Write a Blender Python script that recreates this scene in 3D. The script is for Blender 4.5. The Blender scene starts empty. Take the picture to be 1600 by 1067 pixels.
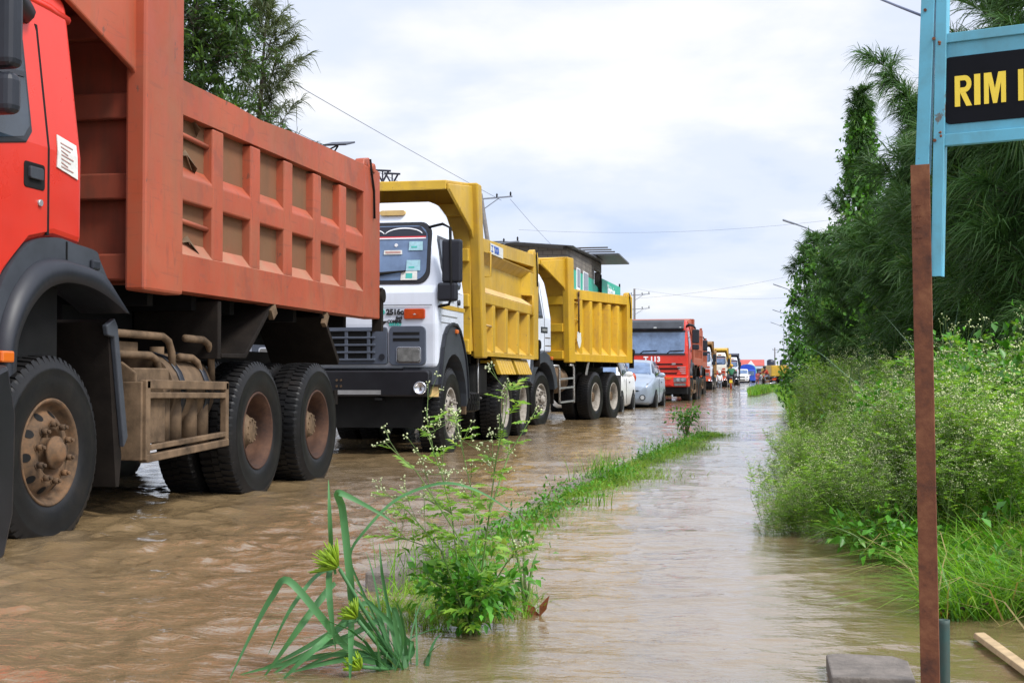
import bpy, bmesh, math, random
import numpy as np
from mathutils import Vector, Matrix, Euler

R = math.radians
PI = math.pi
SC = bpy.context.scene
COL = SC.collection
random.seed(7)
RNG = np.random.default_rng(11)

# ------------------------------------------------------------------ camera, sky, sun, exposure
CAM_Z = 0.895
YAW = R(11.23)
cam_data = bpy.data.cameras.new('camera')
cam_data.sensor_width = 36.0
cam_data.lens = 47.0
cam_data.clip_start = 0.05
cam_data.clip_end = 5000
cam = bpy.data.objects.new('camera', cam_data)
COL.objects.link(cam)
cam.location = (0, 0, CAM_Z)
cam.rotation_euler = Euler((R(90 + 1.49), 0, YAW), 'XYZ')
SC.camera = cam

def spot(px, d, z=0.0):
    """a place on the map: column px of the 1600 wide photograph at distance d along the view axis"""
    t = (px - 800) / 2090.0
    return Vector((d * (-math.sin(YAW) + t * math.cos(YAW)), d * (math.cos(YAW) + t * math.sin(YAW)), z))

SUN_EL, SUN_AZ = 50, 116          # azimuth measured clockwise from +Y (north)
world = bpy.data.worlds.new("World")
SC.world = world
world.use_nodes = True
wn, wl = world.node_tree.nodes, world.node_tree.links
wn.clear()
w_out = wn.new('ShaderNodeOutputWorld')
w_bg = wn.new('ShaderNodeBackground')
w_sky = wn.new('ShaderNodeTexSky')
w_sky.sky_type = 'NISHITA'
w_sky.sun_disc = False
w_sky.sun_elevation = R(SUN_EL)
w_sky.sun_rotation = R(SUN_AZ)
w_tc = wn.new('ShaderNodeTexCoord')
w_sep = wn.new('ShaderNodeSeparateXYZ')
wl.new(w_tc.outputs['Generated'], w_sep.inputs[0])
def wmath(op, a, b=None, clamp=False):
    n = wn.new('ShaderNodeMath'); n.operation = op; n.use_clamp = clamp
    for i, q in enumerate((a, b)):
        if q is None: continue
        if isinstance(q, (int, float)): n.inputs[i].default_value = q
        else: wl.new(q, n.inputs[i])
    return n.outputs[0]
zz = wmath('ADD', wmath('MAXIMUM', w_sep.outputs[2], 0.0), 0.22)
cx = wmath('DIVIDE', w_sep.outputs[0], zz)
cy = wmath('DIVIDE', w_sep.outputs[1], zz)
w_comb = wn.new('ShaderNodeCombineXYZ')
wl.new(cx, w_comb.inputs[0]); wl.new(cy, w_comb.inputs[1])
def wnoise(scale, detail, rough, dist, off):
    m = wn.new('ShaderNodeMapping'); m.inputs['Location'].default_value = off
    wl.new(w_comb.outputs[0], m.inputs['Vector'])
    n = wn.new('ShaderNodeTexNoise'); n.inputs['Scale'].default_value = scale
    n.inputs['Detail'].default_value = detail; n.inputs['Roughness'].default_value = rough
    n.inputs['Distortion'].default_value = dist
    wl.new(m.outputs[0], n.inputs['Vector'])
    return n.outputs[0]
n1 = wnoise(1.15, 6, 0.52, 0.35, (3.1, 1.7, 0))
n2 = wnoise(2.9, 5, 0.55, 0.2, (9.2, 4.4, 0))
mixn = wmath('ADD', wmath('MULTIPLY', n1, 0.72), wmath('MULTIPLY', n2, 0.28))
w_rmp = wn.new('ShaderNodeValToRGB')
w_rmp.color_ramp.interpolation = 'EASE'
e = w_rmp.color_ramp.elements
e[0].position = 0.36; e[0].color = (0.58, 0.69, 0.93, 1)
e[1].position = 0.62; e[1].color = (0.97, 0.97, 0.985, 1)
q = e.new(0.49); q.color = (0.76, 0.82, 0.965, 1)
wl.new(mixn, w_rmp.inputs[0])
w_gain = wn.new('ShaderNodeMix'); w_gain.data_type = 'RGBA'; w_gain.blend_type = 'MULTIPLY'
w_gain.inputs[0].default_value = 1.0
w_gain.inputs[7].default_value = (9.6, 9.6, 9.6, 1)
wl.new(w_rmp.outputs[0], w_gain.inputs[6])
w_mix = wn.new('ShaderNodeMix'); w_mix.data_type = 'RGBA'
w_mix.inputs[0].default_value = 0.9               # cloud cover over the clear sky
wl.new(w_sky.outputs[0], w_mix.inputs[6])
wl.new(w_gain.outputs[2], w_mix.inputs[7])
wl.new(w_mix.outputs[2], w_bg.inputs['Color'])
# the overcast is brightest round the hidden sun
w_dot = wn.new('ShaderNodeVectorMath'); w_dot.operation = 'DOT_PRODUCT'
wl.new(w_tc.outputs['Generated'], w_dot.inputs[0])
w_dot.inputs[1].default_value = (math.sin(R(SUN_AZ)) * math.cos(R(SUN_EL)), math.cos(R(SUN_AZ)) * math.cos(R(SUN_EL)), math.sin(R(SUN_EL)))
w_glow = wmath('POWER', wmath('MAXIMUM', w_dot.outputs['Value'], 0.0), 1.6)
w_str = wmath('MULTIPLY_ADD', w_glow, 0.085)
w_str.node.inputs[2].default_value = 0.074
wl.new(w_str, w_bg.inputs['Strength'])
wl.new(w_bg.outputs[0], w_out.inputs['Surface'])

sun_d = bpy.data.lights.new('sun', 'SUN')
sun_d.energy = 2.4
sun_d.angle = R(16)
sun_d.color = (1.0, 0.96, 0.9)
sun = bpy.data.objects.new('sun', sun_d)
COL.objects.link(sun)
_sd = Vector((math.sin(R(SUN_AZ)) * math.cos(R(SUN_EL)), math.cos(R(SUN_AZ)) * math.cos(R(SUN_EL)), math.sin(R(SUN_EL))))
sun.rotation_euler = _sd.to_track_quat('Z', 'Y').to_euler()
sun.location = _sd * 60

SC.view_settings.view_transform = 'Standard'
SC.view_settings.look = 'None'
SC.view_settings.exposure = 0.68
SC.view_settings.gamma = 1.0
SC.render.engine = 'CYCLES'
SC.cycles.max_bounces = 6
SC.cycles.transparent_max_bounces = 8

# ------------------------------------------------------------------ helpers: objects
def tag(o, label=None, cat=None, group=None, kind=None):
    if label: o['label'] = label
    if cat: o['category'] = cat
    if group: o['group'] = group
    if kind: o['kind'] = kind
    return o

def thing(name, label, cat, loc=(0, 0, 0), rotz=0.0, group=None):
    o = bpy.data.objects.new(name, None)
    COL.objects.link(o)
    o.location = loc
    o.rotation_euler = (0, 0, rotz)
    o.empty_display_size = 0.2
    return tag(o, label, cat, group)

def inst(name, mesh, parent, loc=(0, 0, 0), rot=(0, 0, 0), scale=(1, 1, 1)):
    o = bpy.data.objects.new(name, mesh)
    COL.objects.link(o)
    o.parent = parent
    o.location = loc; o.rotation_euler = rot; o.scale = scale
    return o

def children_of(o):
    return [c for c in bpy.data.objects if c.parent == o]

def copy_tree(o, parent=None):
    c = o.copy()
    COL.objects.link(c)
    c.parent = parent
    for ch in children_of(o):
        copy_tree(ch, c)
    return c

class MB:
    """collects shapes and links them as one mesh object"""
    def __init__(s):
        s.v = []; s.f = []; s.m = []; s.s = []; s.g = []; s.k = 0; s.n = 0
    def add(s, vs, fs, smooth=False):
        o = len(s.v)
        s.v.extend([tuple(p) for p in vs])
        for f in fs:
            s.f.append([i + o for i in f]); s.m.append(s.k); s.s.append(smooth); s.g.append(s.n)
        s.n += 1
        return s
    def mat(s, k):
        s.k = k; return s
    def box(s, x0, x1, y0, y1, z0, z1, M=None):
        vs = [(x0, y0, z0), (x1, y0, z0), (x1, y1, z0), (x0, y1, z0), (x0, y0, z1), (x1, y0, z1), (x1, y1, z1), (x0, y1, z1)]
        if M is not None: vs = [M @ Vector(p) for p in vs]
        return s.add(vs, [(0, 3, 2, 1), (4, 5, 6, 7), (0, 1, 5, 4), (1, 2, 6, 5), (2, 3, 7, 6), (3, 0, 4, 7)])
    def obox(s, c, size, rot=(0, 0, 0)):
        M = Matrix.Translation(Vector(c)) @ Euler(rot).to_matrix().to_4x4()
        a, b, d = size[0] / 2, size[1] / 2, size[2] / 2
        return s.box(-a, a, -b, b, -d, d, M)
    def bar(s, p, q, w, h=None, up=(0, 0, 1)):
        p = Vector(p); q = Vector(q); h = h or w
        d = (q - p)
        if d.length < 1e-6: return s
        d.normalize()
        a = d.cross(Vector(up))
        if a.length < 1e-4: a = d.cross(Vector((0, 1, 0)))
        a.normalize(); b = a.cross(d)
        vs = []
        for c in (p, q):
            for i, j in ((-1, -1), (1, -1), (1, 1), (-1, 1)):
                vs.append(c + a * (i * w / 2) + b * (j * h / 2))
        return s.add(vs, [(0, 1, 2, 3), (7, 6, 5, 4), (0, 4, 5, 1), (1, 5, 6, 2), (2, 6, 7, 3), (3, 7, 4, 0)])
    def prism(s, poly, axis, a, b, fn=None):
        """poly in the two other axes; fn maps a point after extrusion"""
        n = len(poly); vs = []
        for t in (a, b):
            for (u, w) in poly:
                tt = t(u, w) if callable(t) else t
                p = (tt, u, w) if axis == 'x' else (u, tt, w) if axis == 'y' else (u, w, tt)
                vs.append(fn(*p) if fn else p)
        fs = [list(range(n))[::-1], list(range(n, 2 * n))]
        for i in range(n):
            j = (i + 1) % n
            fs.append((i, j, n + j, n + i))
        return s.add(vs, fs)
    def ring(s, outer, inner, axis, a, b, fn=None):
        """band between two outlines with the same number of points"""
        n = len(outer); vs = []
        for t in (a, b):
            for poly in (outer, inner):
                for (u, w) in poly:
                    tt = t(u, w) if callable(t) else t
                    p = (tt, u, w) if axis == 'x' else (u, tt, w) if axis == 'y' else (u, w, tt)
                    vs.append(fn(*p) if fn else p)
        fs = []
        for i in range(n):
            j = (i + 1) % n
            fs += [(i, j, n + j, n + i), (2 * n + j, 2 * n + i, 3 * n + i, 3 * n + j),
                   (j, i, 2 * n + i, 2 * n + j), (n + i, n + j, 3 * n + j, 3 * n + i)]
        return s.add(vs, fs)
    def tube(s, pts, r, n=8, r1=None, caps=True):
        pts = [Vector(p) for p in pts]; m = len(pts); vs = []; fs = []
        a = None
        for i, p in enumerate(pts):
            d = (pts[min(i + 1, m - 1)] - pts[max(i - 1, 0)])
            if d.length < 1e-9: d = Vector((0, 0, 1))
            d.normalize()
            if a is None:
                a = d.orthogonal().normalized()
            else:
                a = (a - d * a.dot(d))
                a = a.normalized() if a.length > 1e-6 else d.orthogonal().normalized()
            b = d.cross(a)
            rr = r[i] if isinstance(r, (list, tuple)) else (r if r1 is None else r + (r1 - r) * i / max(1, m - 1))
            for k in range(n):
                t = 2 * PI * k / n
                vs.append(p + a * (rr * math.cos(t)) + b * (rr * math.sin(t)))
        for i in range(m - 1):
            for k in range(n):
                l = (k + 1) % n
                fs.append((i * n + k, i * n + l, (i + 1) * n + l, (i + 1) * n + k))
        if caps:
            fs.append(list(range(n))[::-1]); fs.append([(m - 1) * n + k for k in range(n)])
        return s.add(vs, fs, True)
    def lathe(s, prof, c, axis, n=32, close=False, smooth=True):
        """prof: (radius, distance along axis)"""
        c = Vector(c); vs = []; fs = []
        for (r, h) in prof:
            for k in range(n):
                t = 2 * PI * k / n; u, w = r * math.cos(t), r * math.sin(t)
                vs.append(c + Vector((h, u, w) if axis == 'x' else (u, h, w) if axis == 'y' else (u, w, h)))
        m = len(prof)
        for i in range(m if close else m - 1):
            i2 = (i + 1) % m
            for k in range(n):
                l = (k + 1) % n
                fs.append((i * n + k, i * n + l, i2 * n + l, i2 * n + k))
        return s.add(vs, fs, smooth)
    def cyl(s, c, r, h0, h1, axis='z', n=20, r1=None):
        r1 = r if r1 is None else r1
        s.lathe([(r, h0), (r1, h1)], c, axis, n)
        k = len(s.v)
        s.f.append(list(range(k - 2 * n, k - n))); s.f.append(list(range(k - n, k)))
        s.m += [s.k, s.k]; s.s += [False, False]; s.g += [s.n - 1, s.n - 1]
        return s
    def ball(s, c, r, n=10, sc=(1, 1, 1)):
        vs = []; fs = []; m = n // 2 + 1
        for i in range(m + 1):
            th = PI * i / m
            for k in range(n):
                t = 2 * PI * k / n
                vs.append((c[0] + r * sc[0] * math.sin(th) * math.cos(t), c[1] + r * sc[1] * math.sin(th) * math.sin(t), c[2] + r * sc[2] * math.cos(th)))
        for i in range(m):
            for k in range(n):
                l = (k + 1) % n
                fs.append((i * n + k, i * n + l, (i + 1) * n + l, (i + 1) * n + k))
        return s.add(vs, fs, True)
    def mesh(s, name, mats, flat=False, weld=True):
        me = bpy.data.meshes.new(name)
        me.from_pydata(s.v, [], s.f)
        for m in (mats if isinstance(mats, (list, tuple)) else [mats]): me.materials.append(m)
        me.polygons.foreach_set('material_index', s.m)
        me.polygons.foreach_set('use_smooth', [False if flat else q for q in s.s])
        bm = bmesh.new(); bm.from_mesh(me)
        if weld: bmesh.ops.remove_doubles(bm, verts=bm.verts, dist=1e-5)
        bmesh.ops.recalc_face_normals(bm, faces=bm.faces)
        bm.to_mesh(me); bm.free()
        me.update()
        return me
    def each(s, name, mats, parent=None, bevel=0.0, **kw):
        """every shape an object of its own"""
        out = []
        for k in range(s.n):
            b = MB(); use = {}
            for f, m, sm, g_ in zip(s.f, s.m, s.s, s.g):
                if g_ != k: continue
                nf = []
                for i in f:
                    if i not in use: use[i] = len(b.v); b.v.append(s.v[i])
                    nf.append(use[i])
                b.f.append(nf); b.m.append(m); b.s.append(sm); b.g.append(0)
            out.append(b.build(name, mats, parent, bevel, **kw))
        return out
    def build(s, name, mats, parent=None, bevel=0.0, seg=2, flat=False, loc=(0, 0, 0), ang=35):
        o = bpy.data.objects.new(name, s.mesh(name, mats, flat))
        COL.objects.link(o)
        o.parent = parent; o.location = loc
        if bevel > 0: add_bevel(o, bevel, seg, ang)
        return o

def add_bevel(o, w, seg=2, ang=35):
    b = o.modifiers.new('bevel', 'BEVEL')
    b.width = w; b.segments = seg; b.limit_method = 'ANGLE'; b.angle_limit = R(ang)
    b.use_clamp_overlap = True
    b.harden_normals = False
    for p in o.data.polygons: pass
    return b

def rrect(x0, x1, z0, z1, r, n=5):
    pts = []
    for (cx_, cz_, a0) in ((x1 - r, z1 - r, 0), (x0 + r, z1 - r, 90), (x0 + r, z0 + r, 180), (x1 - r, z0 + r, 270)):
        for i in range(n + 1):
            t = R(a0 + 90 * i / n)
            pts.append((cx_ + r * math.cos(t), cz_ + r * math.sin(t)))
    return pts

def text(name, body, size, mat, parent, loc, rot, bold=0.0, extrude=0.002, sx=1.0, align='LEFT', shear=0.0):
    cu = bpy.data.curves.new(name, 'FONT')
    cu.body = body; cu.size = size; cu.offset = bold; cu.extrude = extrude
    cu.align_x = align; cu.shear = shear; cu.resolution_u = 3
    t = bpy.data.objects.new(name + '_curve', cu)
    COL.objects.link(t)
    dg = bpy.context.evaluated_depsgraph_get()
    me = bpy.data.meshes.new_from_object(t.evaluated_get(dg))
    bpy.data.objects.remove(t, do_unlink=True)
    me.name = name
    me.materials.clear(); me.materials.append(mat)
    return inst(name, me, parent, loc, rot, (sx, 1, 1))
FACE_Y = (R(90), 0, 0)           # writing that looks towards the camera
FACE_X = (R(90), 0, R(90))       # writing on a flank that looks towards +X

# ------------------------------------------------------------------ helpers: materials
def new_mat(name):
    m = bpy.data.materials.new(name); m.use_nodes = True
    nt = m.node_tree
    return m, nt, nt.nodes['Principled BSDF']

def noise(nt, scale, detail=5, rough=0.6, coord='Object', stretch=(1, 1, 1), dist=0.0):
    tc = nt.nodes.new('ShaderNodeTexCoord'); mp = nt.nodes.new('ShaderNodeMapping')
    mp.inputs['Scale'].default_value = stretch
    nt.links.new(tc.outputs[coord], mp.inputs['Vector'])
    n = nt.nodes.new('ShaderNodeTexNoise')
    n.inputs['Scale'].default_value = scale; n.inputs['Detail'].default_value = detail
    n.inputs['Roughness'].default_value = rough; n.inputs['Distortion'].default_value = dist
    nt.links.new(mp.outputs[0], n.inputs['Vector'])
    return n.outputs[0]

def ramp(nt, src, stops):
    r = nt.nodes.new('ShaderNodeValToRGB')
    el = r.color_ramp.elements
    while len(el) < len(stops): el.new(0.5)
    for i, (p, c) in enumerate(stops):
        el[i].position = p; el[i].color = (*c, 1) if len(c) == 3 else c
    nt.links.new(src, r.inputs[0])
    return r.outputs[0]

def mix(nt, fac, a, b, mode='MIX'):
    n = nt.nodes.new('ShaderNodeMix'); n.data_type = 'RGBA'; n.blend_type = mode
    for sock, q in ((n.inputs[0], fac), (n.inputs[6], a), (n.inputs[7], b)):
        if isinstance(q, (int, float)): sock.default_value = q
        elif isinstance(q, tuple): sock.default_value = (*q, 1) if len(q) == 3 else q
        else: nt.links.new(q, sock)
    return n.outputs[2]

def bump(nt, src, strength, dist):
    b = nt.nodes.new('ShaderNodeBump')
    b.inputs['Strength'].default_value = strength; b.inputs['Distance'].default_value = dist
    nt.links.new(src, b.inputs['Height'])
    return b.outputs[0]

def plain(name, col, rough=0.6, metal=0.0, var=0.15, scale=6, bmp=0.0, spec=0.5):
    m, nt, b = new_mat(name)
    n = noise(nt, scale, 6, 0.65)
    lo = tuple(max(0, c * (1 - var)) for c in col); hi = tuple(min(1, c * (1 + var)) for c in col)
    nt.links.new(ramp(nt, n, [(0.3, lo), (0.7, hi)]), b.inputs['Base Color'])
    b.inputs['Roughness'].default_value = rough; b.inputs['Metallic'].default_value = metal
    b.inputs['Specular IOR Level'].default_value = spec
    if bmp: nt.links.new(bump(nt, noise(nt, scale * 6, 5), bmp, 0.01), b.inputs['Normal'])
    return m

def paint(name, col, dirt=(0.16, 0.095, 0.05), amount=0.35, rough=0.42, scale=1.6, streak=True, chips=None, fade=0.0, cover=0.0, scratch=None):
    """painted sheet metal: faint fading, dust and rain streaks, a few chips"""
    m, nt, b = new_mat(name)
    base = ramp(nt, noise(nt, 0.9, 4, 0.5), [(0.3, tuple(c * 0.78 for c in col)), (0.7, tuple(min(1, c * 1.14 + fade) for c in col))])
    d1 = ramp(nt, noise(nt, scale, 8, 0.68, dist=0.3), [(0.5 - 0.12 * amount - cover, (0, 0, 0)), (0.86 - cover, (amount,) * 3)])
    cur = mix(nt, d1, base, dirt)
    if streak:
        d2 = ramp(nt, noise(nt, 3.0, 6, 0.6, stretch=(2.2, 2.2, 0.22)), [(0.52, (0, 0, 0)), (0.8, (amount * 0.9,) * 3)])
        cur = mix(nt, d2, cur, tuple(c * 0.8 for c in dirt))
    if chips:
        d3 = ramp(nt, noise(nt, 9, 7, 0.7, stretch=(1, 1, 0.6)), [(0.645, (0, 0, 0)), (0.665, (0.85,) * 3)])
        cur = mix(nt, d3, cur, chips)
    if scratch:
        for st in ((14, 1.2, 1.2), (1.4, 1.4, 16), (3, 9, 2)):
            sc_ = ramp(nt, noise(nt, 2.2, 4, 0.55, stretch=st, dist=0.6), [(0.61, (0, 0, 0)), (0.66, (0.42,) * 3)])
            cur = mix(nt, sc_, cur, scratch)
        sp = ramp(nt, noise(nt, 26, 3, 0.6), [(0.70, (0, 0, 0)), (0.74, (0.7,) * 3)])
        cur = mix(nt, sp, cur, dirt)
    nt.links.new(cur, b.inputs['Base Color'])
    rr = ramp(nt, noise(nt, scale * 2, 5), [(0.3, (rough * 0.85,) * 3), (0.75, (min(1, rough * 1.5),) * 3)])
    nt.links.new(rr, b.inputs['Roughness'])
    nt.links.new(bump(nt, noise(nt, 2.2, 3, 0.5), 0.10, 0.03), b.inputs['Normal'])
    return m

def leaf(name, c1, c2, c3=None, trans=0.3, rough=0.45):
    m, nt, b = new_mat(name)
    g = nt.nodes.new('ShaderNodeNewGeometry')
    stops = [(0.0, c1), (0.6, c2)] + ([(0.93, c2), (1.0, c3)] if c3 else [])
    col = ramp(nt, g.outputs['Random Per Island'], stops)
    big = ramp(nt, noise(nt, 1.3, 3, 0.5), [(0.35, (0.72, 0.72, 0.72)), (0.65, (1.2, 1.2, 1.1))])
    col = mix(nt, 1.0, col, big, 'MULTIPLY')
    nt.links.new(col, b.inputs['Base Color'])
    b.inputs['Roughness'].default_value = rough
    b.inputs['Specular IOR Level'].default_value = 0.35
    tr = nt.nodes.new('ShaderNodeBsdfTranslucent')
    nt.links.new(mix(nt, 1.0, col, (1.5, 1.5, 0.7), 'MULTIPLY'), tr.inputs['Color'])
    ms = nt.nodes.new('ShaderNodeMixShader'); ms.inputs[0].default_value = trans
    nt.links.new(b.outputs[0], ms.inputs[1]); nt.links.new(tr.outputs[0], ms.inputs[2])
    nt.links.new(ms.outputs[0], nt.nodes['Material Output'].inputs['Surface'])
    return m

def glass(name, col=(0.02, 0.03, 0.045), rough=0.04):
    m, nt, b = new_mat(name)
    n = noise(nt, 2.4, 5, 0.6)
    nt.links.new(ramp(nt, n, [(0.3, tuple(c * 0.6 for c in col)), (0.7, tuple(c * 1.5 for c in col))]), b.inputs['Base Color'])
    b.inputs['Roughness'].default_value = rough
    b.inputs['IOR'].default_value = 1.5
    return m

M = {}
MUD = (0.20, 0.115, 0.055)
M['red'] = paint('red cab paint', (0.62, 0.032, 0.016), MUD, 0.16, 0.28, streak=False)
M['orange_red'] = paint('faded orange red bed paint', (0.37, 0.072, 0.030), (0.24, 0.12, 0.06), 0.6, 0.5, chips=(0.12, 0.055, 0.035), scratch=(0.20, 0.06, 0.035))
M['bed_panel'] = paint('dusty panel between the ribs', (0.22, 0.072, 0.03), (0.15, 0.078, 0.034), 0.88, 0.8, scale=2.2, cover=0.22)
M['ledge'] = paint('ledge with settled dust', (0.38, 0.13, 0.075), (0.30, 0.20, 0.12), 0.9, 0.9, scale=3)
M['yellow'] = paint('yellow bed paint', (0.56, 0.345, 0.025), (0.30, 0.18, 0.04), 0.5, 0.42, chips=(0.20, 0.13, 0.05), scratch=(0.40, 0.24, 0.05))
M['yellow2'] = paint('deep yellow bed paint', (0.62, 0.365, 0.015), (0.30, 0.17, 0.03), 0.45, 0.42, chips=(0.22, 0.13, 0.04), scratch=(0.40, 0.22, 0.04))
M['yledge'] = paint('dusty yellow ledge', (0.62, 0.43, 0.16), (0.36, 0.22, 0.14), 0.7, 0.9, scale=3)
M['white'] = paint('white cab paint', (0.70, 0.745, 0.83), (0.35, 0.30, 0.25), 0.16, 0.3)
M['cream'] = paint('cream cab paint', (0.74, 0.70, 0.60), (0.35, 0.28, 0.2), 0.2, 0.35)
M['orange'] = paint('orange grille paint', (0.60, 0.06, 0.012), MUD, 0.3, 0.45)
M['brownbed'] = paint('brown ochre bed paint', (0.25, 0.12, 0.02), MUD, 0.5, 0.55)
M['navy'] = paint('navy bed paint', (0.02, 0.025, 0.05), MUD, 0.3, 0.5)
M['plastic'] = plain('grey fender plastic', (0.040, 0.045, 0.054), 0.5, 0, 0.3, 3, 0, 0.4)
M['plastic_d'] = plain('dark grey plastic', (0.016, 0.018, 0.024), 0.45, 0, 0.2, 3, 0, 0.35)
M['grille'] = plain('blue grey grille plastic', (0.065, 0.078, 0.105), 0.45, 0, 0.15, 3)
M['black'] = plain('black chassis', (0.007, 0.007, 0.007), 0.75, 0, 0.4, 4, spec=0.2)
M['blackgloss'] = plain('black bumper', (0.012, 0.012, 0.015), 0.35, 0, 0.3, 3)
M['mudmetal'] = plain('mud covered metal', (0.125, 0.082, 0.048), 0.75, 0, 0.6, 5, 0.2, 0.25)
M['mudplate'] = plain('mud covered splash plate', (0.012, 0.009, 0.007), 0.8, 0, 0.5, 4, 0.15, 0.15)
M['bulkhead'] = paint('bulkhead paint with shade in its colour', (0.25, 0.042, 0.017), (0.07, 0.035, 0.018), 0.8, 0.6, cover=.06)  # bed red darkened: the front wall's shade is put into this colour
M['alu'] = plain('dull aluminium', (0.42, 0.42, 0.42), 0.4, 0.6, 0.2, 5)
M['chrome'] = plain('bright metal', (0.62, 0.62, 0.65), 0.22, 0.9, 0.1, 5)
M['lamp'] = plain('lamp glass', (0.5, 0.52, 0.52), 0.12, 0, 0.2, 20)
M['lamp_d'] = plain('headlamp glass', (0.16, 0.16, 0.155), 0.1, 0, 0.5, 9)
M['amber'] = plain('amber lens', (0.55, 0.12, 0.012), 0.25, 0, 0.1, 10)
M['faint_print'] = plain('faint pinkish print', (.42, .25, .22), .6, 0, .1, 30)
M['redlens'] = plain('orange red lens', (0.42, 0.055, 0.012), 0.2, 0, 0.2, 14)
M['glass'] = glass('vehicle glass')
M['glass_b'] = glass('windscreen glass', (0.11, 0.165, 0.27), 0.05)  # blue of the reflected sky is put into the base colour
M['band'] = plain('dark sun band', (0.012, 0.013, 0.024), 0.35, 0, 0.1, 4)
M['panel_black'] = plain('black sign panel', (0.006, 0.0065, 0.009), 0.6, 0, 0.2, 6, 0, 0.12)
M['white_mark'] = plain('white lettering', (0.8, 0.8, 0.82), 0.5, 0, 0.05, 10)
M['red_mark'] = plain('red marking', (0.6, 0.03, 0.04), 0.5, 0, 0.05, 10)
M['black_mark'] = plain('black lettering', (0.012, 0.012, 0.014), 0.5, 0, 0.05, 10)
M['blue_mark'] = plain('blue lettering', (0.03, 0.10, 0.42), 0.5, 0, 0.05, 10)
M['teal_mark'] = plain('teal sticker', (0.06, 0.42, 0.36), 0.5, 0, 0.1, 10)
M['cyan_mark'] = plain('pale cyan sticker', (0.30, 0.50, 0.56), 0.5, 0, 0.15, 30)
M['yellow_mark'] = plain('yellow sticker', (0.85, 0.62, 0.05), 0.5, 0, 0.05, 10)
M['paper'] = plain('paper sticker', (0.62, 0.62, 0.58), 0.6, 0, 0.15, 25)
M['silver'] = plain('silver car paint', (0.34, 0.40, 0.48), 0.26, 0.35, 0.05, 3)
M['pearl'] = plain('white car paint', (0.70, 0.70, 0.68), 0.3, 0, 0.08, 3)
M['blue'] = plain('blue tarpaulin', (0.02, 0.07, 0.42), 0.55, 0, 0.2, 3)
M['teal'] = plain('teal tarpaulin', (0.04, 0.32, 0.30), 0.55, 0, 0.25, 3)
M['skin'] = plain('dark brown skin', (0.09, 0.045, 0.03), 0.5, 0, 0.1, 8)

def tyre_mat():
    m, nt, b = new_mat('tyre rubber')
    c = ramp(nt, noise(nt, 5, 7, 0.7), [(0.42, (0.005, 0.005, 0.0055)), (0.62, (0.011, 0.010, 0.0095)), (0.86, (0.030, 0.022, 0.016))])
    nt.links.new(c, b.inputs['Base Color']); b.inputs['Roughness'].default_value = 0.5; b.inputs['Specular IOR Level'].default_value = 0.3
    nt.links.new(bump(nt, noise(nt, 40, 4), 0.15, 0.004), b.inputs['Normal'])
    return m
M['tyre'] = tyre_mat()
def rust_mat(name, c1, c2, c3, scale=9):
    m, nt, b = new_mat(name)
    c = ramp(nt, noise(nt, scale, 9, 0.72), [(0.33, c1), (0.5, c2), (0.7, c3)])
    nt.links.new(c, b.inputs['Base Color']); b.inputs['Roughness'].default_value = 0.85
    nt.links.new(bump(nt, noise(nt, scale * 6, 6), 0.35, 0.004), b.inputs['Normal'])
    return m
M['rust'] = rust_mat('rusty iron', (0.055, 0.020, 0.012), (0.145, 0.048, 0.020), (0.24, 0.098, 0.042), 11)
M['rim_mud'] = rust_mat('muddy steel rim', (0.03, 0.018, 0.010), (0.105, 0.060, 0.029), (0.20, 0.098, 0.040), 7)
M['rim_brown'] = rust_mat('brown dish rim', (0.022, 0.009, 0.005), (0.052, 0.021, 0.010), (0.10, 0.045, 0.022), 5)
M['rim_grey'] = rust_mat('pale steel rim', (0.13, 0.11, 0.09), (0.29, 0.26, 0.22), (0.40, 0.37, 0.33), 7)
M['blue_frame'] = paint('peeling light blue paint', (0.13, 0.45, 0.60), (0.10, 0.16, 0.14), 0.6, 0.5, scale=7, chips=(0.12, 0.075, 0.04))
M['concrete'] = plain('wet concrete', (0.15, 0.128, 0.108), 0.75, 0, 0.4, 14, 0.5)
# ------------------------------------------------------------------ wheels
def tyre_mesh(Ro=0.54, w=0.145, lugs=58, name='tyre'):
    b = MB()
    prof = [(0.285, w - 0.03), (0.30, w - 0.012), (0.34, w + 0.004), (0.41, w + 0.012), (0.455, w + 0.006), (0.462, w + 0.009), (0.47, w + 0.003), (0.497, w - 0.006), (0.519, w - 0.020),
            (0.528, w - 0.042), (0.528, -w + 0.042), (0.513, -w + 0.022), (0.497, -w + 0.006), (0.41, -w - 0.012), (0.34, -w - 0.004), (0.285, -w + 0.03)]
    b.lathe([(r * Ro / 0.54, h) for r, h in prof], (0, 0, 0), 'x', 72)
    for k in range(lugs):
        for sgn in (-1, 1):
            t = 2 * PI * (k + (0.5 if sgn < 0 else 0)) / lugs
            Mx = Matrix.Rotation(t, 4, 'X')
            s_ = sgn
            z0, z1 = 0.508 * Ro / .54, Ro
            wd = 2 * PI * Ro / lugs * 0.31
            x0, x1, x2 = s_ * 0.03, s_ * (w - 0.024), s_ * (w - 0.006)
            vs = []
            for (x, z, dy, ww) in ((x0, z0, .012, wd), (x2, z0 - .010, 0, wd), (x1, z1 - .006, 0, wd * .82), (x0, z1, .012, wd * .82)):
                vs += [(x, dy - ww, z), (x, dy + ww, z)]
            vs = [Mx @ Vector(p) for p in vs]
            b.add(vs, [(0, 1, 3, 2), (2, 3, 5, 4), (4, 5, 7, 6), (0, 6, 7, 1), (0, 2, 4, 6), (1, 7, 5, 3)])
        t = 2 * PI * (k + .25) / lugs
        Mx = Matrix.Rotation(t, 4, 'X')
        b.box(-0.026, 0.026, -.024, .024, 0.512 * Ro / .54, Ro - .003, Mx)
    return b.mesh(name, M['tyre'])

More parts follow.
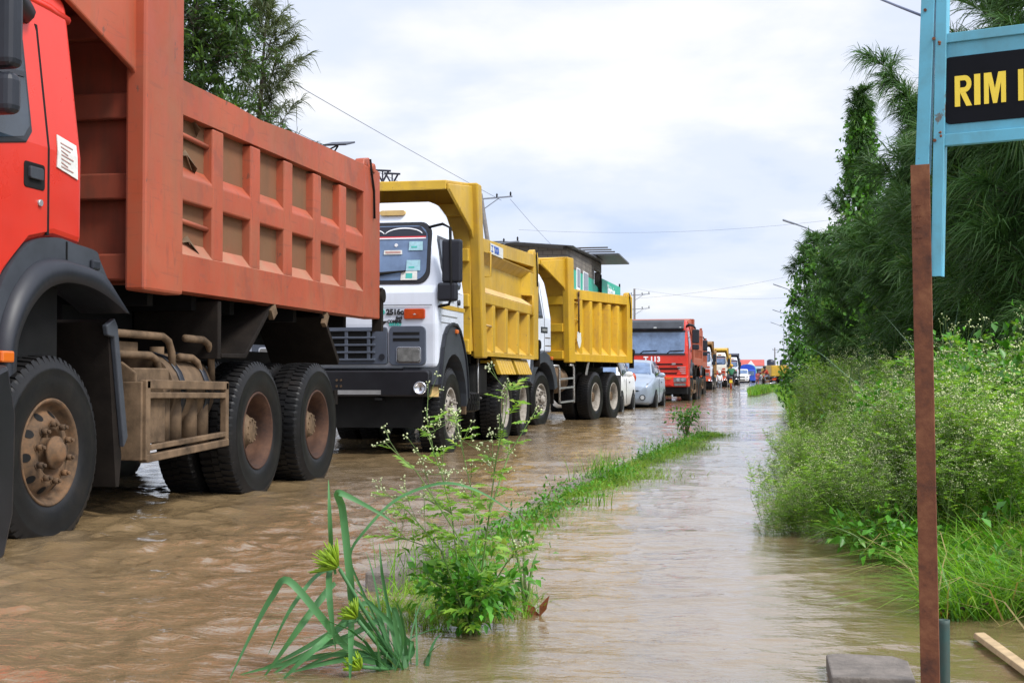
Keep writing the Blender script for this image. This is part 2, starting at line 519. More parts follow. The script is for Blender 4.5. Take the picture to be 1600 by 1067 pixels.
def front_rim_mesh(mat, name='rim'):
    b = MB()
    b.lathe([(0.292, 0.120), (0.300, 0.134), (0.290, 0.140), (0.276, 0.128), (0.268, 0.100), (0.258, 0.072), (0.246, 0.070), (0.232, 0.085), (0.19, 0.128), (0.176, 0.136), (0.138, 0.138),
             (0.126, 0.130), (0.118, 0.085), (0.085, 0.085)], (0, 0, 0), 'x', 48)
    b.lathe([(0.085, 0.085), (0.078, 0.150), (0.090, 0.152), (0.090, 0.172), (0.060, 0.176), (0.056, 0.200), (0.030, 0.206), (0.001, 0.207)], (0, 0, 0), 'x', 24)
    for k in range(10):                      # ribs of the hub, nuts with studs
        t = 2 * PI * k / 10
        Mx = Matrix.Rotation(t, 4, 'X')
        if k % 2 == 0: b.box(0.085, 0.118, -.008, .008, .075, .122, Mx)
        c = Mx @ Vector((0, 0, 0.158)); 
        b.cyl(c, 0.021, 0.134, 0.142, 'x', 10)
        b.cyl(c, 0.017, 0.142, 0.176, 'x', 6)
        b.cyl(c, 0.010, 0.176, 0.192, 'x', 6)
    b.mat(1)
    for k in range(10):                      # hand holes
        t = 2 * PI * (k + .5) / 10
        Mx = Matrix.Rotation(t, 4, 'X')
        vs = []
        for i in range(14):
            a = 2 * PI * i / 14
            z = 0.212 + 0.021 * math.cos(a); y = 0.024 * math.sin(a)
            x = 0.085 + (0.232 - z) / (0.232 - 0.19) * (0.128 - 0.085) + 0.0025
            vs.append(Mx @ Vector((x, y, z)))
        b.add(vs, [list(range(14))])
    return b.mesh(name, [mat, M['black']])

def rear_rim_mesh(mat, name='rim'):
    b = MB()
    b.lathe([(0.290, 0.116), (0.302, 0.132), (0.294, 0.141), (0.282, 0.136), (0.276, 0.112), (0.268, 0.108), (0.262, 0.04), (0.248, -0.085), (0.21, -0.102), (0.14, -0.10)], (0, 0, 0), 'x', 48)
    b.mat(1)
    b.lathe([(0.14, -0.07), (0.128, 0.03), (0.112, 0.036), (0.100, 0.078), (0.092, 0.084), (0.001, 0.086)], (0, 0, 0), 'x', 28)
    for k in range(10):
        t = 2 * PI * k / 10
        c = Matrix.Rotation(t, 4, 'X') @ Vector((0, 0, 0.172))
        b.cyl(c, 0.016, -0.075, -0.03, 'x', 6)
        c = Matrix.Rotation(t, 4, 'X') @ Vector((0, 0, 0.083))
        b.cyl(c, 0.008, 0.082, 0.094, 'x', 6)
    return b.mesh(name, [mat, M['mudmetal']])

TYRE = tyre_mesh()
DRUM = MB().cyl((0, 0, 0), 0.20, -0.30, -0.02, 'x', 20).mesh('wheel', M['black'])
RIMS = {('f', k): front_rim_mesh(M['rim_' + k]) for k in ('mud', 'grey', 'brown')}
RIMS.update({('r', k): rear_rim_mesh(M['rim_' + k]) for k in ('brown', 'grey', 'mud')})

def wheel(parent, side, x, y, z=0.475, kind='f', rim='mud', turn=0.0):
    rz = 0 if side > 0 else PI
    w = inst('wheel', DRUM, parent, (side * x, y, z), (0, 0, rz + turn))
    inst('tyre', TYRE, w, (0, 0, 0), (random.uniform(0, 6), 0, 0))
    inst('rim', RIMS[(kind, rim)], w, (0, 0, 0), (random.uniform(0, 6), 0, 0))
    if kind == 'r':
        inst('tyre', TYRE, w, (-0.335, 0, 0), (random.uniform(0, 6), 0, 0))
    return w

def chassis(t, y0, y1, rears, hw=1.2, ztop=1.12):
    b = MB()
    for s in (-1, 1):
        b.box(s * .42 - .05, s * .42 + .05, y0, y1, .80, ztop)
    y = y0 + .5
    while y < y1:
        b.box(-.38, .38, y, y + .1, .84, ztop - .05); y += 1.1
    for ry in [0.0] + rears:
        b.box(-.75, .75, ry - .08, ry + .08, .40, .56)
        b.ball((0, ry, .48), .24, 10)
    b.box(-.36, .36, -.6, 1.6, .35, .79)           # engine and gearbox
    b.box(-.95, -.47, 1.1, 2.3, .42, .98)
    b.tube([(0, 1.5, .6), (0, rears[-1], .5)], .06, 8)
    for s in (-1, 1):                               # leaf springs
        for i in range(4):
            b.box(s * .52 - .04, s * .52 + .04, -.75 + i * .1, .75 - i * .1, .62 - i * .03, .645 - i * .03)
        b.box(s * .52 - .05, s * .52 + .05, rears[0] - .5, rears[-1] + .5, .62, .78)
    b.build('chassis', M['black'], t)

# ------------------------------------------------------------------ tipping beds
def bed(t, hw, y0, y1, zb, zt, zc, post, can, paintm, panelm, ledgem, style, bulkm=None, far=False, tail=True, zt1=None):
    """t: truck; the bed runs from y0 (front) to y1 (rear). zc: top of the front wall, can: reach of the hood"""
    bv = 0 if far else 0.012
    zt1 = zt1 or zt
    bulkm = bulkm or paintm
    rp = post[1]; fp = post[0]; lean_ = post[2] if len(post) > 2 else 0
    b = MB(); b.box(-hw + .16, hw - .16, y0 + .2, y1 - .08, zb + .03, zb + .13)
    for k in range(7):
        yy = y0 + .5 + k * (y1 - y0 - 1) / 6
        b.box(-hw + .2, hw - .2, yy - .04, yy + .04, zb - .10, zb + .03)
    for s in (-1, 1): b.box(s * .45 - .07, s * .45 + .07, y0 + .25, y1 - .1, zb - .28, zb - .101)
    b.build('bed_floor', M['black'], t)
    # front wall with cross ribs
    b = MB(); b.box(-hw + .115, hw - .115, y0 + .13, y0 + .20, zb + .02, zc)
    bk = b.build('front_wall', bulkm, t)
    b = MB()
    nr = 4
    for k in range(nr):
        z = zb + .04 + (zc - zb - .2) * k / (nr - .55)
        b.box(-hw + .118, hw - .118, y0 + .05, y0 + .13, z, z + .17)
    b.each('cross_rib', bulkm, bk, bv)
    # hood over the cab
    if can:
        b = MB()
        yf = y0 - can
        zf = zc - .15
        b.prism([(y0 + .13, zc - .03), (y0 + .13, zc + .012), (yf, zf + .012), (yf, zf - .10), (yf + .03, zf - .10), (yf + .03, zf - .03)], 'x', -hw + .10, hw - .10)
        h = b.build('hood', paintm, t, bv)
        for s in (-1, 1):
            b = MB()
            b.prism([(y0 + .10, zc - .031), (yf + .02, zf - .031), (yf + .02, zf - .10), (y0 - .02, zc - .62), (y0 + .10, zc - .72)], 'x', s * (hw - .10), s * (hw - .06))
            b.build('hood_cheek', paintm, h, bv)
    for s in (-1, 1):
        X = lambda d: s * (hw - d)
        b = MB()
        a0 = y0 + fp - .02 + lean_ * .5; a1 = y1 - rp + .02
        def top(y): return zt + (zt1 - zt) * (y - y0) / (y1 - y0)
        b.mat(1); b.box(*sorted((X(.17), X(.13))), y0 + .1 + lean_ * .5, y1 - .1, zb + .06, zt - .05)
        side = None
        if style == 'grid':
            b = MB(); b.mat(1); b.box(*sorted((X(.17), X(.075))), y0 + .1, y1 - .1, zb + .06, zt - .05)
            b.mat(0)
            b.prism([(a0, zt - .235), (a0, zt), (a0 + .9, zt + .005), (a0 + 1.4, zt - .012), (a0 + 2.2, zt1 - .035), (a1, zt1), (a1, zt1 - .27)], 'x', X(.17), X(0))
            b.box(*sorted((X(.17), X(0))), a0, a1, zb, zb + .25)
            b.mat(2)
            b.prism([(-.078, .10), (0, .0), (0, -.004), (-.078, -.004)], 'y', a0, a1, lambda x, y, z: (s * (hw - .002 + x), y, z + zb + .25))
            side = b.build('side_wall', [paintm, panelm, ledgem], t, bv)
            zm = zb + .615
            r = MB(); r.prism([(0, 0), (0, .17), (-.078, .26), (-.078, 0)], 'y', a0, a1, lambda x, y, z: (s * (hw - .006 + x), y, z + zm))
            r.build('middle_rail', paintm, side, bv)
            c0 = y0 + 1.16
            for k in range(5):
                c = c0 + k * .706
                r = MB(); r.box(*sorted((X(.13), X(.003))), c - .094, c + .094, zb + .246, zt - .24 - (0 if far else 0))
                r.build('rib', paintm, side, bv)
            if not far:
                r = MB()
                for z in (zb + 1.06, zb + .47): r.tube([(X(.05), a0, z + .02), (X(.05), c0 - .094, z)], .019, 8)
                r.each('step_rung', paintm, side)
                r = MB()
                for (yy, z) in ((a0 + .1, zb + 1.2), (a0 + .06, zb + .92), (a0 + .1, zb + .33)):
                    vs = [(X(.125), yy + random.uniform(-.05, .3), z + random.uniform(-.05, .14)) for _ in range(2)]
                    r.add([(X(.074), yy, z), (X(.03), yy + .1, z + .02), (X(.02), yy + .24, z - .05), (X(.074), yy + .3, z - .09), (X(.07), yy + .15, z + .07)], [(0, 1, 4), (1, 2, 4), (2, 3, 4)])
                r.each('bent_plate', M['mudmetal'], side)
        elif style == 'shelf':
            b.mat(0)
            b.prism([(a0, zt - .18), (a0, zt), (a1, zt1), (a1, zt1 - .20)], 'x', X(.17), X(0))
            b.box(*sorted((X(.17), X(0))), a0, a1, zb, zb + .06)
            b.prism([(-.13, .10), (0, -.02), (0, -.06), (-.13, -.06)], 'y', a0, a1, lambda x, y, z: (s * (hw + x), y, z + zb + .06))
            b.prism([(-.13, .0), (0, .13), (0, .14), (-.13, .14)], 'y', a0, a1, lambda x, y, z: (s * (hw - .003 + x), y, z + zt - .30))
            b.prism([(-.13, .52), (0, .38), (0, .0), (-.13, 0)], 'z', zb + 1.0, zt - .19, lambda x, y, z: (s * (hw - .004 + x), a1 - y + .06, z))
            side = b.build('side_wall', [paintm, panelm, ledgem], t, bv)
            r = MB(); r.prism([(0, 0), (0, .14), (-.13, .14), (-.13, 0)], 'y', a0, a1, lambda x, y, z: (s * (hw - .003 + x), y, z + zb + .70))
            r.mat(1); r.prism([(0, .001), (-.13, .11), (-.13, .001)], 'y', a0 + .03, a1 - .12, lambda x, y, z: (s * (hw - .001 + x), y, z + zb + .84))
            r.build('middle_shelf', [paintm, ledgem], side, bv)
            for k in range(4):
                c = a0 + .62 + k * (a1 - a0 - .75) / 3.4
                r = MB(); r.prism([(0, 0), (.0, .16), (-.13, .20), (-.13, -.04)], 'z', zb + .061, zb + .70, lambda x, y, z: (s * (hw - .006 + x), c + y, z))
                r.build('rib', paintm, side, bv)
            if not far:
                r = MB()
                r.tube([(X(.03), a0 + .02, zb + .42), (X(.03), a0 + .6, zb + .41)], .016, 8)
                r.each('step_rung', ledgem, side)
                r = MB(); r.tube([(X(.1), a0 + .30, zt - .14), (X(-.03), a0 + .30, zt - .16), (X(-.03), a0 + .30, zt - .48), (X(.1), a0 + .22, zt - .5)], .012, 6)
                r.tube([(X(.1), a1 - .25, zt - .55), (X(-.02), a1 - .25, zt - .55), (X(-.02), a1 - .25, zt - .85), (X(.1), a1 - .25, zt - .85)], .014, 6)
                r.each('grab_hook', paintm, side)
        else:                                           # upright ribs only
            b.mat(0)
            b.prism([(a0, zt - .20), (a0, zt), (a1, zt1), (a1, zt1 - .20)], 'x', X(.17), X(0))
            b.box(*sorted((X(.17), X(0))), a0, a1, zb, zb + .15)
            b.prism([(-.13, .16), (0, .0), (0, -.01), (-.13, -.01)], 'y', a0, a1, lambda x, y, z: (s * (hw - .002 + x), y, z + zb + .15))
            side = b.build('side_wall', [paintm, panelm, ledgem], t, bv)
            n = 5
            for k in range(n):
                c = a0 + .52 + k * (a1 - a0 - .52) / n
                r = MB(); r.prism([(0, 0), (.0, .15), (-.13, .20), (-.13, -.05)], 'z', zb + .152, zt - .19, lambda x, y, z: (s * (hw - .004 + x), c + y - .1, z))
                r.build('rib', paintm, side, bv)
            if not far:
                r = MB()
                for z in (zb + .45, zb + .85, zb + 1.2): r.tube([(X(.03), a0 + .01, z), (X(.03), a0 + .44, z - .01)], .016, 6)
                r.each('step_rung', ledgem, side)
        # corner posts
        b = MB(); b.prism([(y0 + lean_, zb - .03), (y0 + fp + lean_, zb - .03), (y0 + fp - .0, zc), (y0, zc)], 'x', X(.13), X(-.012))
        b.build('front_post', paintm, side, 0 if far else .02)
        b = MB(); b.box(*sorted((X(.17), X(-.004))), y1 - rp, y1, zb, zt1 - .002)
        if not far:
            b.prism([(y1 - rp + .06, zt1 - .002), (y1 - rp + .09, zt1 + .07), (y1 - rp + .24, zt1 + .10), (y1 - .06, zt1 + .03), (y1 + .03, zt1 - .12), (y1 + .0, zt1 - .25), (y1 - .001, zt1 - .002)], 'x', X(.12), X(.02))
            b.cyl((0, y1 - rp * .45, zt1 + .0), .05, min(X(.14), X(-.02)), max(X(.14), X(-.02)), 'x', 14)
        else:
            b.box(*sorted((X(.12), X(.02))), y1 - .2, y1 - .02, zt1 - .002, zt1 + .10)
        b.build('rear_post', paintm, side, 0 if far else .012)
        if not far:
            b = MB()
            b.tube([(X(-.015), y1 - rp * .7, zt1 + .07), (X(-.02), y1 - rp * .6, zt1 - .1), (X(-.015), y1 - rp * .45, zt1 - .22), (X(-.02), y1 - rp * .45, zt1 - .5)], .012, 6)
            b.box(*sorted((X(.08), X(-.02))), y1 + .001, y1 + .07, zb - .12, zb + .32)
            b.cyl((0, y1 + .06, zb + .24), .07, min(X(.10), X(-.03)), max(X(.10), X(-.03)), 'x', 12)
            b.each('tailgate_hinge', M['mudplate'], side)
    if tail:
        b = MB(); b.box(-hw + .13, hw - .13, y1 - .08, y1 - .02, zb + .05, zt1 + .02)
        for k in range(5):
            x = -hw + .3 + k * (2 * hw - .6) / 4
            b.box(x - .06, x + .06, y1 - .02, y1 + .04, zb + .1, zt1 - .05)
        b.build('tailgate', paintm, t, bv)

# ------------------------------------------------------------------ flat-nosed heavy tipper (red)
def taper_top(z, hw, z0=2.15, k=.12):
    return hw - max(0.0, z - z0) * k

def shell(poly, hw, z_cuts, k=.12, z0=2.15):
    """side outline (y, z) drawn out across the cab, narrowing above z0"""
    b = MB(); b.prism(poly, 'x', -1, 1)
    me = b.mesh('tmp', [M['black']])
    bm = bmesh.new(); bm.from_mesh(me)
    for z in z_cuts:
        bmesh.ops.bisect_plane(bm, geom=bm.verts[:] + bm.edges[:] + bm.faces[:], plane_co=(0, 0, z), plane_no=(0, 0, 1))
    for v in bm.verts:
        v.co.x = math.copysign(taper_top(v.co.z, hw, z0, k), v.co.x)
    bm.to_mesh(me); bm.free()
    me.materials.clear()
    return me

def clip_z(poly, z0, above):
    out = []
    for (p, q) in zip(poly, poly[1:] + poly[:1]):
        ip = (p[1] >= z0) == above; iq = (q[1] >= z0) == above
        if ip: out.append(p)
        if ip != iq:
            u = (z0 - p[1]) / (q[1] - p[1]); out.append((p[0] + (q[0] - p[0]) * u, z0))
    return out

def side_plate(b, poly, s, hw, off, th=.012, k=.12, z0=2.15):
    """thin plate lying on the flank, bent where the flank bends"""
    zs = [z for _, z in poly]
    parts = [clip_z(poly, z0, False), clip_z(poly, z0, True)] if min(zs) < z0 - .01 and max(zs) > z0 + .01 else [poly]
    for pl in parts:
        if len(pl) > 2:
            b.prism(pl, 'x', 0, 1, lambda x, y, z: (s * (taper_top(z, hw, z0, k) + off - (0 if x else th)), y, z))

def fine(pts, n=4):
    """smooth curve through the points"""
    out = []
    m = len(pts)
    for i in range(m - 1):
        a, b_, c, d = (np.array(pts[max(0, i - 1)]), np.array(pts[i]), np.array(pts[i + 1]), np.array(pts[min(m - 1, i + 2)]))
        for k in range(n):
            u = k / n; out.append(tuple(.5 * (2 * b_ + (c - a) * u + (2 * a - 5 * b_ + 4 * c - d) * u * u + (3 * b_ - a - 3 * c + d) * u ** 3)))
    return out + [pts[-1]]

def red_tipper(name, label, loc, rotz=0.0, near=False, number=None, group=None, y_bed=1.07, zc=3.46):
    t = thing(name, label, 'dump truck', loc, rotz, group)
    hw = 1.22
    chassis(t, -1.3, 6.0, [3.01, 4.36])
    arch = [(.32, 1.64), (.0, 1.665), (-.27, 1.605), (-.50, 1.40), (-.62, 1.15), (-.68, .92)]
    poly = [(-1.46, .92), (-1.48, 1.4), (-1.47, 1.86), (-1.40, 2.15), (-1.22, 2.78), (-1.12, 3.0), (-.95, 3.12), (.22, 3.14), (.32, 3.05)] + arch
    me = shell(poly, hw, (1.8, 2.15, 2.5, 2.8))
    me.name = 'cab'; me.materials.append(M['red'])
    cab = inst('cab', me, t); add_bevel(cab, .05, 3, 30)
    b = MB(); b.box(-1.1, 1.1, -1.3, .25, 1.0, 1.6); b.build('cab_floor', M['black'], t)
    # windscreen, sun visor panel, front panels
    def front(b, poly, off, th=.02):
        def fn(x, y, z):
            pts = [(.9, -1.46), (1.4, -1.48), (1.86, -1.47), (2.15, -1.40), (2.78, -1.22), (3.0, -1.12), (3.3, -.98)]
            for (za, ya), (zb_, yb) in zip(pts, pts[1:]):
                if z <= zb_:
                    yy = ya + (yb - ya) * (z - za) / (zb_ - za); break
            return (x, yy - off + (th if y else 0), z)
        b.prism(poly, 'y', 0, 1, fn)
    b = MB(); front(b, rrect(-1.10, 1.10, 1.86, 2.70, .08, 3), .012); b.build('windscreen', M['glass_b'], t)
    b = MB()
    for (x0, x1, z0, z1) in ((-1.12, 1.12, 1.80, 1.87), (-1.12, 1.12, 2.66, 2.74)):
        front(b, [(x0, z0), (x1, z0), (x1, z1), (x0, z1)], .018)
    b.each('windscreen_seal', M['blackgloss'], t)
    b = MB(); b.prism([(-1.28, 2.74), (-1.45, 2.80), (-1.32, 3.05), (-1.02, 3.14), (-1.05, 3.0)], 'x', -1.06, 1.06)
    b.mat(1); b.box(-.06, .06, -1.46, -1.42, 2.80, 2.85); b.box(.9, .98, -1.46, -1.42, 2.81, 2.85); b.box(-.98, -.9, -1.46, -1.42, 2.81, 2.85)
    b.build('sun_visor', [M['plastic'], M['lamp']], t, .02)
    for s in (-.55, .45):
        b = MB(); b.tube([(s, -1.50, 1.86), (s + .1, -1.47, 1.95), (s + .62, -1.46, 1.97)], .018, 6); b.build('wiper', M['black'], t)
    b = MB()
    for (z, w, h) in ((1.44, 1.05, .05), (1.27, .98, .06), (1.10, .95, .05)):
        b.prism([(-w, z), (w, z), (w * .96, z + h), (-w * .96, z + h)], 'y', -1.497, -1.44)
    b.each('grille_slot', M['black'], t)
    b = MB()
    for s in (-1, 1):
        b.prism([(s * 1.17, 1.40), (s * .98, 1.40), (s * .78, 1.06), (s * 1.17, 1.06)], 'y', -1.508, -1.46)
    b.each('corner_panel', M['red'], t, .015)
    b = MB()
    for s in (-1, 1):
        for k in range(4):
            b.box(min(s * 1.14, s * (.98 - k * .05)), max(s * 1.14, s * (.98 - k * .05)), -1.515, -1.505, 1.11 + k * .075, 1.14 + k * .075)
    b.each('corner_slat', M['alu'], t)
    # round badge with a three-pointed star
    b = MB()
    b.prism([(-.20, 1.18), (.20, 1.18), (.11, 1.38), (-.11, 1.38)], 'y', -1.525, -1.49)
    b.mat(1)
    b.lathe([(.13, -1.53), (.15, -1.54), (.15, -1.53)], (0, 0, 1.30), 'y', 24)
    for a in (90, 210, 330):
        p = (math.cos(R(a)) * .15, -1.54, 1.30 + math.sin(R(a)) * .15)
        b.bar((0, -1.54, 1.30), p, .045, .02, (0, 1, 0))
    b.build('badge', [M['plastic_d'], M['chrome']], t)
    if not near: text('lettering', '380', .10, M['alu'], t, (.62, -1.512, 1.445), FACE_Y, .004)
    # bumper, lamps
    b = MB()
    b.prism([(-1.50, .62), (-1.58, .68), (-1.60, .98), (-1.50, 1.04), (-1.0, 1.04), (-.70, .98), (-.62, .80), (-.62, .62)], 'x', -1.23, 1.23)
    b.build('bumper', M['red'], t, .03)
    if near:
        b = MB(); b.prism([(-1.56, -.06), (-1.60, .5), (-1.55, .70), (-.66, .96), (-.585, .70), (-.60, .2), (-.68, -.02), (-.9, -.06)], 'x', 1.15, 1.37)
        b.build('lower_skirt', M['blackgloss'], t, .03)
    b = MB(); b.box(-1.18, 1.18, -1.5, -.8, .36, .62); b.build('lower_valance', M['black'], t)
    b = MB(); b.box(-.85, .72, -1.612, -1.55, .90, .985); b.build('marker_strip', M['amber'], t)
    b = MB(); b.box(-.75, .30, -1.615, -1.55, .64, .84); b.build('lower_grille', M['black'], t)
    for s in (-1, 1):
        b = MB(); b.prism([(s * .50, .72), (s * .66, .98), (s * .7, .98), (s * .7, .64)], 'y', -1.62, -1.55); b.build('bumper_brace', M['red'], t)
        b = MB(); b.prism(rrect(min(s * .70, s * 1.17), max(s * .70, s * 1.17), .80, .97, .03, 3), 'y', -1.625, -1.58); hl = b.build('headlamp', M['lamp_d'], t)
        b = MB(); b.cyl((s * .86, 0, .885), .06, -1.64, -1.6, 'y', 14); b.cyl((s * 1.04, 0, .885), .055, -1.64, -1.6, 'y', 14); b.each('reflector', M['chrome'], hl)
        b = MB(); b.prism(rrect(min(s * .72, s * 1.15), max(s * .72, s * 1.15), .66, .76, .02, 2), 'y', -1.62, -1.58); b.build('fog_lamp', M['lamp_d'], t)
    if number:
        text('lettering', number, .26, M['white_mark'], t, (-.42, -1.492, 1.565), FACE_Y, .012)
    # flanks
    win = [(-1.16, 2.02), (-.98, 2.68), (-.30, 2.72), (-.27, 2.68), (-.27, 2.24), (-.34, 2.17), (-.9, 2.06)]
    for s in (-1, 1):
        b = MB(); door = [(-1.2, 1.30), (-1.24, 2.02), (-1.0, 2.82), (-.10, 2.84), (-.085, 2.8), (-.085, 1.685), (-.27, 1.645), (-.50, 1.46), (-.62, 1.30)]
        side_plate(b, door, s, hw, .012); d = b.build('door', M['red'], t, .006)
        seam = [(-.086, 2.84), (-.062, 2.84), (-.062, 1.67), (-.086, 1.67)]
        b = MB(); side_plate(b, seam, s, hw, .009); b.build('door_seal', M['black'], d)
        b = MB(); side_plate(b, [(y + (-.03 if y < -.6 else .03), z + (.03 if z > 2.4 else -.03)) for y, z in win], s, hw, .018); wf = b.build('window_seal', M['blackgloss'], d, .01)
        b = MB(); side_plate(b, win, s, hw, .023); b.build('side_window', M['glass'], d)
        b = MB(); side_plate(b, [(-1.05, 2.42), (-.28, 2.50), (-.28, 2.53), (-1.04, 2.45)], s, hw, .030); b.build('rain_guard', M['blackgloss'], d)
        b = MB(); side_plate(b, rrect(-.325, -.12, 1.905, 2.045, .02, 3), s, hw, .017); b.mat(1); side_plate(b, rrect(-.29, -.16, 1.955, 2.02, .012, 3), s, hw, .034, .02); b.build('handle', [M['black'], M['plastic']], d, .004)
        if near:
            b = MB(); b.cyl((s * (hw + .014), -.17, 1.835), .018, -.01, .012, 'x', 14); b.build('lock', M['alu'], d)
        # side body roll at the roof
        b = MB(); b.tube([(s * 1.09, -.9, 2.985), (s * 1.105, .1, 2.985), (s * 1.10, .33, 2.965)], .028, 8); b.build('roof_gutter', M['red'], t)
        # fender of grey plastic with its flare
        fo = [(-.66, .92), (-.62, 1.15), (-.50, 1.40), (-.27, 1.605), (0, 1.665), (.22, 1.65), (.45, 1.63), (.50, 1.58), (.62, 1.45), (.745, 1.335)]
        fi = [(-.485, .92), (-.465, 1.08), (-.36, 1.24), (-.20, 1.36), (-.02, 1.41), (.14, 1.415), (.30, 1.40), (.44, 1.37), (.58, 1.325), (.70, 1.275)]
        fo = fine(fo); fi = fine(fi)
        b = MB()
        for i in range(len(fo) - 1):
            b.prism([fo[i], fo[i + 1], fi[i + 1], fi[i]], 'x', s * 1.05, s * 1.232)
        fe = b.build('fender', M['plastic'], t)
        b = MB()
        mid = [tuple(i_ + (o_ - i_) * .55 for o_, i_ in zip(po, pi)) for po, pi in zip(fo, fi)]
        for i in range(len(fo) - 1):
            b.add([(s * 1.234, *mid[i]), (s * 1.234, *mid[i + 1]), (s * 1.31, mid[i + 1][0], mid[i + 1][1] - .035), (s * 1.31, mid[i][0], mid[i][1] - .035)], [(0, 1, 2, 3)], True)
            b.add([(s * 1.31, mid[i][0], mid[i][1] - .035), (s * 1.31, mid[i + 1][0], mid[i + 1][1] - .035), (s * 1.30, *fi[i + 1]), (s * 1.30, *fi[i])], [(0, 1, 2, 3)], True)
            b.add([(s * 1.30, *fi[i]), (s * 1.30, *fi[i + 1]), (s * 1.0, *fi[i + 1]), (s * 1.0, *fi[i])], [(0, 1, 2, 3)])
        k_ = len(fo) - 1
        b.add([(s * 1.234, *mid[k_]), (s * 1.31, mid[k_][0], mid[k_][1] - .035), (s * 1.30, *fi[k_]), (s * 1.05, *fi[k_])], [(0, 1, 2, 3)])
        b.build('fender_flare', M['plastic_d'], fe)
        if near:
            b = MB(); b.obox((s * 1.243, .42, 1.545), (.03, .09, .06)); b.build('fender_step', M['plastic_d'], fe, .012)
            b = MB(); b.box(*sorted((s * 1.225, s * 1.238)), .110, .122, 1.42, 1.652); b.build('fender_joint', M['black'], fe)
        b = MB(); b.box(*sorted((s * 1.18, s * 1.318)), -.64, -.53, .965, 1.025); b.build('side_marker', M['amber'], t, .01)
        # mud flap behind the front wheel
        b = MB(); b.prism([(.67, 1.22), (.70, 1.24), (.86, .40), (.83, .22), (.79, .22)], 'x', s * .45, s * 1.19)
        b.build('mud_flap', M['mudplate'], t)
        b = MB(); b.prism([(.60, 1.20), (.70, 1.245), (.74, 1.20), (.88, .52), (.83, .46), (.70, 1.13), (.62, 1.14)], 'x', s * 1.19, s * 1.225)
        b.build('flap_edge', M['plastic'], t, .008)
        # mirrors on arms
        b = MB()
        b.tube([(s * 1.10, -1.05, 2.86), (s * 1.25, -1.22, 2.93), (s * 1.42, -1.32, 2.90), (s * 1.50, -1.33, 2.78)], [.05, .055, .045, .03], 8)
        if near:
            b.tube([(s * 1.09, -.12, 2.83), (s * 1.17, -.22, 2.865), (s * 1.21, -.45, 2.92), (s * 1.25, -.9, 2.96)], [.02, .055, .075, .06], 10)
        mr = b.build('mirror_arm', M['plastic_d'], t)
        b = MB(); b.obox((s * 1.50, -1.30 if not near else -1.03, 2.50 if not near else 2.62), (.26, .12, .52)); b.build('mirror', M['plastic_d'], mr, .04, 3)
        b = MB(); b.obox((s * 1.50, -1.30 if not near else -1.03, 2.10 if not near else 2.24), (.25, .11, .20)); b.build('wide_mirror', M['plastic_d'], mr, .04, 3)
        # air tanks behind a guard frame, pipes
        X = lambda d: s * (hw - d)
        b = MB()
        b.bar((X(.02), 1.13, .845), (X(.02), 2.42, .825), .05, .06); b.bar((X(.02), 1.13, .775), (X(.02), 2.42, .755), .045, .04)
        b.bar((X(.02), 1.13, .37), (X(.02), 2.42, .415), .06, .05); b.bar((X(.02), 1.13, .435), (X(.02), 2.40, .475), .045, .035)
        b.bar((X(.02), 2.40, .39), (X(.02), 2.40, .85), .05, .05); b.bar((X(.02), 1.15, .36), (X(.02), 1.15, .87), .05, .06)
        b.box(*sorted((X(.02), X(.50))), 1.10, 1.13, .36, .86)
        b.box(*sorted((X(.05), X(.08))), 1.18, 1.50, .46, .76)
        gf = b.build('tank_guard', M['mudmetal'], t, .006)
        b = MB()
        b.prism([(X(.5), .6), (X(.5), .98), (X(.18), .99), (X(.08), .92), (X(.06), .6)], 'y', 1.14, 1.16)
        b.box(*sorted((X(.5), X(.1))), 1.16, 1.66, .55, .95); b.build('battery_box', M['mudmetal'], t, .02)
        b = MB(); 
        b.cyl((X(.36), 0, .78), .28, 1.70, 2.36, 'y', 24); b.mat(1)
        for yy in (1.80, 2.20): b.lathe([(.284, yy), (.292, yy), (.292, yy + .07), (.284, yy + .07)], (X(.36), 0, .78), 'y', 24)
        b.mat(0)
        b.build('air_tank', [M['mudmetal'], M['plastic_d']], t)
        if near:
            b = MB()
            for yy in (1.62, 1.80, 2.05, 2.24): b.cyl((X(.14), yy, 0), .06, .42, .82, 'z', 12)
            b.each('filter_canister', M['mudmetal'], t)
            b = MB()
            for (ya, yb, z, xo) in ((.9, 1.80, 1.17, .16), (.9, 1.70, 1.04, .2), (1.9, 2.32, 1.16, .1), (1.9, 2.22, 1.03, .14)):
                b.tube([(X(xo), ya, z), (X(xo), yb - .12, z - .005), (X(xo), yb - .03, z - .035), (X(xo), yb + .02, z - .11), (X(xo), yb + .03, .86)], .026, 10)
            b.each('pipe', M['mudmetal'], t)
            b = MB(); b.cyl((X(.3), 1.88, 0), .05, 1.0, 1.1, 'z', 12); b.box(*sorted((X(.22), X(.2))), 1.0, 1.4, 1.06, 1.12); b.each('valve', M['mudmetal'], t)
        # splash plates round the rear wheels
        b = MB()
        b.prism([(3.30, 1.46), (3.34, 1.44), (2.80, 1.04), (2.30, 1.04), (2.30, 1.46)], 'x', s * .5, s * .54)
        b.prism([(3.30, 1.46), (3.34, 1.44), (2.80, 1.03), (2.35, 1.03), (2.35, 1.06), (2.78, 1.065)], 'x', s * .5, s * 1.2)
        b.box(*sorted((s * .5, s * 1.19)), 2.30, 2.36, 1.02, 1.44)
        b.prism([(4.56, 1.42), (4.60, 1.44), (5.02, 1.04), (4.98, 1.0)], 'x', s * .55, s * 1.2)
        b.each('splash_plate', M['mudplate'], t, .006)
        b = MB(); b.obox((s * 1.2, 3.33, 1.41), (.04, .10, .09), (R(35), 0, 0)); b.obox((s * 1.2, 4.60, 1.40), (.04, .06, .12), (R(-35), 0, 0)); b.each('bent_bracket', M['mudmetal'], t)
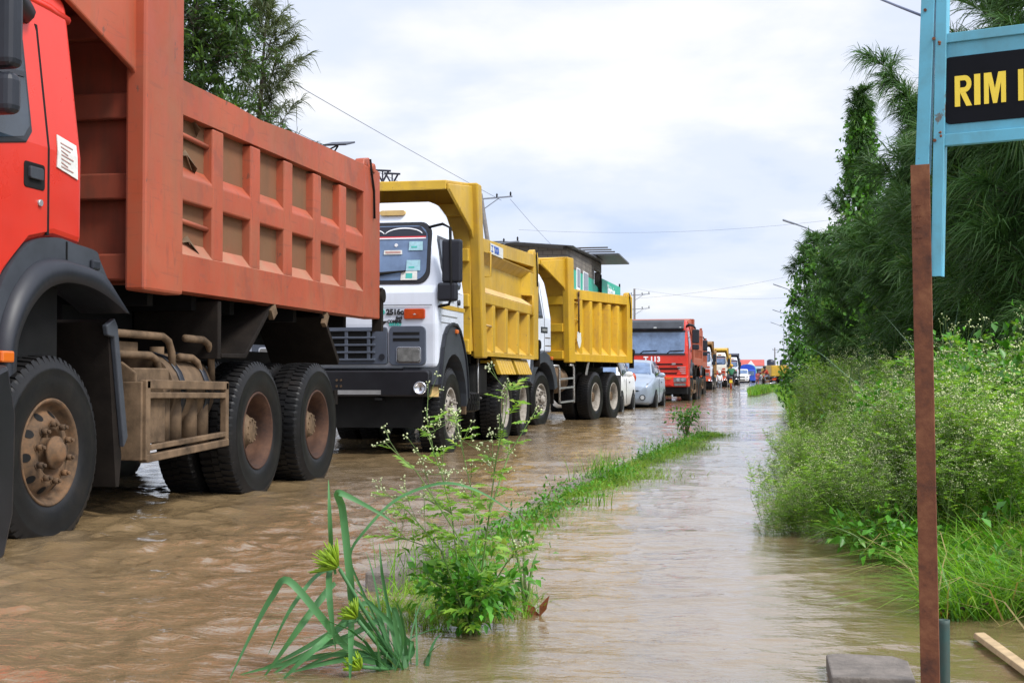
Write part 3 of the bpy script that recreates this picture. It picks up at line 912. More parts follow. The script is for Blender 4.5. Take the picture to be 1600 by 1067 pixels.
        for (yy, kd, rm) in ((0, 'f', 'mud'), (3.01, 'r', 'brown'), (4.36, 'r', 'brown')):
            wheel(t, s, 1.08, yy, .475, kd, rm)
    b = MB(); b.box(-.9, .9, 5.75, 5.85, .62, .76); b.build('rear_bumper', M['mudplate'], t)
    if near:
        s = 1
        b = MB(); side_plate(b, [(.02, 2.06), (.035, 2.245), (.235, 2.215), (.245, 2.02)], 1, hw, .008, .006); st = b.build('sticker', M['paper'], t)
        b = MB()
        for k in range(7):
            z = 2.20 - k * .022
            side_plate(b, [(.06, z), (.06, z + .006), (.19 - .03 * (k % 3), z - .012), (.19 - .03 * (k % 3), z - .018)], 1, hw, .0115, .003)
        b.build('sticker_text', M['faint_print'], st)
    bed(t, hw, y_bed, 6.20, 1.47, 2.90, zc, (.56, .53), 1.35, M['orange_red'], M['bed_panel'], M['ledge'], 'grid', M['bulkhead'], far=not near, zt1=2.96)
    return t

# ------------------------------------------------------------------ round-topped tipper (white cab, yellow bed)
def round_tipper(name, label, loc, rotz=0.0, near=False, cabm='white', grillem='grille', bumperm='blackgloss', bedm='yellow', group=None, style='shelf', stripe=True, rim='grey'):
    t = thing(name, label, 'dump truck', loc, rotz, group)
    hw = 1.20
    chassis(t, -.5, 5.7, [3.25, 4.62])
    poly = [(-.62, .98), (-.64, 1.5), (-.62, 1.86), (-.585, 1.95), (-.46, 2.62), (-.40, 2.80), (-.28, 2.92), (-.12, 2.975), (.2, 2.985), (.50, 2.90), (.63, 2.70), (.68, 2.45), (.70, 1.18), (-.30, 1.18), (-.30, .98)]
    me = shell(poly, hw, (1.4, 1.9, 2.2, 2.5, 2.7, 2.85), .20, 2.0)
    me.name = 'cab'; me.materials.append(M[cabm])
    cab = inst('cab', me, t); add_bevel(cab, .10, 4, 40)
    pts = [(.9, -.62), (1.5, -.64), (1.86, -.62), (1.95, -.585), (2.62, -.46), (2.80, -.40), (2.92, -.28), (3.2, -.1)]
    def fy(z):
        for (za, ya), (zb_, yb) in zip(pts, pts[1:]):
            if z <= zb_: return ya + (yb - ya) * (z - za) / (zb_ - za)
        return -.1
    def front(b, poly, off, th=.012):
        b.prism(poly, 'y', 0, 1, lambda x, y, z: (x, fy(z) - off + (th if y else 0), z))
    o = rrect(-1.085, 1.085, 1.965, 2.70, .14, 6)
    def shrink(pl, d): return [(x - math.copysign(min(d, abs(x)), x), z - math.copysign(d, z - 2.33)) for x, z in pl]
    b = MB(); front(b, o, .010, .03); b.build('windscreen_seal', M['blackgloss'], t)
    b = MB(); front(b, shrink(o, .045), .016, .02); ws = b.build('windscreen', M['glass_b'], t)
    b = MB(); front(b, [(-1.02, 2.50), (1.02, 2.50), (1.02, 2.56), (.95, 2.645), (-.95, 2.645), (-1.02, 2.56)], .0195, .01); b.build('sun_band', M['band'], ws)
    b = MB(); front(b, [(-1.02, 2.498), (1.02, 2.498), (1.02, 2.513), (-1.02, 2.513)], .022, .008); b.build('band_edge', M['white_mark'], ws)
    b = MB(); front(b, [(-1.02, 2.513), (1.02, 2.513), (1.02, 2.528), (-1.02, 2.528)], .0225, .008); b.build('band_line', M['red_mark'], ws)
    if near:
        b = MB()
        for c in (.29, .75):
            pp = [(c + .23 * math.cos(R(a)), 2.535 + .085 * math.sin(R(a)) * (1 if True else 1)) for a in range(15, 166, 10)]
            for (p, q_) in zip(pp, pp[1:]):
                front(b, [p, q_, (q_[0], q_[1] + .013), (p[0], p[1] + .013)], .0235, .006)
        b.build('band_wave', M['white_mark'], ws)
        b = MB()
        front(b, [(-.08, 2.56), (.12, 2.62), (.12, 2.632), (-.08, 2.574)], .024, .006); front(b, [(-.12, 2.60), (.03, 2.535), (.03, 2.548), (-.12, 2.612)], .024, .006)
        b.each('band_cross', M['redlens'], ws)
        for (x0, x1, z0, z1, mm) in ((.82, .99, 2.36, 2.465, 'cyan_mark'), (.80, .97, 2.12, 2.245, 'cyan_mark'), (.74, .94, 1.99 + .02, 2.115, 'paper'), (.52, .745, 2.315, 2.365, 'paper')):
            b = MB(); front(b, [(x0, z0), (x1, z0), (x1 - .005, z1), (x0 + .004, z1)], .0245, .004); st = b.build('sticker', M[mm], ws)
            b = MB()
            if x0 == .74: front(b, [(x0 + .06, z0 + .02), (x1 - .06, z0 + .02), (x1 - .06, z0 + .08), (x0 + .06, z0 + .08)], .0262, .003)
            elif x0 == .52: front(b, [(x0 + .02, z0 + .012), (x1 - .02, z0 + .012), (x1 - .02, z1 - .012), (x0 + .02, z1 - .012)], .0262, .003)
            else: front(b, [(x0 + .03, z0 + .03), (x1 - .07, z0 + .03), (x1 - .07, z0 + .05), (x0 + .03, z0 + .05)], .0262, .003)
            b.build('sticker_print', M['teal_mark'] if x0 != .52 else M['faint_print'], st)
        b = MB(); b.cyl((.665, fy(2.43) - .016, 2.425), .02, -.009, .0, 'y', 14); b.build('round_sticker', M['white_mark'], ws)
    b = MB(); b.tube([(-.2, fy(1.99) - .05, 1.985), (.15, fy(2.06) - .05, 2.055), (.80, fy(2.11) - .04, 2.115)], [.02, .032, .010], 8)
    b.tube([(-.1, fy(1.95) - .02, 1.92), (.15, fy(2.06) - .06, 2.05)], .012, 6); b.build('wiper', M['black'], t)
    if near:
        b = MB()
        b.box(.22, .225, fy(1.9) - .03, fy(1.9), 1.70, 1.93); b.box(-1.0, 1.13, -.648, -.64, 1.715, 1.722); b.box(.44, .448, -.648, -.62, 1.46, 1.93)
        b.each('panel_seam', M['plastic'], t)
    b = MB(); b.prism(rrect(.44, .75, 2.785, 2.845, .03, 4), 'y', -.445, -.36); b.build('marker_lamp', M['yledge'] if near else M['amber'], t)
    b = MB(); b.prism(rrect(-.75, -.44, 2.785, 2.845, .03, 4), 'y', -.445, -.36); b.build('marker_lamp', M['yledge'] if near else M['amber'], t)
    # grille with slats, headlamp panels
    g = MB(); g.prism(rrect(-.60, .60, 1.03, 1.465, .03, 3), 'y', -.66, -.60); gr = g.build('grille', M[grillem], t, .01)
    g = MB(); g.box(-.50, .42, -.664, -.655, 1.085, 1.43); g.build('grille_opening', M['black'], gr)
    g = MB()
    for k in range(5): g.box(-.55, .46, -.685, -.66, 1.075 + k * .085, 1.10 + k * .085)
    for k in range(4): g.box(-.45 + k * .27, -.41 + k * .27, -.680, -.66, 1.08, 1.43)
    g.each('grille_slat', M[grillem], gr, .006)
    g = MB(); g.cyl((.54, 0, 1.12), .035, -.672, -.655, 'y', 14); g.build('grille_cap', M['plastic_d'], gr)
    for s in (-1, 1):
        a, c = sorted((s * .625, s * 1.06))
        b = MB(); b.prism(rrect(a, c, 1.02, 1.475, .06, 4), 'y', -.672, -.60); hp = b.build('headlamp_panel', M[grillem], t, .008)
        b = MB()
        for z in (1.37, 1.30): b.box(a + .05, c - .07, -.676, -.67, z, z + .035)
        b.each('vent_slot', M['black'], hp)
        b = MB(); b.prism(rrect(a + .09, c - .05, 1.05, 1.235, .03, 3), 'y', -.68, -.66); b.mat(1); b.prism(rrect(a + .105, c - .065, 1.065, 1.22, .03, 3), 'y', -.69, -.67); b.build('headlamp', [M['chrome'], M['lamp_d']], hp, .004)
        b = MB(); b.prism(rrect(*sorted((s * .80, s * 1.05)), 1.555, 1.675, .02, 3), 'y', -.668, -.62); tl = b.build('turn_lamp', M['redlens'], t, .008)
        b = MB(); b.prism([(s * .93 - .02, 1.605), (s * .93 + .02, 1.605), (s * .93, 1.62)], 'y', -.671, -.66); b.build('lamp_bulb', M['lamp'], tl)
    if near:
        b = MB(); b.prism([(.50 + .065 * math.cos(R(a)), 1.638 + .045 * math.sin(R(a))) for a in range(0, 360, 20)], 'y', -.6485, -.63); b.mat(1)
        b.box(.47, .52, -.6495, -.64, 1.61, 1.62); b.box(.46, .54, -.6495, -.64, 1.64, 1.65)
        b.build('oval_badge', [M['teal_mark'], M['black_mark']], t)
        text('lettering', '2516c', .085, M['black_mark'], t, (.585, -.648, 1.61), FACE_Y, .005)
        text('lettering', '6x4', .05, M['black_mark'], t, (.70, -.648, 1.555), FACE_Y, .003)
        text('lettering', 'COMINS', .055, M['black_mark'], t, (.60, -.648, 1.508), FACE_Y, .003, sx=.8)
        text('lettering', 'BATIO', .05, M['teal_mark'], t, (.62, -.648, 1.482 - .002), FACE_Y, .003)
        b = MB(); b.prism([(.50, 1.535), (.60, 1.535), (.56, 1.50), (.545, 1.49), (.53, 1.50)], 'y', -.6485, -.63); b.build('arrow_badge', M['black_mark'], t)
    # bumper
    b = MB(); b.prism(rrect(-1.13, 1.13, .66, .965, .05, 3), 'y', -.74, -.56); bp = b.build('bumper', M[bumperm], t, .02)
    b = MB(); b.box(-.58, .55, -.745, -.735, .685, .735); b.build('reflective_strip', M['alu'], bp)
    b = MB()
    for s in (-1, 1): b.lathe([(.075, -.74), (.075, -.765), (.062, -.765), (.058, -.75), (.001, -.748)], (s * 1.02, 0, .76), 'y', 20)
    b.each('fog_lamp', M['chrome'], bp)
    b = MB()
    for x in (.02, .07):
        for z in (.78, .85): b.cyl((x, 0, z), .014, -.75, -.735, 'y', 8)
    b.box(-.35, -.17, -.745, -.735, .79, .87)
    b.each('tow_bolt', M['mudmetal'], bp)
    if not near:
        b = MB(); b.box(-.30, .30, -.75, -.74, .80, .92); b.build('number_plate', M['yellow_mark'], bp)
    b = MB(); b.box(-1.0, 1.0, -.62, -.2, .30, .66); b.build('lower_valance', M['black'], t)
    for s in (-1, 1):
        hwS = hw
        # side window, door seams, colour stripe
        def sp(b, poly, off, th=.012): side_plate(b, poly, s, hw, off, th, .20, 2.0)
        b = MB(); sp(b, [(-.40, 1.95), (-.30, 2.50), (-.24, 2.56), (.42, 2.56), (.48, 2.48), (.48, 2.02), (.42, 1.96), (-.35, 1.90)], .008); ws_ = b.build('window_seal', M['blackgloss'], t)
        b = MB(); sp(b, [(-.33, 2.0), (-.25, 2.48), (-.20, 2.52), (.38, 2.52), (.43, 2.45), (.43, 2.05), (.38, 2.0)], .014); b.build('side_window', M['glass'], t)
        b = MB(); b.tube([(s * 1.195, -.40, 1.93), (s * 1.14, -.36, 2.2), (s * 1.075, -.31, 2.5)], .022, 8); b.build('door_pillar_strip', M['plastic'], t)
        if stripe:
            b = MB(); sp(b, [(-.52, 1.685), (-.52, 1.735), (.69, 1.735), (.69, 1.685)], .007); b.build('stripe', M['yellow'], t)
        b = MB(); sp(b, [(-.48, 1.60), (-.48, 1.612), (.3, 1.612), (.3, 1.60)], .005); sp(b, [(-.5, 1.52), (-.5, 1.53), (.25, 1.53), (.25, 1.52)], .005); b.each('door_crease', M['alu'], t)
        b = MB(); sp(b, [(-.10, 1.80), (-.10, 1.825), (.13, 1.825), (.13, 1.80)], .02, .02); b.cyl((s * 1.205, .33, 1.79), .035, -.02, .025, 'x', 12); b.build('handle', M['plastic_d'], t)
        # arch fender
        no = 12
        inner = [(.02 + .66 * math.cos(R(a)), .50 + .66 * math.sin(R(a))) for a in np.linspace(158, 2, no)]
        outer = [(-.66, .80), (-.60, 1.02), (-.53, 1.22), (-.42, 1.38), (-.27, 1.48), (-.08, 1.52), (.12, 1.51), (.30, 1.44), (.46, 1.30), (.60, 1.12), (.70, .90), (.75, .62)]
        b = MB()
        for i in range(no - 1): b.prism([outer[i], outer[i + 1], inner[i + 1], inner[i]], 'x', s * .78, s * 1.235)
        fe = b.build('fender', M['plastic'], t)
        b = MB()
        for i in range(no - 1): b.bar((s * 1.24, *outer[i]), (s * 1.24, *outer[i + 1]), .03, .03)
        b.build('fender_rim', M['plastic_d'], fe)
        b = MB(); b.obox((s * 1.245, .10, 1.43), (.04, .09, .05)); b.build('side_marker', M['amber'], fe, .012)
        b = MB(); b.prism([(-.66, .66), (-.60, .66), (-.50, .98), (-.56, .98)], 'x', s * 1.0, s * 1.2); b.build('corner_plate', M['yledge'] if near else M[cabm], t)
        b = MB(); b.box(*sorted((s * .7, s * 1.19)), .80, .84, .42, 1.15); b.build('mud_flap', M['mudmetal'], t)
        # mirrors on a bow
        b = MB(); b.tube([(s * 1.06, -.50, 2.63), (s * 1.25, -.62, 2.65), (s * 1.345, -.64, 2.60), (s * 1.36, -.64, 1.80), (s * 1.33, -.64, 1.72), (s * 1.20, -.60, 1.70)], .017, 8); mr = b.build('mirror_arm', M['black'], t)
        b = MB(); b.obox((s * 1.36, -.60, 2.22), (.235, .09, .50)); b.build('mirror', M['plastic_d'], mr, .03, 3)
        b = MB(); b.obox((s * 1.31, -.61, 1.865), (.235, .09, .215)); b.build('wide_mirror', M['plastic_d'], mr, .03, 3)
        for (yy, kd) in ((0, 'f'), (3.25, 'r'), (4.62, 'r')): wheel(t, s, 1.06, yy, .46, kd, rim)
        # under-bed fenders over the rear wheels
        for yy in (3.25, 4.55):
            b = MB()
            for k in range(6):
                y = yy - .55 + k * .185
                b.prism([(y, 1.155), (y + .165, 1.155), (y + .15, .92), (y + .02, .92)], 'x', s * 1.10, s * 1.17, lambda x, y_, z: (x + s * (.09 if z < 1 else 0), y_, z))
            b.box(*sorted((s * .55, s * 1.16)), yy - .55, yy + .55, 1.08, 1.12)
            b.build('wheel_cover', M[bedm], t, .008)
        b = MB(); b.tube([(s * 1.1, 1.9, 1.15), (s * 1.1, 1.9, .62), (s * 1.1, 2.1, .6)], .015, 6); b.build('step_bracket', M['alu'], t)
    b = MB(); b.box(.55, 1.08, 1.75, 2.6, .62, 1.06); b.build('fuel_tank', M['black'], t, .05)
    sp_ = inst('spare_tyre', TYRE, t, (.66, 1.52, .56), (0, R(90), 0), (.85, 1, 1))
    bm_ = M[bedm]
    bed(t, 1.22, 1.28, 5.83, 1.165, 2.72, 3.40, (.26, .40, .38), 1.22, bm_, bm_, M['yledge'] if bedm.startswith('yellow') else bm_, style, far=not near, zt1=2.84)
    if near:
        b = MB(); b.box(1.225, 1.229, 2.10, 2.95, 2.555, 2.70); lb = b.build('name_plate', M['paper'], t)
        text('lettering', 'TATA', .125, M['blue_mark'], lb, (1.231, 2.34, 2.585), FACE_X, .008)
        b = MB(); b.prism([(2.15, 2.585), (2.28, 2.585), (2.28, 2.60), (2.225, 2.60), (2.225, 2.66), (2.28, 2.66), (2.28, 2.675), (2.15, 2.675), (2.15, 2.66), (2.205, 2.66), (2.205, 2.60), (2.15, 2.60)], 'x', 1.229, 1.232); b.build('emblem', M['blue_mark'], lb)
    return t
# ------------------------------------------------------------------ square-shouldered white tipper
def white_tipper(name, label, loc, rotz=0.0):
    t = thing(name, label, 'dump truck', loc, rotz)
    hw = 1.2
    chassis(t, -1.1, 6.0, [3.39, 4.70])
    poly = [(-1.25, .95), (-1.28, 1.9), (-1.10, 2.62), (-.95, 2.82), (.25, 2.86), (.46, 2.70), (.52, 2.4), (.54, 1.35), (-.55, 1.35), (-.62, .95)]
    me = shell(poly, hw, (1.5, 2.0, 2.3, 2.6, 2.75), .16, 2.0); me.name = 'cab'; me.materials.append(M['white'])
    cab = inst('cab', me, t); add_bevel(cab, .09, 4, 40)
    def fr(x, y, z): return (x, -1.28 + max(0, z - 1.9) * .25 - .012 + (.02 if y else 0), z)
    b = MB(); b.prism(rrect(-1.06, 1.06, 1.90, 2.58, .1, 4), 'y', 0, 1, fr); b.build('windscreen', M['glass_b'], t)
    b = MB(); b.prism(rrect(-.8, .8, 1.10, 1.6, .05, 3), 'y', -1.30, -1.25); b.build('grille', M['plastic_d'], t)
    b = MB(); b.prism(rrect(-1.2, 1.2, .55, .94, .06, 3), 'y', -1.36, -1.1); bp = b.build('bumper', M['plastic'], t, .02)
    for s in (-1, 1):
        b = MB(); b.prism(rrect(*sorted((s * .75, s * 1.12)), .70, .86, .03, 3), 'y', -1.37, -1.34); b.build('headlamp', M['lamp_d'], bp)
        sp = lambda b, pl, off, th=.012: side_plate(b, pl, s, hw, off, th, .16, 2.0)
        b = MB(); sp(b, [(-1.05, 1.95), (-.9, 2.55), (.02, 2.6), (.05, 2.0)], .008); b.build('window_seal', M['blackgloss'], t)
        b = MB(); sp(b, [(-1.0, 2.0), (-.87, 2.5), (-.02, 2.55), (.0, 2.05)], .014); b.build('side_window', M['glass'], t)
        b = MB(); sp(b, [(.13, 1.32), (.145, 1.32), (.145, 2.7), (.13, 2.7)], .004); b.build('door_seal', M['plastic'], t)
        b = MB(); sp(b, [(-.05, 1.72), (.30, 1.72), (.30, 1.83), (-.05, 1.83)], .008); b.mat(1); sp(b, [(.0, 1.75), (.25, 1.75), (.25, 1.80), (.0, 1.80)], .014); b.build('handle', [M['plastic_d'], M['alu']], t)
        b = MB()
        for (z, w) in ((1.62, .28), (1.47, .34)): sp(b, [(.18, z), (.18 + w, z), (.18 + w, z + .015), (.18, z + .015)], .005)
        b.build('panel_crease', M['mudmetal'], t)
        b = MB(); ang = np.linspace(160, 12, 12)
        for a, c in zip(ang, ang[1:]):
            p = lambda q, rr, h: (.02 + rr * math.cos(R(q)), .50 + h * math.sin(R(q)))
            b.prism([p(a, .80, .86), p(c, .80, .86), p(c, .63, .66), p(a, .63, .66)], 'x', s * .8, s * 1.24)
        fe = b.build('fender', M['plastic'], t, .01)
        b = MB(); b.obox((s * 1.245, .42, 1.24), (.05, .10, .06)); b.build('side_marker', M['amber'], fe, .012)
        b = MB(); b.tube([(s * 1.08, -1.0, 2.66), (s * 1.3, -1.15, 2.72), (s * 1.42, -1.17, 2.62)], .03, 8); mr = b.build('mirror_arm', M['plastic_d'], t)
        b = MB(); b.obox((s * 1.42, -1.15, 2.30), (.26, .12, .60)); b.build('mirror', M['plastic_d'], mr, .04, 3)
        b = MB(); b.obox((s * 1.40, -1.15, 1.82), (.25, .11, .24)); b.build('wide_mirror', M['plastic_d'], mr, .03, 3)
        for (yy, kd) in ((0, 'f'), (3.39, 'r'), (4.70, 'r')): wheel(t, s, 1.05, yy, .455, kd, 'grey')
        X = lambda d: s * (hw - d)
        b = MB(); b.lathe([(.001, .70), (.22, .70), (.27, .76), (.27, 1.32), (.25, 1.34), (.25, 1.44), (.27, 1.46), (.27, 1.86), (.22, 1.92), (.001, 1.92)], (X(.38), 0, .82), 'y', 24); b.build('fuel_tank', M['mudmetal'], t)
        b = MB()
        zz_ = (.40, .68, .86)
        for z in zz_: b.bar((X(.04), 1.15, z - .02), (X(.04), 2.02, z), .035)
        b.tube([(X(.04), .75, 1.10), (X(.04), 1.05, 1.10), (X(.04), 1.12, 1.04), (X(.04), 1.13, .38)], .022, 8)
        b.tube([(X(.04), 1.75, 1.12), (X(.04), 1.95, 1.12), (X(.04), 2.01, 1.05), (X(.04), 2.02, .36)], .022, 8)
        b.build('tank_guard', M['alu'], t)
        b = MB(); b.bar((X(.03), 2.95, 1.2), (X(.03), 2.78, .92), .035); b.bar((X(.03), 5.05, 1.2), (X(.03), 5.35, .92), .035); b.box(*sorted((X(.04), X(.5))), 5.34, 5.37, .45, .92)
        b.build('flap_stay', M['alu'], t)
        b = MB(); b.box(*sorted((X(.02), X(.55))), .70, .74, .36, 1.1); b.build('mud_flap', M['mudplate'], t)
    b = MB(); b.box(-.9, .9, 5.85, 5.95, .55, .72); b.build('rear_bumper', M['mudplate'], t)
    bed(t, 1.2, 1.5, 6.15, 1.20, 2.66, 3.28, (.36, .42, .12), 1.35, M['yellow2'], M['yellow2'], M['yellow2'], 'upright', zt1=2.73)
    return t

# ------------------------------------------------------------------ cars, van, covered lorry
CAR_TYRE = tyre_mesh(.34, .10, 40)
CAR_RIM = MB().lathe([(.19, .085), (.21, .10), (.20, .10), (.17, .06), (.06, .05), (.05, .07), (.001, .07)], (0, 0, 0), 'x', 24).mesh('rim', M['alu'])
CAR_HUB = MB().cyl((0, 0, 0), .16, -.1, .04, 'x', 16).mesh('wheel', M['black'])
def car(name, label, cat, loc, col, ST, L0, wy, rotz=0.0, group=None, wz=.27, ws=(4, 5), rw=(8, 9), side=(4.35, 8.3), npane=2):
    """ST: stations from nose to tail (y, sill z, belt z, top z, half width, half width of the top); one lofted shell, panes lie on it"""
    t = thing(name, label, cat, loc, rotz, group)
    ST = np.array(ST, float); n = len(ST); SUB = 8
    U = np.linspace(0, n - 1, (n - 1) * SUB + 1)
    S_ = np.stack([np.interp(U, np.arange(n), ST[:, k]) for k in range(6)], 1)
    K = S_.copy()                                   # soften the kinks
    for _ in range(5):
        K[1:-1] = .25 * K[:-2] + .5 * K[1:-1] + .25 * K[2:]
    S_ = K
    def sec(r):
        y, zb, zt, zr, w, wr = r
        return [(0, zb), (w * .84, zb), (w * .95, zb + .06), (w, zb + (zt - zb) * .45), (w * .985, zt - .08), (w * .955, zt - .015), (w * .93, zt + .01),
                (wr + (w * .93 - wr) * .5 + .012, zt + (zr - zt) * .5), (wr, zr - .05), (wr * .93, zr - .015), (wr * .75, zr + .008), (0, zr + .03)]
    grid = []
    for r in S_:
        h = sec(r); grid.append([(-x, r[0], z) for x, z in h] + [(x, r[0], z) for x, z in h[::-1][1:]])
    m = len(grid[0]); vs = [p for row in grid for p in row]
    fs = [(i * m + j, i * m + j + 1, (i + 1) * m + j + 1, (i + 1) * m + j) for i in range(len(grid) - 1) for j in range(m - 1)]
    b = MB(); b.add(vs, fs, True); b.add([grid[0][j] for j in range(m)], [list(range(m))]); b.add([grid[-1][j] for j in range(m)], [list(range(m))])
    b.build('body', col, t)
    G = np.array(grid)
    def patch(nm, mat, u0, u1, cols, off=.008, par=t):
        i0, i1 = int(round(u0 * SUB)), int(round(u1 * SUB)); Q = G[i0:i1 + 1][:, cols]
        du = np.gradient(Q, axis=0); dv = np.gradient(Q, axis=1); nn = np.cross(du, dv); nn /= np.maximum(1e-9, np.linalg.norm(nn, axis=-1, keepdims=True))
        c = Q.mean((0, 1)); ctr = np.array([0, 0, .7])
        if ((c - ctr) * nn.mean((0, 1))).sum() < 0: nn = -nn
        A = Q + nn * off; B = Q - nn * .02; h, w_ = Q.shape[:2]
        vv = np.concatenate([A.reshape(-1, 3), B.reshape(-1, 3)]); o = h * w_; ff = []
        for i in range(h - 1):
            for j in range(w_ - 1): ff.append((i * w_ + j, i * w_ + j + 1, (i + 1) * w_ + j + 1, (i + 1) * w_ + j))
        edge = [(0, j) for j in range(w_)] + [(i, w_ - 1) for i in range(1, h)] + [(h - 1, j) for j in range(w_ - 2, -1, -1)] + [(i, 0) for i in range(h - 2, 0, -1)]
        for (a, c_) in zip(edge, edge[1:] + edge[:1]): p, q = a[0] * w_ + a[1], c_[0] * w_ + c_[1]; ff.append((p, q, o + q, o + p))
        return MB().add(vv, ff, True).build(nm, mat, par)
    patch('windscreen', M['glass_b'], ws[0] + .12, ws[1] - .05, list(range(9, 14)))
    patch('rear_window', M['glass_b'], rw[0] + .1, rw[1] - .2, list(range(9, 14)))
    for cols in ([6, 7, 8], [14, 15, 16]):
        for k in range(npane):
            a = side[0] + (side[1] - side[0]) * k / npane + .06; c = side[0] + (side[1] - side[0]) * (k + 1) / npane - .06
            patch('side_window', M['glass'], a, c, cols)
    y0 = ST[0, 0]; hw = ST[:, 4].max(); zh = ST[2, 2]; zb = ST[3, 1]
    for s in (-1, 1):
        b = MB(); b.ball((s * (hw + .10), ST[4, 0] + .38, ST[4, 2] + .08), .10, 12, (1.1, .55, .75)); b.bar((s * (hw - .06), ST[4, 0] + .40, ST[4, 2] + .03), (s * (hw + .06), ST[4, 0] + .40, ST[4, 2] + .06), .03); b.build('mirror', col, t)
        b = MB(); b.ball((s * (ST[2, 4] - .20), ST[2, 0] + .02, zh - .10), .17, 14, (1.0, .8, .52)); b.build('headlamp', M['lamp_d'], t)
        b = MB(); b.cyl((s * (ST[1, 4] - .16), 0, zb + .22), .085, y0 - .02, y0 + .3, 'y', 16); b.mat(1); b.cyl((s * (ST[1, 4] - .16), 0, zb + .22), .06, y0 - .028, y0 + .3, 'y', 14); b.build('fog_lamp', [M['plastic_d'], M['lamp']], t)
        b = MB(); b.ball((s * (ST[-2, 4] - .06), ST[-2, 0], ST[-2, 2] - .05), .12, 10, (.7, 1.0, 1.2)); b.build('tail_lamp', M['redlens'], t)
        for yy in wy:
            ring = [(yy + .385 * math.cos(R(a)), wz + .385 * math.sin(R(a))) for a in range(-20, 201, 20)]
            b = MB(); b.prism(ring, 'x', s * (hw - .3), s * (hw + .004)); b.build('wheel_arch', M['black'], t)
            w = inst('wheel', CAR_HUB, t, (s * (hw - .09), yy, wz), (0, 0, 0 if s > 0 else PI))
            inst('tyre', CAR_TYRE, w); inst('rim', CAR_RIM, w)
        b = MB(); b.box(*sorted((s * (hw - .004), s * (hw + .006))), -.42, -.41, zb + .1, ST[5, 2] - .03); b.box(*sorted((s * (hw - .004), s * (hw + .012))), .25, .40, ST[5, 2] - .16, ST[5, 2] - .13); b.build('door_line', M['plastic_d'], t)
    b = MB(); b.prism(rrect(-.34, .34, zh - .22, zh - .08, .03, 3), 'y', y0 - .012, y0 + .3); b.build('grille', M['plastic_d'], t)
    b = MB(); b.prism(rrect(-.36, .36, zb + .12, zb + .24, .03, 3), 'y', y0 - .012, y0 + .3); b.build('air_intake', M['black'], t)
    b = MB(); b.box(-.26, .26, y0 - .03, y0 - .012, zb + .26, zb + .37); b.build('number_plate', M['paper'], t)
    b = MB(); b.box(-hw + .2, hw - .2, y0 + .4, -y0 - .4, .06, .30); b.build('underside', M['black'], t)
    return t
SUV_S = [(-2.27, .38, .62, .64, .52, .46), (-2.23, .26, .74, .76, .74, .66), (-2.02, .20, .85, .87, .86, .76), (-1.55, .20, .94, .97, .90, .80), (-1.15, .20, .99, 1.03, .905, .78),
         (-.40, .20, 1.00, 1.47, .91, .66), (.3, .20, 1.01, 1.53, .91, .66), (1.2, .20, 1.02, 1.51, .91, .65), (1.75, .20, 1.03, 1.46, .90, .63), (2.14, .22, 1.02, 1.10, .88, .72), (2.25, .34, .80, .84, .80, .70)]
VAN_S = [(-2.25, .36, .70, .74, .66, .56), (-2.22, .26, .86, .90, .80, .70), (-2.16, .22, .94, .98, .86, .78), (-2.08, .22, .98, 1.04, .87, .80), (-1.98, .22, 1.00, 1.10, .88, .78),
         (-1.40, .22, 1.00, 1.78, .88, .70), (-.6, .22, 1.00, 1.86, .88, .70), (1.2, .22, 1.00, 1.86, .88, .70), (2.0, .22, 1.00, 1.82, .88, .70), (2.18, .24, 1.00, 1.2, .86, .74), (2.25, .34, .80, .84, .80, .70)]

# ------------------------------------------------------------------ people and motorbikes
def limb(name, joints, edges, mat, parent, sub=1):
    """one continuous skinned surface over a skeleton: joints {name: (x, y, z, radius)}"""
    ks = list(joints)
    me = bpy.data.meshes.new(name)
    me.from_pydata([joints[k][:3] for k in ks], [(ks.index(a), ks.index(b)) for a, b in edges], [])
    o = bpy.data.objects.new(name, me); COL.objects.link(o)
    me.materials.append(mat)
    sk = o.modifiers.new('skin', 'SKIN'); sk.use_smooth_shade = True
    lay = me.skin_vertices[0].data if me.skin_vertices else None
    if lay is None:
        bm = bmesh.new(); bm.from_mesh(me); bm.verts.layers.skin.verify(); bm.to_mesh(me); bm.free(); lay = me.skin_vertices[0].data
    for i, k in enumerate(ks):
        r = joints[k][3]; lay[i].radius = (r, r) if not isinstance(r, tuple) else r
        lay[i].use_root = (i == 0)
    sb = o.modifiers.new('smooth', 'SUBSURF'); sb.levels = sub; sb.render_levels = sub
    dg = bpy.context.evaluated_depsgraph_get()
    m2 = bpy.data.meshes.new_from_object(o.evaluated_get(dg)); m2.name = name
    if not m2.materials: m2.materials.append(mat)
    bpy.data.objects.remove(o, do_unlink=True)
    return inst(name, m2, parent)

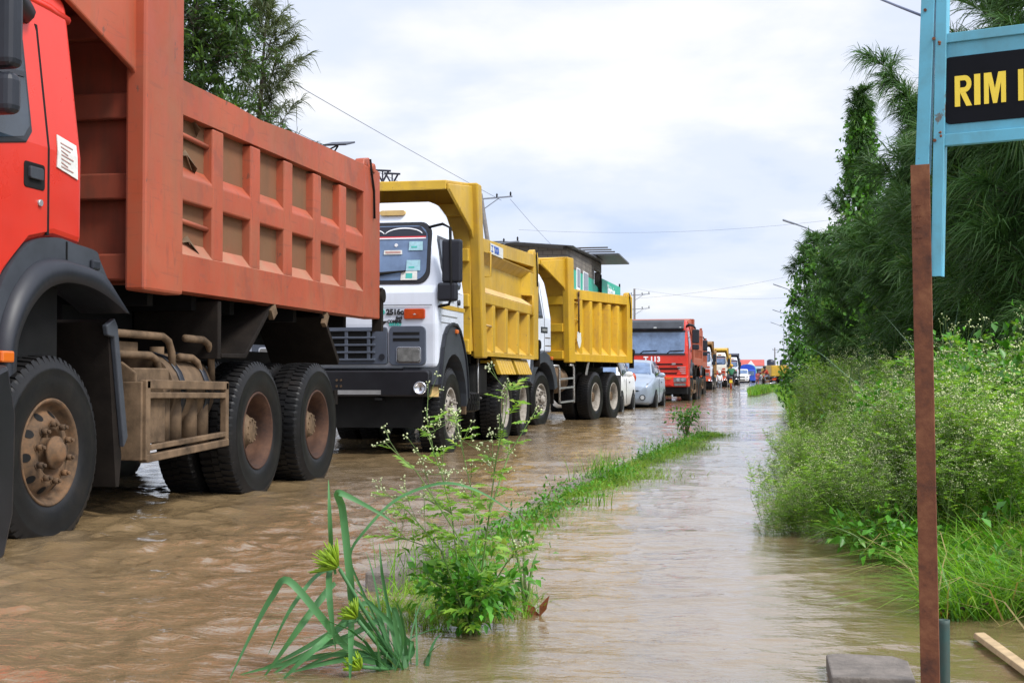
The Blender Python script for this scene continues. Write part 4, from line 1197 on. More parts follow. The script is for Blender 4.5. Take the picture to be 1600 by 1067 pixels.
def person(label, loc, rotz, pose, top, bottom, hair, helmet=None, group=None):
    """pose: 'stand', 'ride'. the figure looks along -y"""
    if pose == 'stand':
        J = dict(pelvis=(0, 0, .92, .13), waist=(0, .0, 1.10, .125), chest=(0, 0, 1.34, .155), neck=(0, 0, 1.50, .055), headb=(0, -.01, 1.58, .085), head=(0, -.02, 1.68, .098),
                 sl=(.18, 0, 1.42, .06), el=(.24, .02, 1.14, .045), wl=(.25, -.08, .90, .033), hl=(.25, -.12, .82, .036), sr=(-.18, 0, 1.42, .06), er=(-.24, .02, 1.14, .045), wr=(-.25, -.08, .90, .033), hr=(-.25, -.12, .82, .036),
                 tl=(.10, 0, .86, .085), kl=(.11, -.03, .48, .06), al=(.11, .02, .09, .042), fl=(.12, -.12, .04, .035), tr=(-.10, 0, .86, .085), kr=(-.11, .0, .48, .06), ar=(-.11, .05, .09, .042), fr=(-.12, -.09, .04, .035))
    else:
        J = dict(pelvis=(0, .10, .86, .14), waist=(0, .06, 1.02, .13), chest=(0, -.06, 1.26, .155), neck=(0, -.14, 1.42, .055), headb=(0, -.18, 1.50, .085), head=(0, -.20, 1.58, .10),
                 sl=(.18, -.08, 1.34, .062), el=(.30, -.30, 1.12, .047), wl=(.30, -.52, 1.06, .035), hl=(.29, -.60, 1.06, .036), sr=(-.18, -.08, 1.34, .062), er=(-.30, -.30, 1.12, .047), wr=(-.30, -.52, 1.06, .035), hr=(-.29, -.60, 1.06, .036),
                 tl=(.13, .04, .84, .09), kl=(.22, -.36, .72, .065), al=(.20, -.16, .34, .045), fl=(.20, -.30, .28, .036), tr=(-.13, .04, .84, .09), kr=(-.22, -.36, .72, .065), ar=(-.20, -.16, .34, .045), fr=(-.20, -.30, .28, .036))
    E = [('pelvis', 'waist'), ('waist', 'chest'), ('chest', 'neck'), ('neck', 'headb'), ('headb', 'head')]
    for s in 'lr': E += [('chest', 's' + s), ('s' + s, 'e' + s), ('e' + s, 'w' + s), ('w' + s, 'h' + s), ('pelvis', 't' + s), ('t' + s, 'k' + s), ('k' + s, 'a' + s), ('a' + s, 'f' + s)]
    t = limb('person', J, E, M['skin'], None)
    t.location = (loc[0], loc[1], loc[2] + (.10 if pose == 'ride' else 0)); t.rotation_euler = (0, 0, rotz)
    tag(t, label, 'person', group)
    g = 1.18
    Jt = {k: (*J[k][:3], J[k][3] * g) for k in ('pelvis', 'waist', 'chest', 'sl', 'el', 'wl', 'sr', 'er', 'wr')}
    limb('jacket', Jt, [e_ for e_ in E if e_[0] in Jt and e_[1] in Jt], top, t)
    Jb = {k: (*J[k][:3], J[k][3] * g) for k in ('pelvis', 'tl', 'kl', 'al', 'tr', 'kr', 'ar')}
    limb('trousers', Jb, [e_ for e_ in E if e_[0] in Jb and e_[1] in Jb], bottom, t)
    hx, hy, hz, _ = J['head']
    b = MB()
    if helmet: b.ball((hx, hy + .01, hz + .02), .135, 14, (1, 1.1, 1)); b.build('helmet', helmet, t)
    else: b.ball((hx, hy + .02, hz + .03), .103, 12, (1, 1.05, 1)); b.build('hair', hair, t)
    b = MB()
    b.ball((hx, hy - .105, hz - .03), .018, 6, (.8, 1.2, 1.3))
    for s in (-1, 1): b.ball((hx + s * .098, hy + .01, hz - .03), .022, 6, (.5, .8, 1.3))
    b.build('nose_and_ears', M['skin'], t)
    b = MB()
    for s in (-1, 1): b.ball((hx + s * .035, hy - .092, hz), .012, 6)
    b.build('eyes', M['black'], t)
    return t

BIKE_TYRE = MB().lathe([(.27, .03), (.30, .045), (.33, .03), (.34, 0), (.33, -.03), (.30, -.045), (.27, -.03)], (0, 0, 0), 'x', 32, True).mesh('tyre', M['tyre'])
def _spk():
    b = MB(); b.lathe([(.27, .02), (.28, .02), (.28, -.02), (.27, -.02)], (0, 0, 0), 'x', 32, True); b.cyl((0, 0, 0), .04, -.06, .06, 'x', 12)
    for k in range(12):
        a = 2 * PI * k / 12; b.bar((.0, .04 * math.cos(a), .04 * math.sin(a)), (0, .27 * math.cos(a), .27 * math.sin(a)), .008)
    return b.mesh('wheel', M['alu'])
BIKE_WHEEL = _spk()
def motorbike(label, loc, rotz, col, plate=True):
    t = thing('motorbike', label, 'motorbike', loc, rotz)
    for y in (-.66, .62):
        w = inst('wheel', BIKE_WHEEL, t, (0, y, .30)); inst('tyre', BIKE_TYRE, w)
    b = MB()
    for s in (-1, 1): b.tube([(s * .07, -.66, .30), (s * .08, -.42, .92)], .022, 8)
    b.tube([(-.32, -.48, 1.06), (-.10, -.44, .98), (.10, -.44, .98), (.32, -.48, 1.06)], .016, 8); b.build('fork', M['alu'], t)
    b = MB(); b.tube([(0, -.40, .86), (0, -.1, .80), (0, .5, .72)], .035, 8); b.tube([(0, -.38, .8), (0, -.25, .35), (0, .25, .32), (0, .62, .30)], .03, 8); b.tube([(0, .2, .35), (0, .35, .72)], .03, 8); b.build('frame', M['black'], t)
    b = MB(); b.obox((0, .0, .42), (.28, .40, .28)); b.cyl((0, -.16, .58), .09, -.1, .1, 'z', 12); b.build('engine', M['mudmetal'], t, .03)
    b = MB(); b.ball((0, -.16, .86), .20, 12, (.8, 1.3, .62)); b.build('fuel_tank', col, t)
    b = MB(); b.obox((0, .34, .80), (.24, .72, .09)); b.build('seat', M['blackgloss'], t, .035, 3)
    b = MB(); b.tube([(-.1, .5, .78), (-.12, .9, .86), (.12, .9, .86), (.1, .5, .78)], .014, 6); b.build('rack', M['alu'], t)
    b = MB(); b.cyl((0, 0, .92), .09, -.62, -.48, 'y', 16); b.build('headlamp', M['lamp'], t)
    b = MB(); b.lathe([(.36, .05), (.37, 0), (.36, -.05)], (0, .62, .30), 'x', 24); b.prism([(.5, .55), (.85, .55), (.95, .72), (.6, .78)], 'x', -.07, .07); b.build('mudguard', col, t)
    b = MB(); b.obox((0, .93, .70), (.14, .05, .07)); b.build('tail_lamp', M['redlens'], t)
    if plate: b = MB(); b.obox((0, .96, .55), (.22, .012, .20)); b.build('number_plate', M['yellow_mark'], t)
    b = MB()
    for s in (-1, 1): b.tube([(s * .28, -.46, 1.05), (s * .34, -.46, 1.2)], .008, 5); b.obox((s * .36, -.46, 1.24), (.12, .02, .08))
    b.build('mirror', M['black'], t)
    b = MB(); b.tube([(.12, -.1, .3), (.14, .3, .28), (.14, .8, .36)], [.025, .03, .045], 8); b.build('exhaust', M['chrome'], t)
    return t

# ================================================================== PLACING THE TRAFFIC
red_tipper('dump_truck', 'red dump truck with faded orange ribbed bed, nearest truck of the queue', (-5.16, 6.77, 0), 0, near=True)
round_tipper('dump_truck', 'white round-topped dump truck with yellow bed standing directly behind the nearest red truck', (-5.03, 15.55, 0), 0, near=True)
white_tipper('dump_truck', 'dump truck with white cab and yellow upright-ribbed bed carrying a shovel on its side', (-5.55, 25.11, 0), R(-10))
red_tipper('dump_truck', 'red dump truck marked T 113 facing the camera behind the silver car', (-4.46, 51.5, -.12), R(-1), number='T 113', zc=3.25)
red_tipper('dump_truck', 'red dump truck half hidden behind the red truck marked T 113', (-4.99, 67.5, -.1), 0, zc=3.25)
round_tipper('dump_truck', 'white dump truck with orange grille right behind the second far red truck, brown bed', (-5.54, 92, -.1), 0, cabm='white', grillem='orange', bumperm='orange', bedm='brownbed')
round_tipper('dump_truck', 'cream dump truck with orange grille and yellow ochre bed beside the man in white', (-5.34, 114, -.1), R(-1), cabm='cream', grillem='orange', bumperm='orange', bedm='yellow')
round_tipper('dump_truck', 'white dump truck with dark navy bed, farthest truck of the queue', (-5.2, 142, -.1), 0, cabm='white', grillem='plastic', bumperm='plastic_d', bedm='navy')

car('suv', 'silver car facing the camera in front of the red truck marked T 113', 'car', (-4.42, 41.0, -.14), M['silver'], SUV_S, 4.5, (-1.42, 1.30))
car('suv', 'white car mostly hidden behind the rear end of the yellow-bedded truck with the shovel', 'car', (-4.86, 36.0, -.12), M['pearl'], SUV_S, 4.5, (-1.42, 1.30))
car('van', 'white minibus with dark front band in front of the blue covered lorry', 'van', (-4.7, 187, 0), M['pearl'], VAN_S, 4.5, (-1.5, 1.4), npane=3)

# shovel hung on the rungs of the third truck
def shovel():
    s = thing('shovel', 'long-handled shovel with pale blade hung on the ladder of a yellow truck bed', 'shovel', (-5.55, 25.11, 0), R(-10))
    b = MB(); b.tube([(1.235, 2.10, 2.52), (1.235, 2.12, 1.78)], .018, 8); b.cyl((1.235, 2.10, 2.52), .022, 0, .10, 'z', 8); b.build('handle', M['rim_brown'], s)
    b = MB(); b.prism([(2.03, 1.80), (2.24, 1.78), (2.26, 1.60), (2.20, 1.50), (2.14, 1.46), (2.07, 1.52), (2.01, 1.62)], 'x', 1.225, 1.24); b.build('blade', M['paper'], s, .004)
shovel()

def covered_lorry():
    t = thing('covered_lorry', 'blue lorry with blue and teal tarpaulin cover beyond the white minibus', 'lorry', (-4.4, 200, -.35), 0)
    b = MB(); b.box(-1.2, 1.2, -1.2, .6, .55, 2.2); cb = b.build('cab', M['blue'], t, .12, 3)
    b = MB(); b.box(-1.05, 1.05, -1.225, -1.18, 1.35, 2.0); b.build('windscreen', M['glass_b'], cb)
    b = MB(); b.box(-1.2, 1.2, .75, 6.5, .75, 1.6); b.build('load_bed', M['blue'], t, .03)
    prof = [(-1.25, 1.5), (-1.22, 2.3), (-1.0, 2.75), (-.6, 2.95), (0, 3.02), (.6, 2.95), (1.0, 2.75), (1.22, 2.3), (1.25, 1.5)]
    b = MB(); b.prism(prof, 'y', .70, 2.1); b.build('front_cover', M['blue'], t, .03)
    b = MB(); b.prism([(x * 1.03, z * 1.015) for x, z in prof], 'y', 2.1, 6.6); b.build('tarpaulin', M['teal'], t, .05)
    b = MB(); b.box(-.45, .45, -1.2, 6.5, .5, .75); b.build('chassis', M['black'], t)
    for s in (-1, 1):
        for y in (0, 4.6): wheel(t, s, 1.05, y, .47, 'f' if y == 0 else 'r', 'grey')
covered_lorry()

def pickup_load():
    t = thing('truck', 'yellow high-sided truck parked beyond the motorcyclist near the trees', 'truck', (.1, 158, 0), R(12))
    b = MB(); b.box(-1.1, 1.0, -1.3, 3.6, .9, 2.15); b.build('load_box', M['yellow'], t, .05)
    b = MB(); b.box(-1.0, 1.0, 3.7, 5.2, .5, 1.9); cb = b.build('cab', M['yellow'], t, .12, 3)
    b = MB(); b.box(1.0, 1.012, 4.0, 5.0, 1.3, 1.75); b.box(-.9, .9, 5.19, 5.215, 1.25, 1.8); b.build('window', M['glass'], cb)
    b = MB(); b.box(-.45, .45, -1.2, 5.0, .5, .9); b.build('chassis', M['black'], t)
    for s in (-1, 1):
        for y in (0, 4.4): wheel(t, s, .9, y, .45, 'f', 'grey')
pickup_load()

JK = {k: plain(k, c, .8, 0, .15, 5) for k, c in {'green jacket': (.02, .13, .06), 'red jacket': (.36, .035, .015), 'white clothes': (.6, .6, .6), 'pink clothes': (.55, .14, .13), 'dark trousers': (.03, .03, .04), 'grey trousers': (.12, .13, .15), 'black hair': (.01, .01, .01), 'helmet': (.02, .025, .04), 'ochre helmet': (.5, .28, .03)}.items()}
motorbike('motorbike with yellow number plate ridden away from the camera beside the cream truck', (-3.3, 98.5, -.03), R(180), M['redlens'])
person('rider in green jacket seen from behind on a motorbike in the road', (-3.3, 98.5, -.03), R(180), 'ride', JK['green jacket'], JK['dark trousers'], JK['black hair'], JK['ochre helmet'])
motorbike('motorbike standing on the grassy strip under the rider in red', (-.95, 120, .0), R(-62), M['redlens'], False)
person('rider in red orange jacket and dark helmet on a motorbike by the grassy strip', (-.95, 120, .0), R(-62), 'ride', JK['red jacket'], JK['grey trousers'], JK['black hair'], JK['helmet'])
person('man in white shirt and cap standing between two white trucks with orange grilles', (-4.55, 108, -.45), R(20), 'stand', JK['white clothes'], JK['grey trousers'], JK['black hair'], M['pearl'])
person('person in pink clothes standing in the road beyond the red motorcyclist', (-2.3, 160, -.2), R(160), 'stand', JK['pink clothes'], JK['pink clothes'], JK['black hair'])
# ================================================================== GROUND, WATER, BANKS
def np_mesh(name, verts, faces, mats, mat_idx=None, smooth=False, parent=None):
    """verts (N,3), faces (F,4) or (F,3) arrays"""
    me = bpy.data.meshes.new(name)
    verts = np.asarray(verts, dtype=np.float32); faces = np.asarray(faces, dtype=np.int32)
    k = faces.shape[1]
    me.vertices.add(len(verts)); me.vertices.foreach_set('co', verts.ravel())
    me.loops.add(faces.size); me.loops.foreach_set('vertex_index', faces.ravel())
    me.polygons.add(len(faces)); me.polygons.foreach_set('loop_start', np.arange(0, faces.size, k, dtype=np.int32))
    for m in (mats if isinstance(mats, (list, tuple)) else [mats]): me.materials.append(m)
    if mat_idx is not None: me.polygons.foreach_set('material_index', np.asarray(mat_idx, dtype=np.int32))
    if smooth: me.polygons.foreach_set('use_smooth', np.ones(len(faces), dtype=bool))
    me.update(calc_edges=True); me.validate()
    o = bpy.data.objects.new(name, me); COL.objects.link(o); o.parent = parent
    return o

def fbm(x, y, seed, n=5, f0=.3, gain=.55):
    r = np.random.default_rng(seed); h = np.zeros_like(x); a = 1.0; f = f0
    for _ in range(n):
        for _ in range(3):
            t = r.uniform(0, 2 * PI); p = r.uniform(0, 6.3)
            h += a * np.sin((x * math.cos(t) + y * math.sin(t)) * f * 2 * PI + p + 1.3 * np.sin((y * math.cos(t) - x * math.sin(t)) * f * 3.1 + p * 2)) / 3
        a *= gain; f *= 2.05
    return h

def soil_mat(name, c1, c2, c3):
    m, nt, b = new_mat(name)
    c = ramp(nt, noise(nt, 3.5, 9, 0.7), [(0.3, c1), (0.5, c2), (0.72, c3)])
    nt.links.new(c, b.inputs['Base Color']); b.inputs['Roughness'].default_value = 0.85
    nt.links.new(bump(nt, noise(nt, 14, 8, 0.7), 0.8, 0.04), b.inputs['Normal'])
    return m
M['soil'] = soil_mat('muddy soil', (0.035, 0.026, 0.015), (0.05, 0.045, 0.02), (0.05, 0.075, 0.02))
g = MB(); g.box(-2500, 2500, -300, 4000, -.9, -.4)
tag(g.build('ground', M['soil']), 'muddy ground', None, None, 'structure').pop('label')

# flood water: one rippled sheet
def water():
    ys = [-40, -15, -4, 0, .8]
    y = 1.4
    while y < 80: ys.append(y); y *= 1.0042
    ys += [90, 100, 130, 170, 220, 300]
    xs = [-70, -40, -22, -14] + list(np.arange(-10.5, 3.6, .027)) + [5, 8, 14, 25, 40]
    ys = np.array(ys); xs = np.array(xs)
    X, Y = np.meshgrid(xs, ys)
    dy = np.gradient(ys)[:, None] + 0 * X
    rr_ = np.random.default_rng(5); TB = rr_.uniform(0, 1, (256, 256))
    def vnoise(u, v):
        i = np.floor(u).astype(int); j = np.floor(v).astype(int); f = u - i; g_ = v - j
        f = f * f * f * (f * (f * 6 - 15) + 10); g_ = g_ * g_ * g_ * (g_ * (g_ * 6 - 15) + 10)
        T = lambda a, b: TB[a & 255, b & 255]
        return (T(i, j) * (1 - f) + T(i + 1, j) * f) * (1 - g_) + (T(i, j + 1) * (1 - f) + T(i + 1, j + 1) * f) * g_
    gust = .45 + .75 * vnoise(X * .42 + 3, Y * .26 + 9) * 1.3
    left = np.clip((-X - .9) / 1.3, 0, 1)          # the carriageway runs faster than the shallow path
    wx = X + .22 * (vnoise(X * 1.1, Y * .9) - .5) + .10 * (vnoise(X * 3.1 + 7, Y * 2.7) - .5)
    wy = Y + .40 * (vnoise(X * .8 + 31, Y * .7 + 5) - .5) + .16 * (vnoise(X * 2.3 + 3, Y * 2.1 + 8) - .5)
    H = np.zeros_like(X)
    for k, (lam, amp, st, an) in enumerate(((.62, .030, 1.3, .10), (.33, .026, 1.3, -.32), (.18, .0195, 1.3, .38), (.10, .0125, 1.25, -.15), (.058, .0075, 1.2, .25))):
        c, s_ = math.cos(an), math.sin(an)
        u = (wx * c + wy * s_) / (lam * st); v = (-wx * s_ + wy * c) / lam
        damp = np.clip((lam / dy - 1.9) / 2.2, 0, 1)
        n = vnoise(u + 17 * k, v + 29 * k)
        rg = 1 - np.abs(2 * n - 1)
        H += amp * damp * (.62 * rg ** 1.5 + .38 * n)
    H -= H.mean()
    H *= gust * (.46 + .84 * left)
    inside = ((X > -10.4) & (X < 3.5) & (Y > 1.3) & (Y < 80))
    H = np.where(inside, H, 0)
    ny, nx = X.shape
    V = np.stack([X, Y, H], -1).reshape(-1, 3)
    i = np.arange(ny * nx).reshape(ny, nx)
    F = np.stack([i[:-1, :-1], i[:-1, 1:], i[1:, 1:], i[1:, :-1]], -1).reshape(-1, 4)
    m, nt, b = new_mat('muddy flood water')
    c = ramp(nt, noise(nt, .8, 6, .6, stretch=(1, .5, 1)), [(.3, (.155, .104, .050)), (.7, (.21, .148, .078))])
    nt.links.new(c, b.inputs['Base Color'])
    b.inputs['Roughness'].default_value = .02; b.inputs['IOR'].default_value = 2.2
    b.inputs['Specular IOR Level'].default_value = 0.5
    a = noise(nt, 17, 4, .6, stretch=(.75, 1.25, 1), dist=.4)
    a2 = noise(nt, 1.6, 5, .6, stretch=(.6, 1.3, 1), dist=.4)
    ad = nt.nodes.new('ShaderNodeMath'); ad.operation = 'MULTIPLY_ADD'
    nt.links.new(a2, ad.inputs[0]); ad.inputs[1].default_value = 2.2; nt.links.new(a, ad.inputs[2])
    bo = nt.nodes.new('ShaderNodeBump'); bo.inputs['Distance'].default_value = .014
    tcx = nt.nodes.new('ShaderNodeTexCoord'); sx_ = nt.nodes.new('ShaderNodeSeparateXYZ'); nt.links.new(tcx.outputs['Object'], sx_.inputs[0])
    mr_ = nt.nodes.new('ShaderNodeMapRange'); nt.links.new(sx_.outputs[0], mr_.inputs[0])      # choppier in the stream than over the path
    for k_, v_ in zip((1, 2, 3, 4), (-2.0, -1.0, .65, .34)): mr_.inputs[k_].default_value = v_
    nt.links.new(mr_.outputs[0], bo.inputs['Strength']); nt.links.new(ad.outputs[0], bo.inputs['Height']); nt.links.new(bo.outputs[0], b.inputs['Normal'])
    o = np_mesh('water', V, F, m, smooth=True)
    o['kind'] = 'structure'
water()

def ztop_bank(x, y):
    edge = .42 + .16 * np.sin(y * .9) + .10 * np.sin(y * 2.3 + 1) + np.where(y < 7.5, (7.5 - y) * .10, 0) + np.where(y < 5.0, (5.0 - y) * 1.5, 0) - np.where((y > 9) & (y < 40), .15, 0) - np.where(y > 45, (y - 45) * .012, 0)
    d = x - edge
    return np.clip(d * .32, -.30, .0) + np.clip(d, 0, 1.4) * .10 + np.clip(d - 1.4, 0, 6) * .05
def verge():
    xs = np.concatenate([np.arange(-1.2, 4, .12), np.arange(4, 60, 2.5)]); ys = np.concatenate([np.arange(2.5, 30, .22), np.arange(30, 220, 4.0)])
    X, Y = np.meshgrid(xs, ys)
    Z = ztop_bank(X, Y) + .03 * fbm(X, Y, 3, 4, .5) * np.clip(X + .3, 0, 1) - .02
    near_pond = np.exp(-((X - 1.45) / .55) ** 2 - ((Y - 6.6) / 1.5) ** 2) * .16      # a puddle in the grass
    Z = Z - near_pond
    ny, nx = X.shape; i = np.arange(ny * nx).reshape(ny, nx)
    F = np.stack([i[:-1, :-1], i[:-1, 1:], i[1:, 1:], i[1:, :-1]], -1).reshape(-1, 4)
    o = np_mesh('verge', np.stack([X, Y, Z], -1).reshape(-1, 3), F, M['soil'], smooth=True); o['kind'] = 'structure'
verge()

def strip_x(y): return -1.62 + np.interp(y, [5, 10, 13.6, 20.5], [0, 0, .10, .40])
def median():
    b = MB()
    y = 5.35; k = 0
    while y < 20.8:
        L = .92
        x = float(strip_x(y)); x2 = float(strip_x(y + L))
        dz = random.uniform(-.012, .012) - (.03 if y > 15 else 0)
        w = .135
        b.prism([(x - w / 2, y), (x + w / 2, y), (x2 + w / 2, y + L), (x2 - w / 2, y + L)], 'z', -.3, .028 + dz + (.03 if y < 6.5 else 0) + .02 * math.sin(y * 1.1 + 2.0))
        y += L + .018; k += 1
    o = b.build('kerb', M['concrete'], None, .014, 2); o['kind'] = 'structure'
    xs = np.linspace(-.2, .6, 14); ys = np.concatenate([np.arange(4.9, 21.6, .12)])
    XX, Y = np.meshgrid(xs, ys)
    X = XX + strip_x(Y) + .12
    prof = np.clip(1 - ((XX - .12) / .30) ** 2, -.8, 1)
    Z = -.085 + .075 * prof + .02 * fbm(X, Y, 8, 3, .8) - .12 * np.clip((5.35 - Y) / .4, 0, 1) - .15 * np.clip((Y - 21) / .5, 0, 1)
    ny, nx = X.shape; i = np.arange(ny * nx).reshape(ny, nx)
    F = np.stack([i[:-1, :-1], i[:-1, 1:], i[1:, 1:], i[1:, :-1]], -1).reshape(-1, 4)
    o = np_mesh('median_strip', np.stack([X, Y, Z], -1).reshape(-1, 3), F, M['soil'], smooth=True); o['kind'] = 'structure'
    # the grassy strip surfaces again farther on
    xs = np.linspace(-1.9, .9, 22); ys = np.linspace(60, 112, 40)
    X, Y = np.meshgrid(xs, ys)
    wid = np.interp(Y, [60, 68, 80, 112], [.0, .5, .9, 1.3]); c = np.interp(Y, [60, 112], [-1.15, -.55])
    Z = -.12 + .24 * np.clip(1 - ((X - c) / np.maximum(wid, .05)) ** 2, -.6, 1) * np.clip((Y - 60) / 6, 0, 1)
    ny, nx = X.shape; i = np.arange(ny * nx).reshape(ny, nx)
    F = np.stack([i[:-1, :-1], i[:-1, 1:], i[1:, 1:], i[1:, :-1]], -1).reshape(-1, 4)
    o = np_mesh('island', np.stack([X, Y, Z], -1).reshape(-1, 3), F, M['soil'], smooth=True); o['kind'] = 'structure'
median()

# ================================================================== PLANTS
LM = {}
LM['grass'] = leaf('grass blades', (.055, .17, .012), (.16, .34, .026), (.38, .36, .10), .38)
LM['grass_y'] = leaf('yellowish grass blades', (.08, .18, .012), (.19, .34, .025), (.34, .30, .08), .35)
LM['straw'] = leaf('dry straw', (.22, .17, .06), (.36, .28, .12), None, .2)
LM['weed'] = leaf('weed leaves', (.10, .22, .018), (.22, .39, .045), (.36, .40, .09), .35)
LM['weed_stem'] = leaf('weed stems', (.10, .19, .04), (.18, .27, .08), None, .15)
LM['flower'] = leaf('tiny white flowers', (.42, .46, .26), (.62, .66, .42), None, .2)
LM['sedge'] = leaf('sedge leaves', (.03, .115, .030), (.07, .20, .07), (.20, .22, .08), .2, .55)
LM['sedge_head'] = leaf('sedge flower heads', (.15, .27, .01), (.28, .42, .02), None, .3)
LM['broad'] = leaf('broad leaves', (.035, .13, .010), (.09, .29, .025), (.20, .36, .04), .3, .38)
LM['needle'] = leaf('casuarina needles', (.026, .075, .018), (.055, .125, .03), (.11, .15, .05), .25, .55)
LM['needle_l'] = leaf('lighter casuarina needles', (.035, .095, .025), (.075, .165, .045), (.13, .18, .07), .3, .55)
LM['needle_b'] = leaf('olive casuarina needles', (.06, .085, .035), (.10, .13, .055), (.14, .13, .08), .25, .55)
LM['vine'] = leaf('vine leaves', (.04, .14, .016), (.11, .28, .035), (.22, .36, .08), .3, .38)
LM['tree_leaf'] = leaf('tree leaves', (.03, .065, .02), (.065, .12, .035), (.16, .32, .04), .3, .38)
M['bark'] = rust_mat('bark', (.03, .022, .016), (.055, .042, .03), (.085, .07, .055), 12)

def norm(a): return a / np.maximum(1e-9, np.linalg.norm(a, axis=-1, keepdims=True))

def blades(base, h, az, lean, w, seg=3, droop=.5):
    """bending grass blades: arrays of N; returns verts, faces"""
    N = len(base); t = np.linspace(0, 1, seg + 1)[None, :, None]
    d = np.stack([np.cos(az), np.sin(az), 0 * az], -1)[:, None, :]
    up = np.array([0, 0, 1.])[None, None, :]
    h = h[:, None, None]; lean = lean[:, None, None]
    c = base[:, None, :] + d * (h * lean * t ** 1.6) + up * (h * (t - droop * lean * .5 * t ** 2.4))
    s = np.stack([-np.sin(az), np.cos(az), 0 * az], -1)[:, None, :]
    tw = RNG.uniform(-.7, .7, N)[:, None, None]
    s = s * np.cos(tw) + d * np.sin(tw)
    ww = w[:, None, None] * (1 - t) ** .65 * .5 + 1e-4
    V = np.stack([c - s * ww, c + s * ww], 2).reshape(-1, 3)
    k = (seg + 1) * 2
    f = np.array([[2 * i, 2 * i + 1, 2 * i + 3, 2 * i + 2] for i in range(seg)])
    F = (np.arange(N)[:, None, None] * k + f[None]).reshape(-1, 4)
    return V, F

def leaves(pos, dirs, nrm, ln, wd, fold=.25):
    """rhombic leaves folded on the midrib: two quads each"""
    N = len(pos); d = norm(dirs); n = norm(nrm - d * (nrm * d).sum(-1, keepdims=True)); s = np.cross(d, n)
    ln = np.broadcast_to(ln, (N,))[:, None]; wd = np.broadcast_to(wd, (N,))[:, None]
    a = pos; m1 = pos + d * ln * .45; tip = pos + d * ln - n * ln * .12
    l = m1 + s * wd * .5 + n * wd * fold; r = m1 - s * wd * .5 + n * wd * fold
    V = np.stack([a, l, tip, r, m1 + n * wd * .02], 1).reshape(-1, 3)
    o = np.arange(N)[:, None] * 5
    F = np.concatenate([o + np.array([[0, 4, 2, 1]]), o + np.array([[0, 3, 2, 4]])], 0)
    return V, F

def merge(parts):
    Vs = []; Fs = []; Ms = []; k = 0
    for V, F, mi in parts:
        Vs.append(V); Fs.append(F + k); Ms.append(np.full(len(F), mi)); k += len(V)
    return np.concatenate(Vs), np.concatenate(Fs), np.concatenate(Ms)

def rnd_dir(n, up=0.0):
    v = RNG.normal(size=(n, 3)); v[:, 2] += up
    return norm(v)

def sticks(a, b, w0, w1):
    """thin three-sided stems from a to b"""
    d = norm(b - a); ref = np.where(np.abs(d[:, 2:3]) > .9, np.array([[1., 0, 0]]), np.array([[0, 0, 1.]]))
    u = norm(np.cross(d, ref)); v = np.cross(d, u); N = len(a)
    w0 = np.broadcast_to(w0, (N,))[:, None]; w1 = np.broadcast_to(w1, (N,))[:, None]
    P_ = []
    for p, w in ((a, w0), (b, w1)):
        for k in range(3):
            t = 2 * PI * k / 3; P_.append(p + (u * math.cos(t) + v * math.sin(t)) * w)
    V = np.stack(P_, 1).reshape(-1, 3); o = np.arange(N)[:, None] * 6
    F = np.concatenate([o + np.array([[k, (k + 1) % 3, 3 + (k + 1) % 3, 3 + k]]) for k in range(3)], 0)
    return V, F

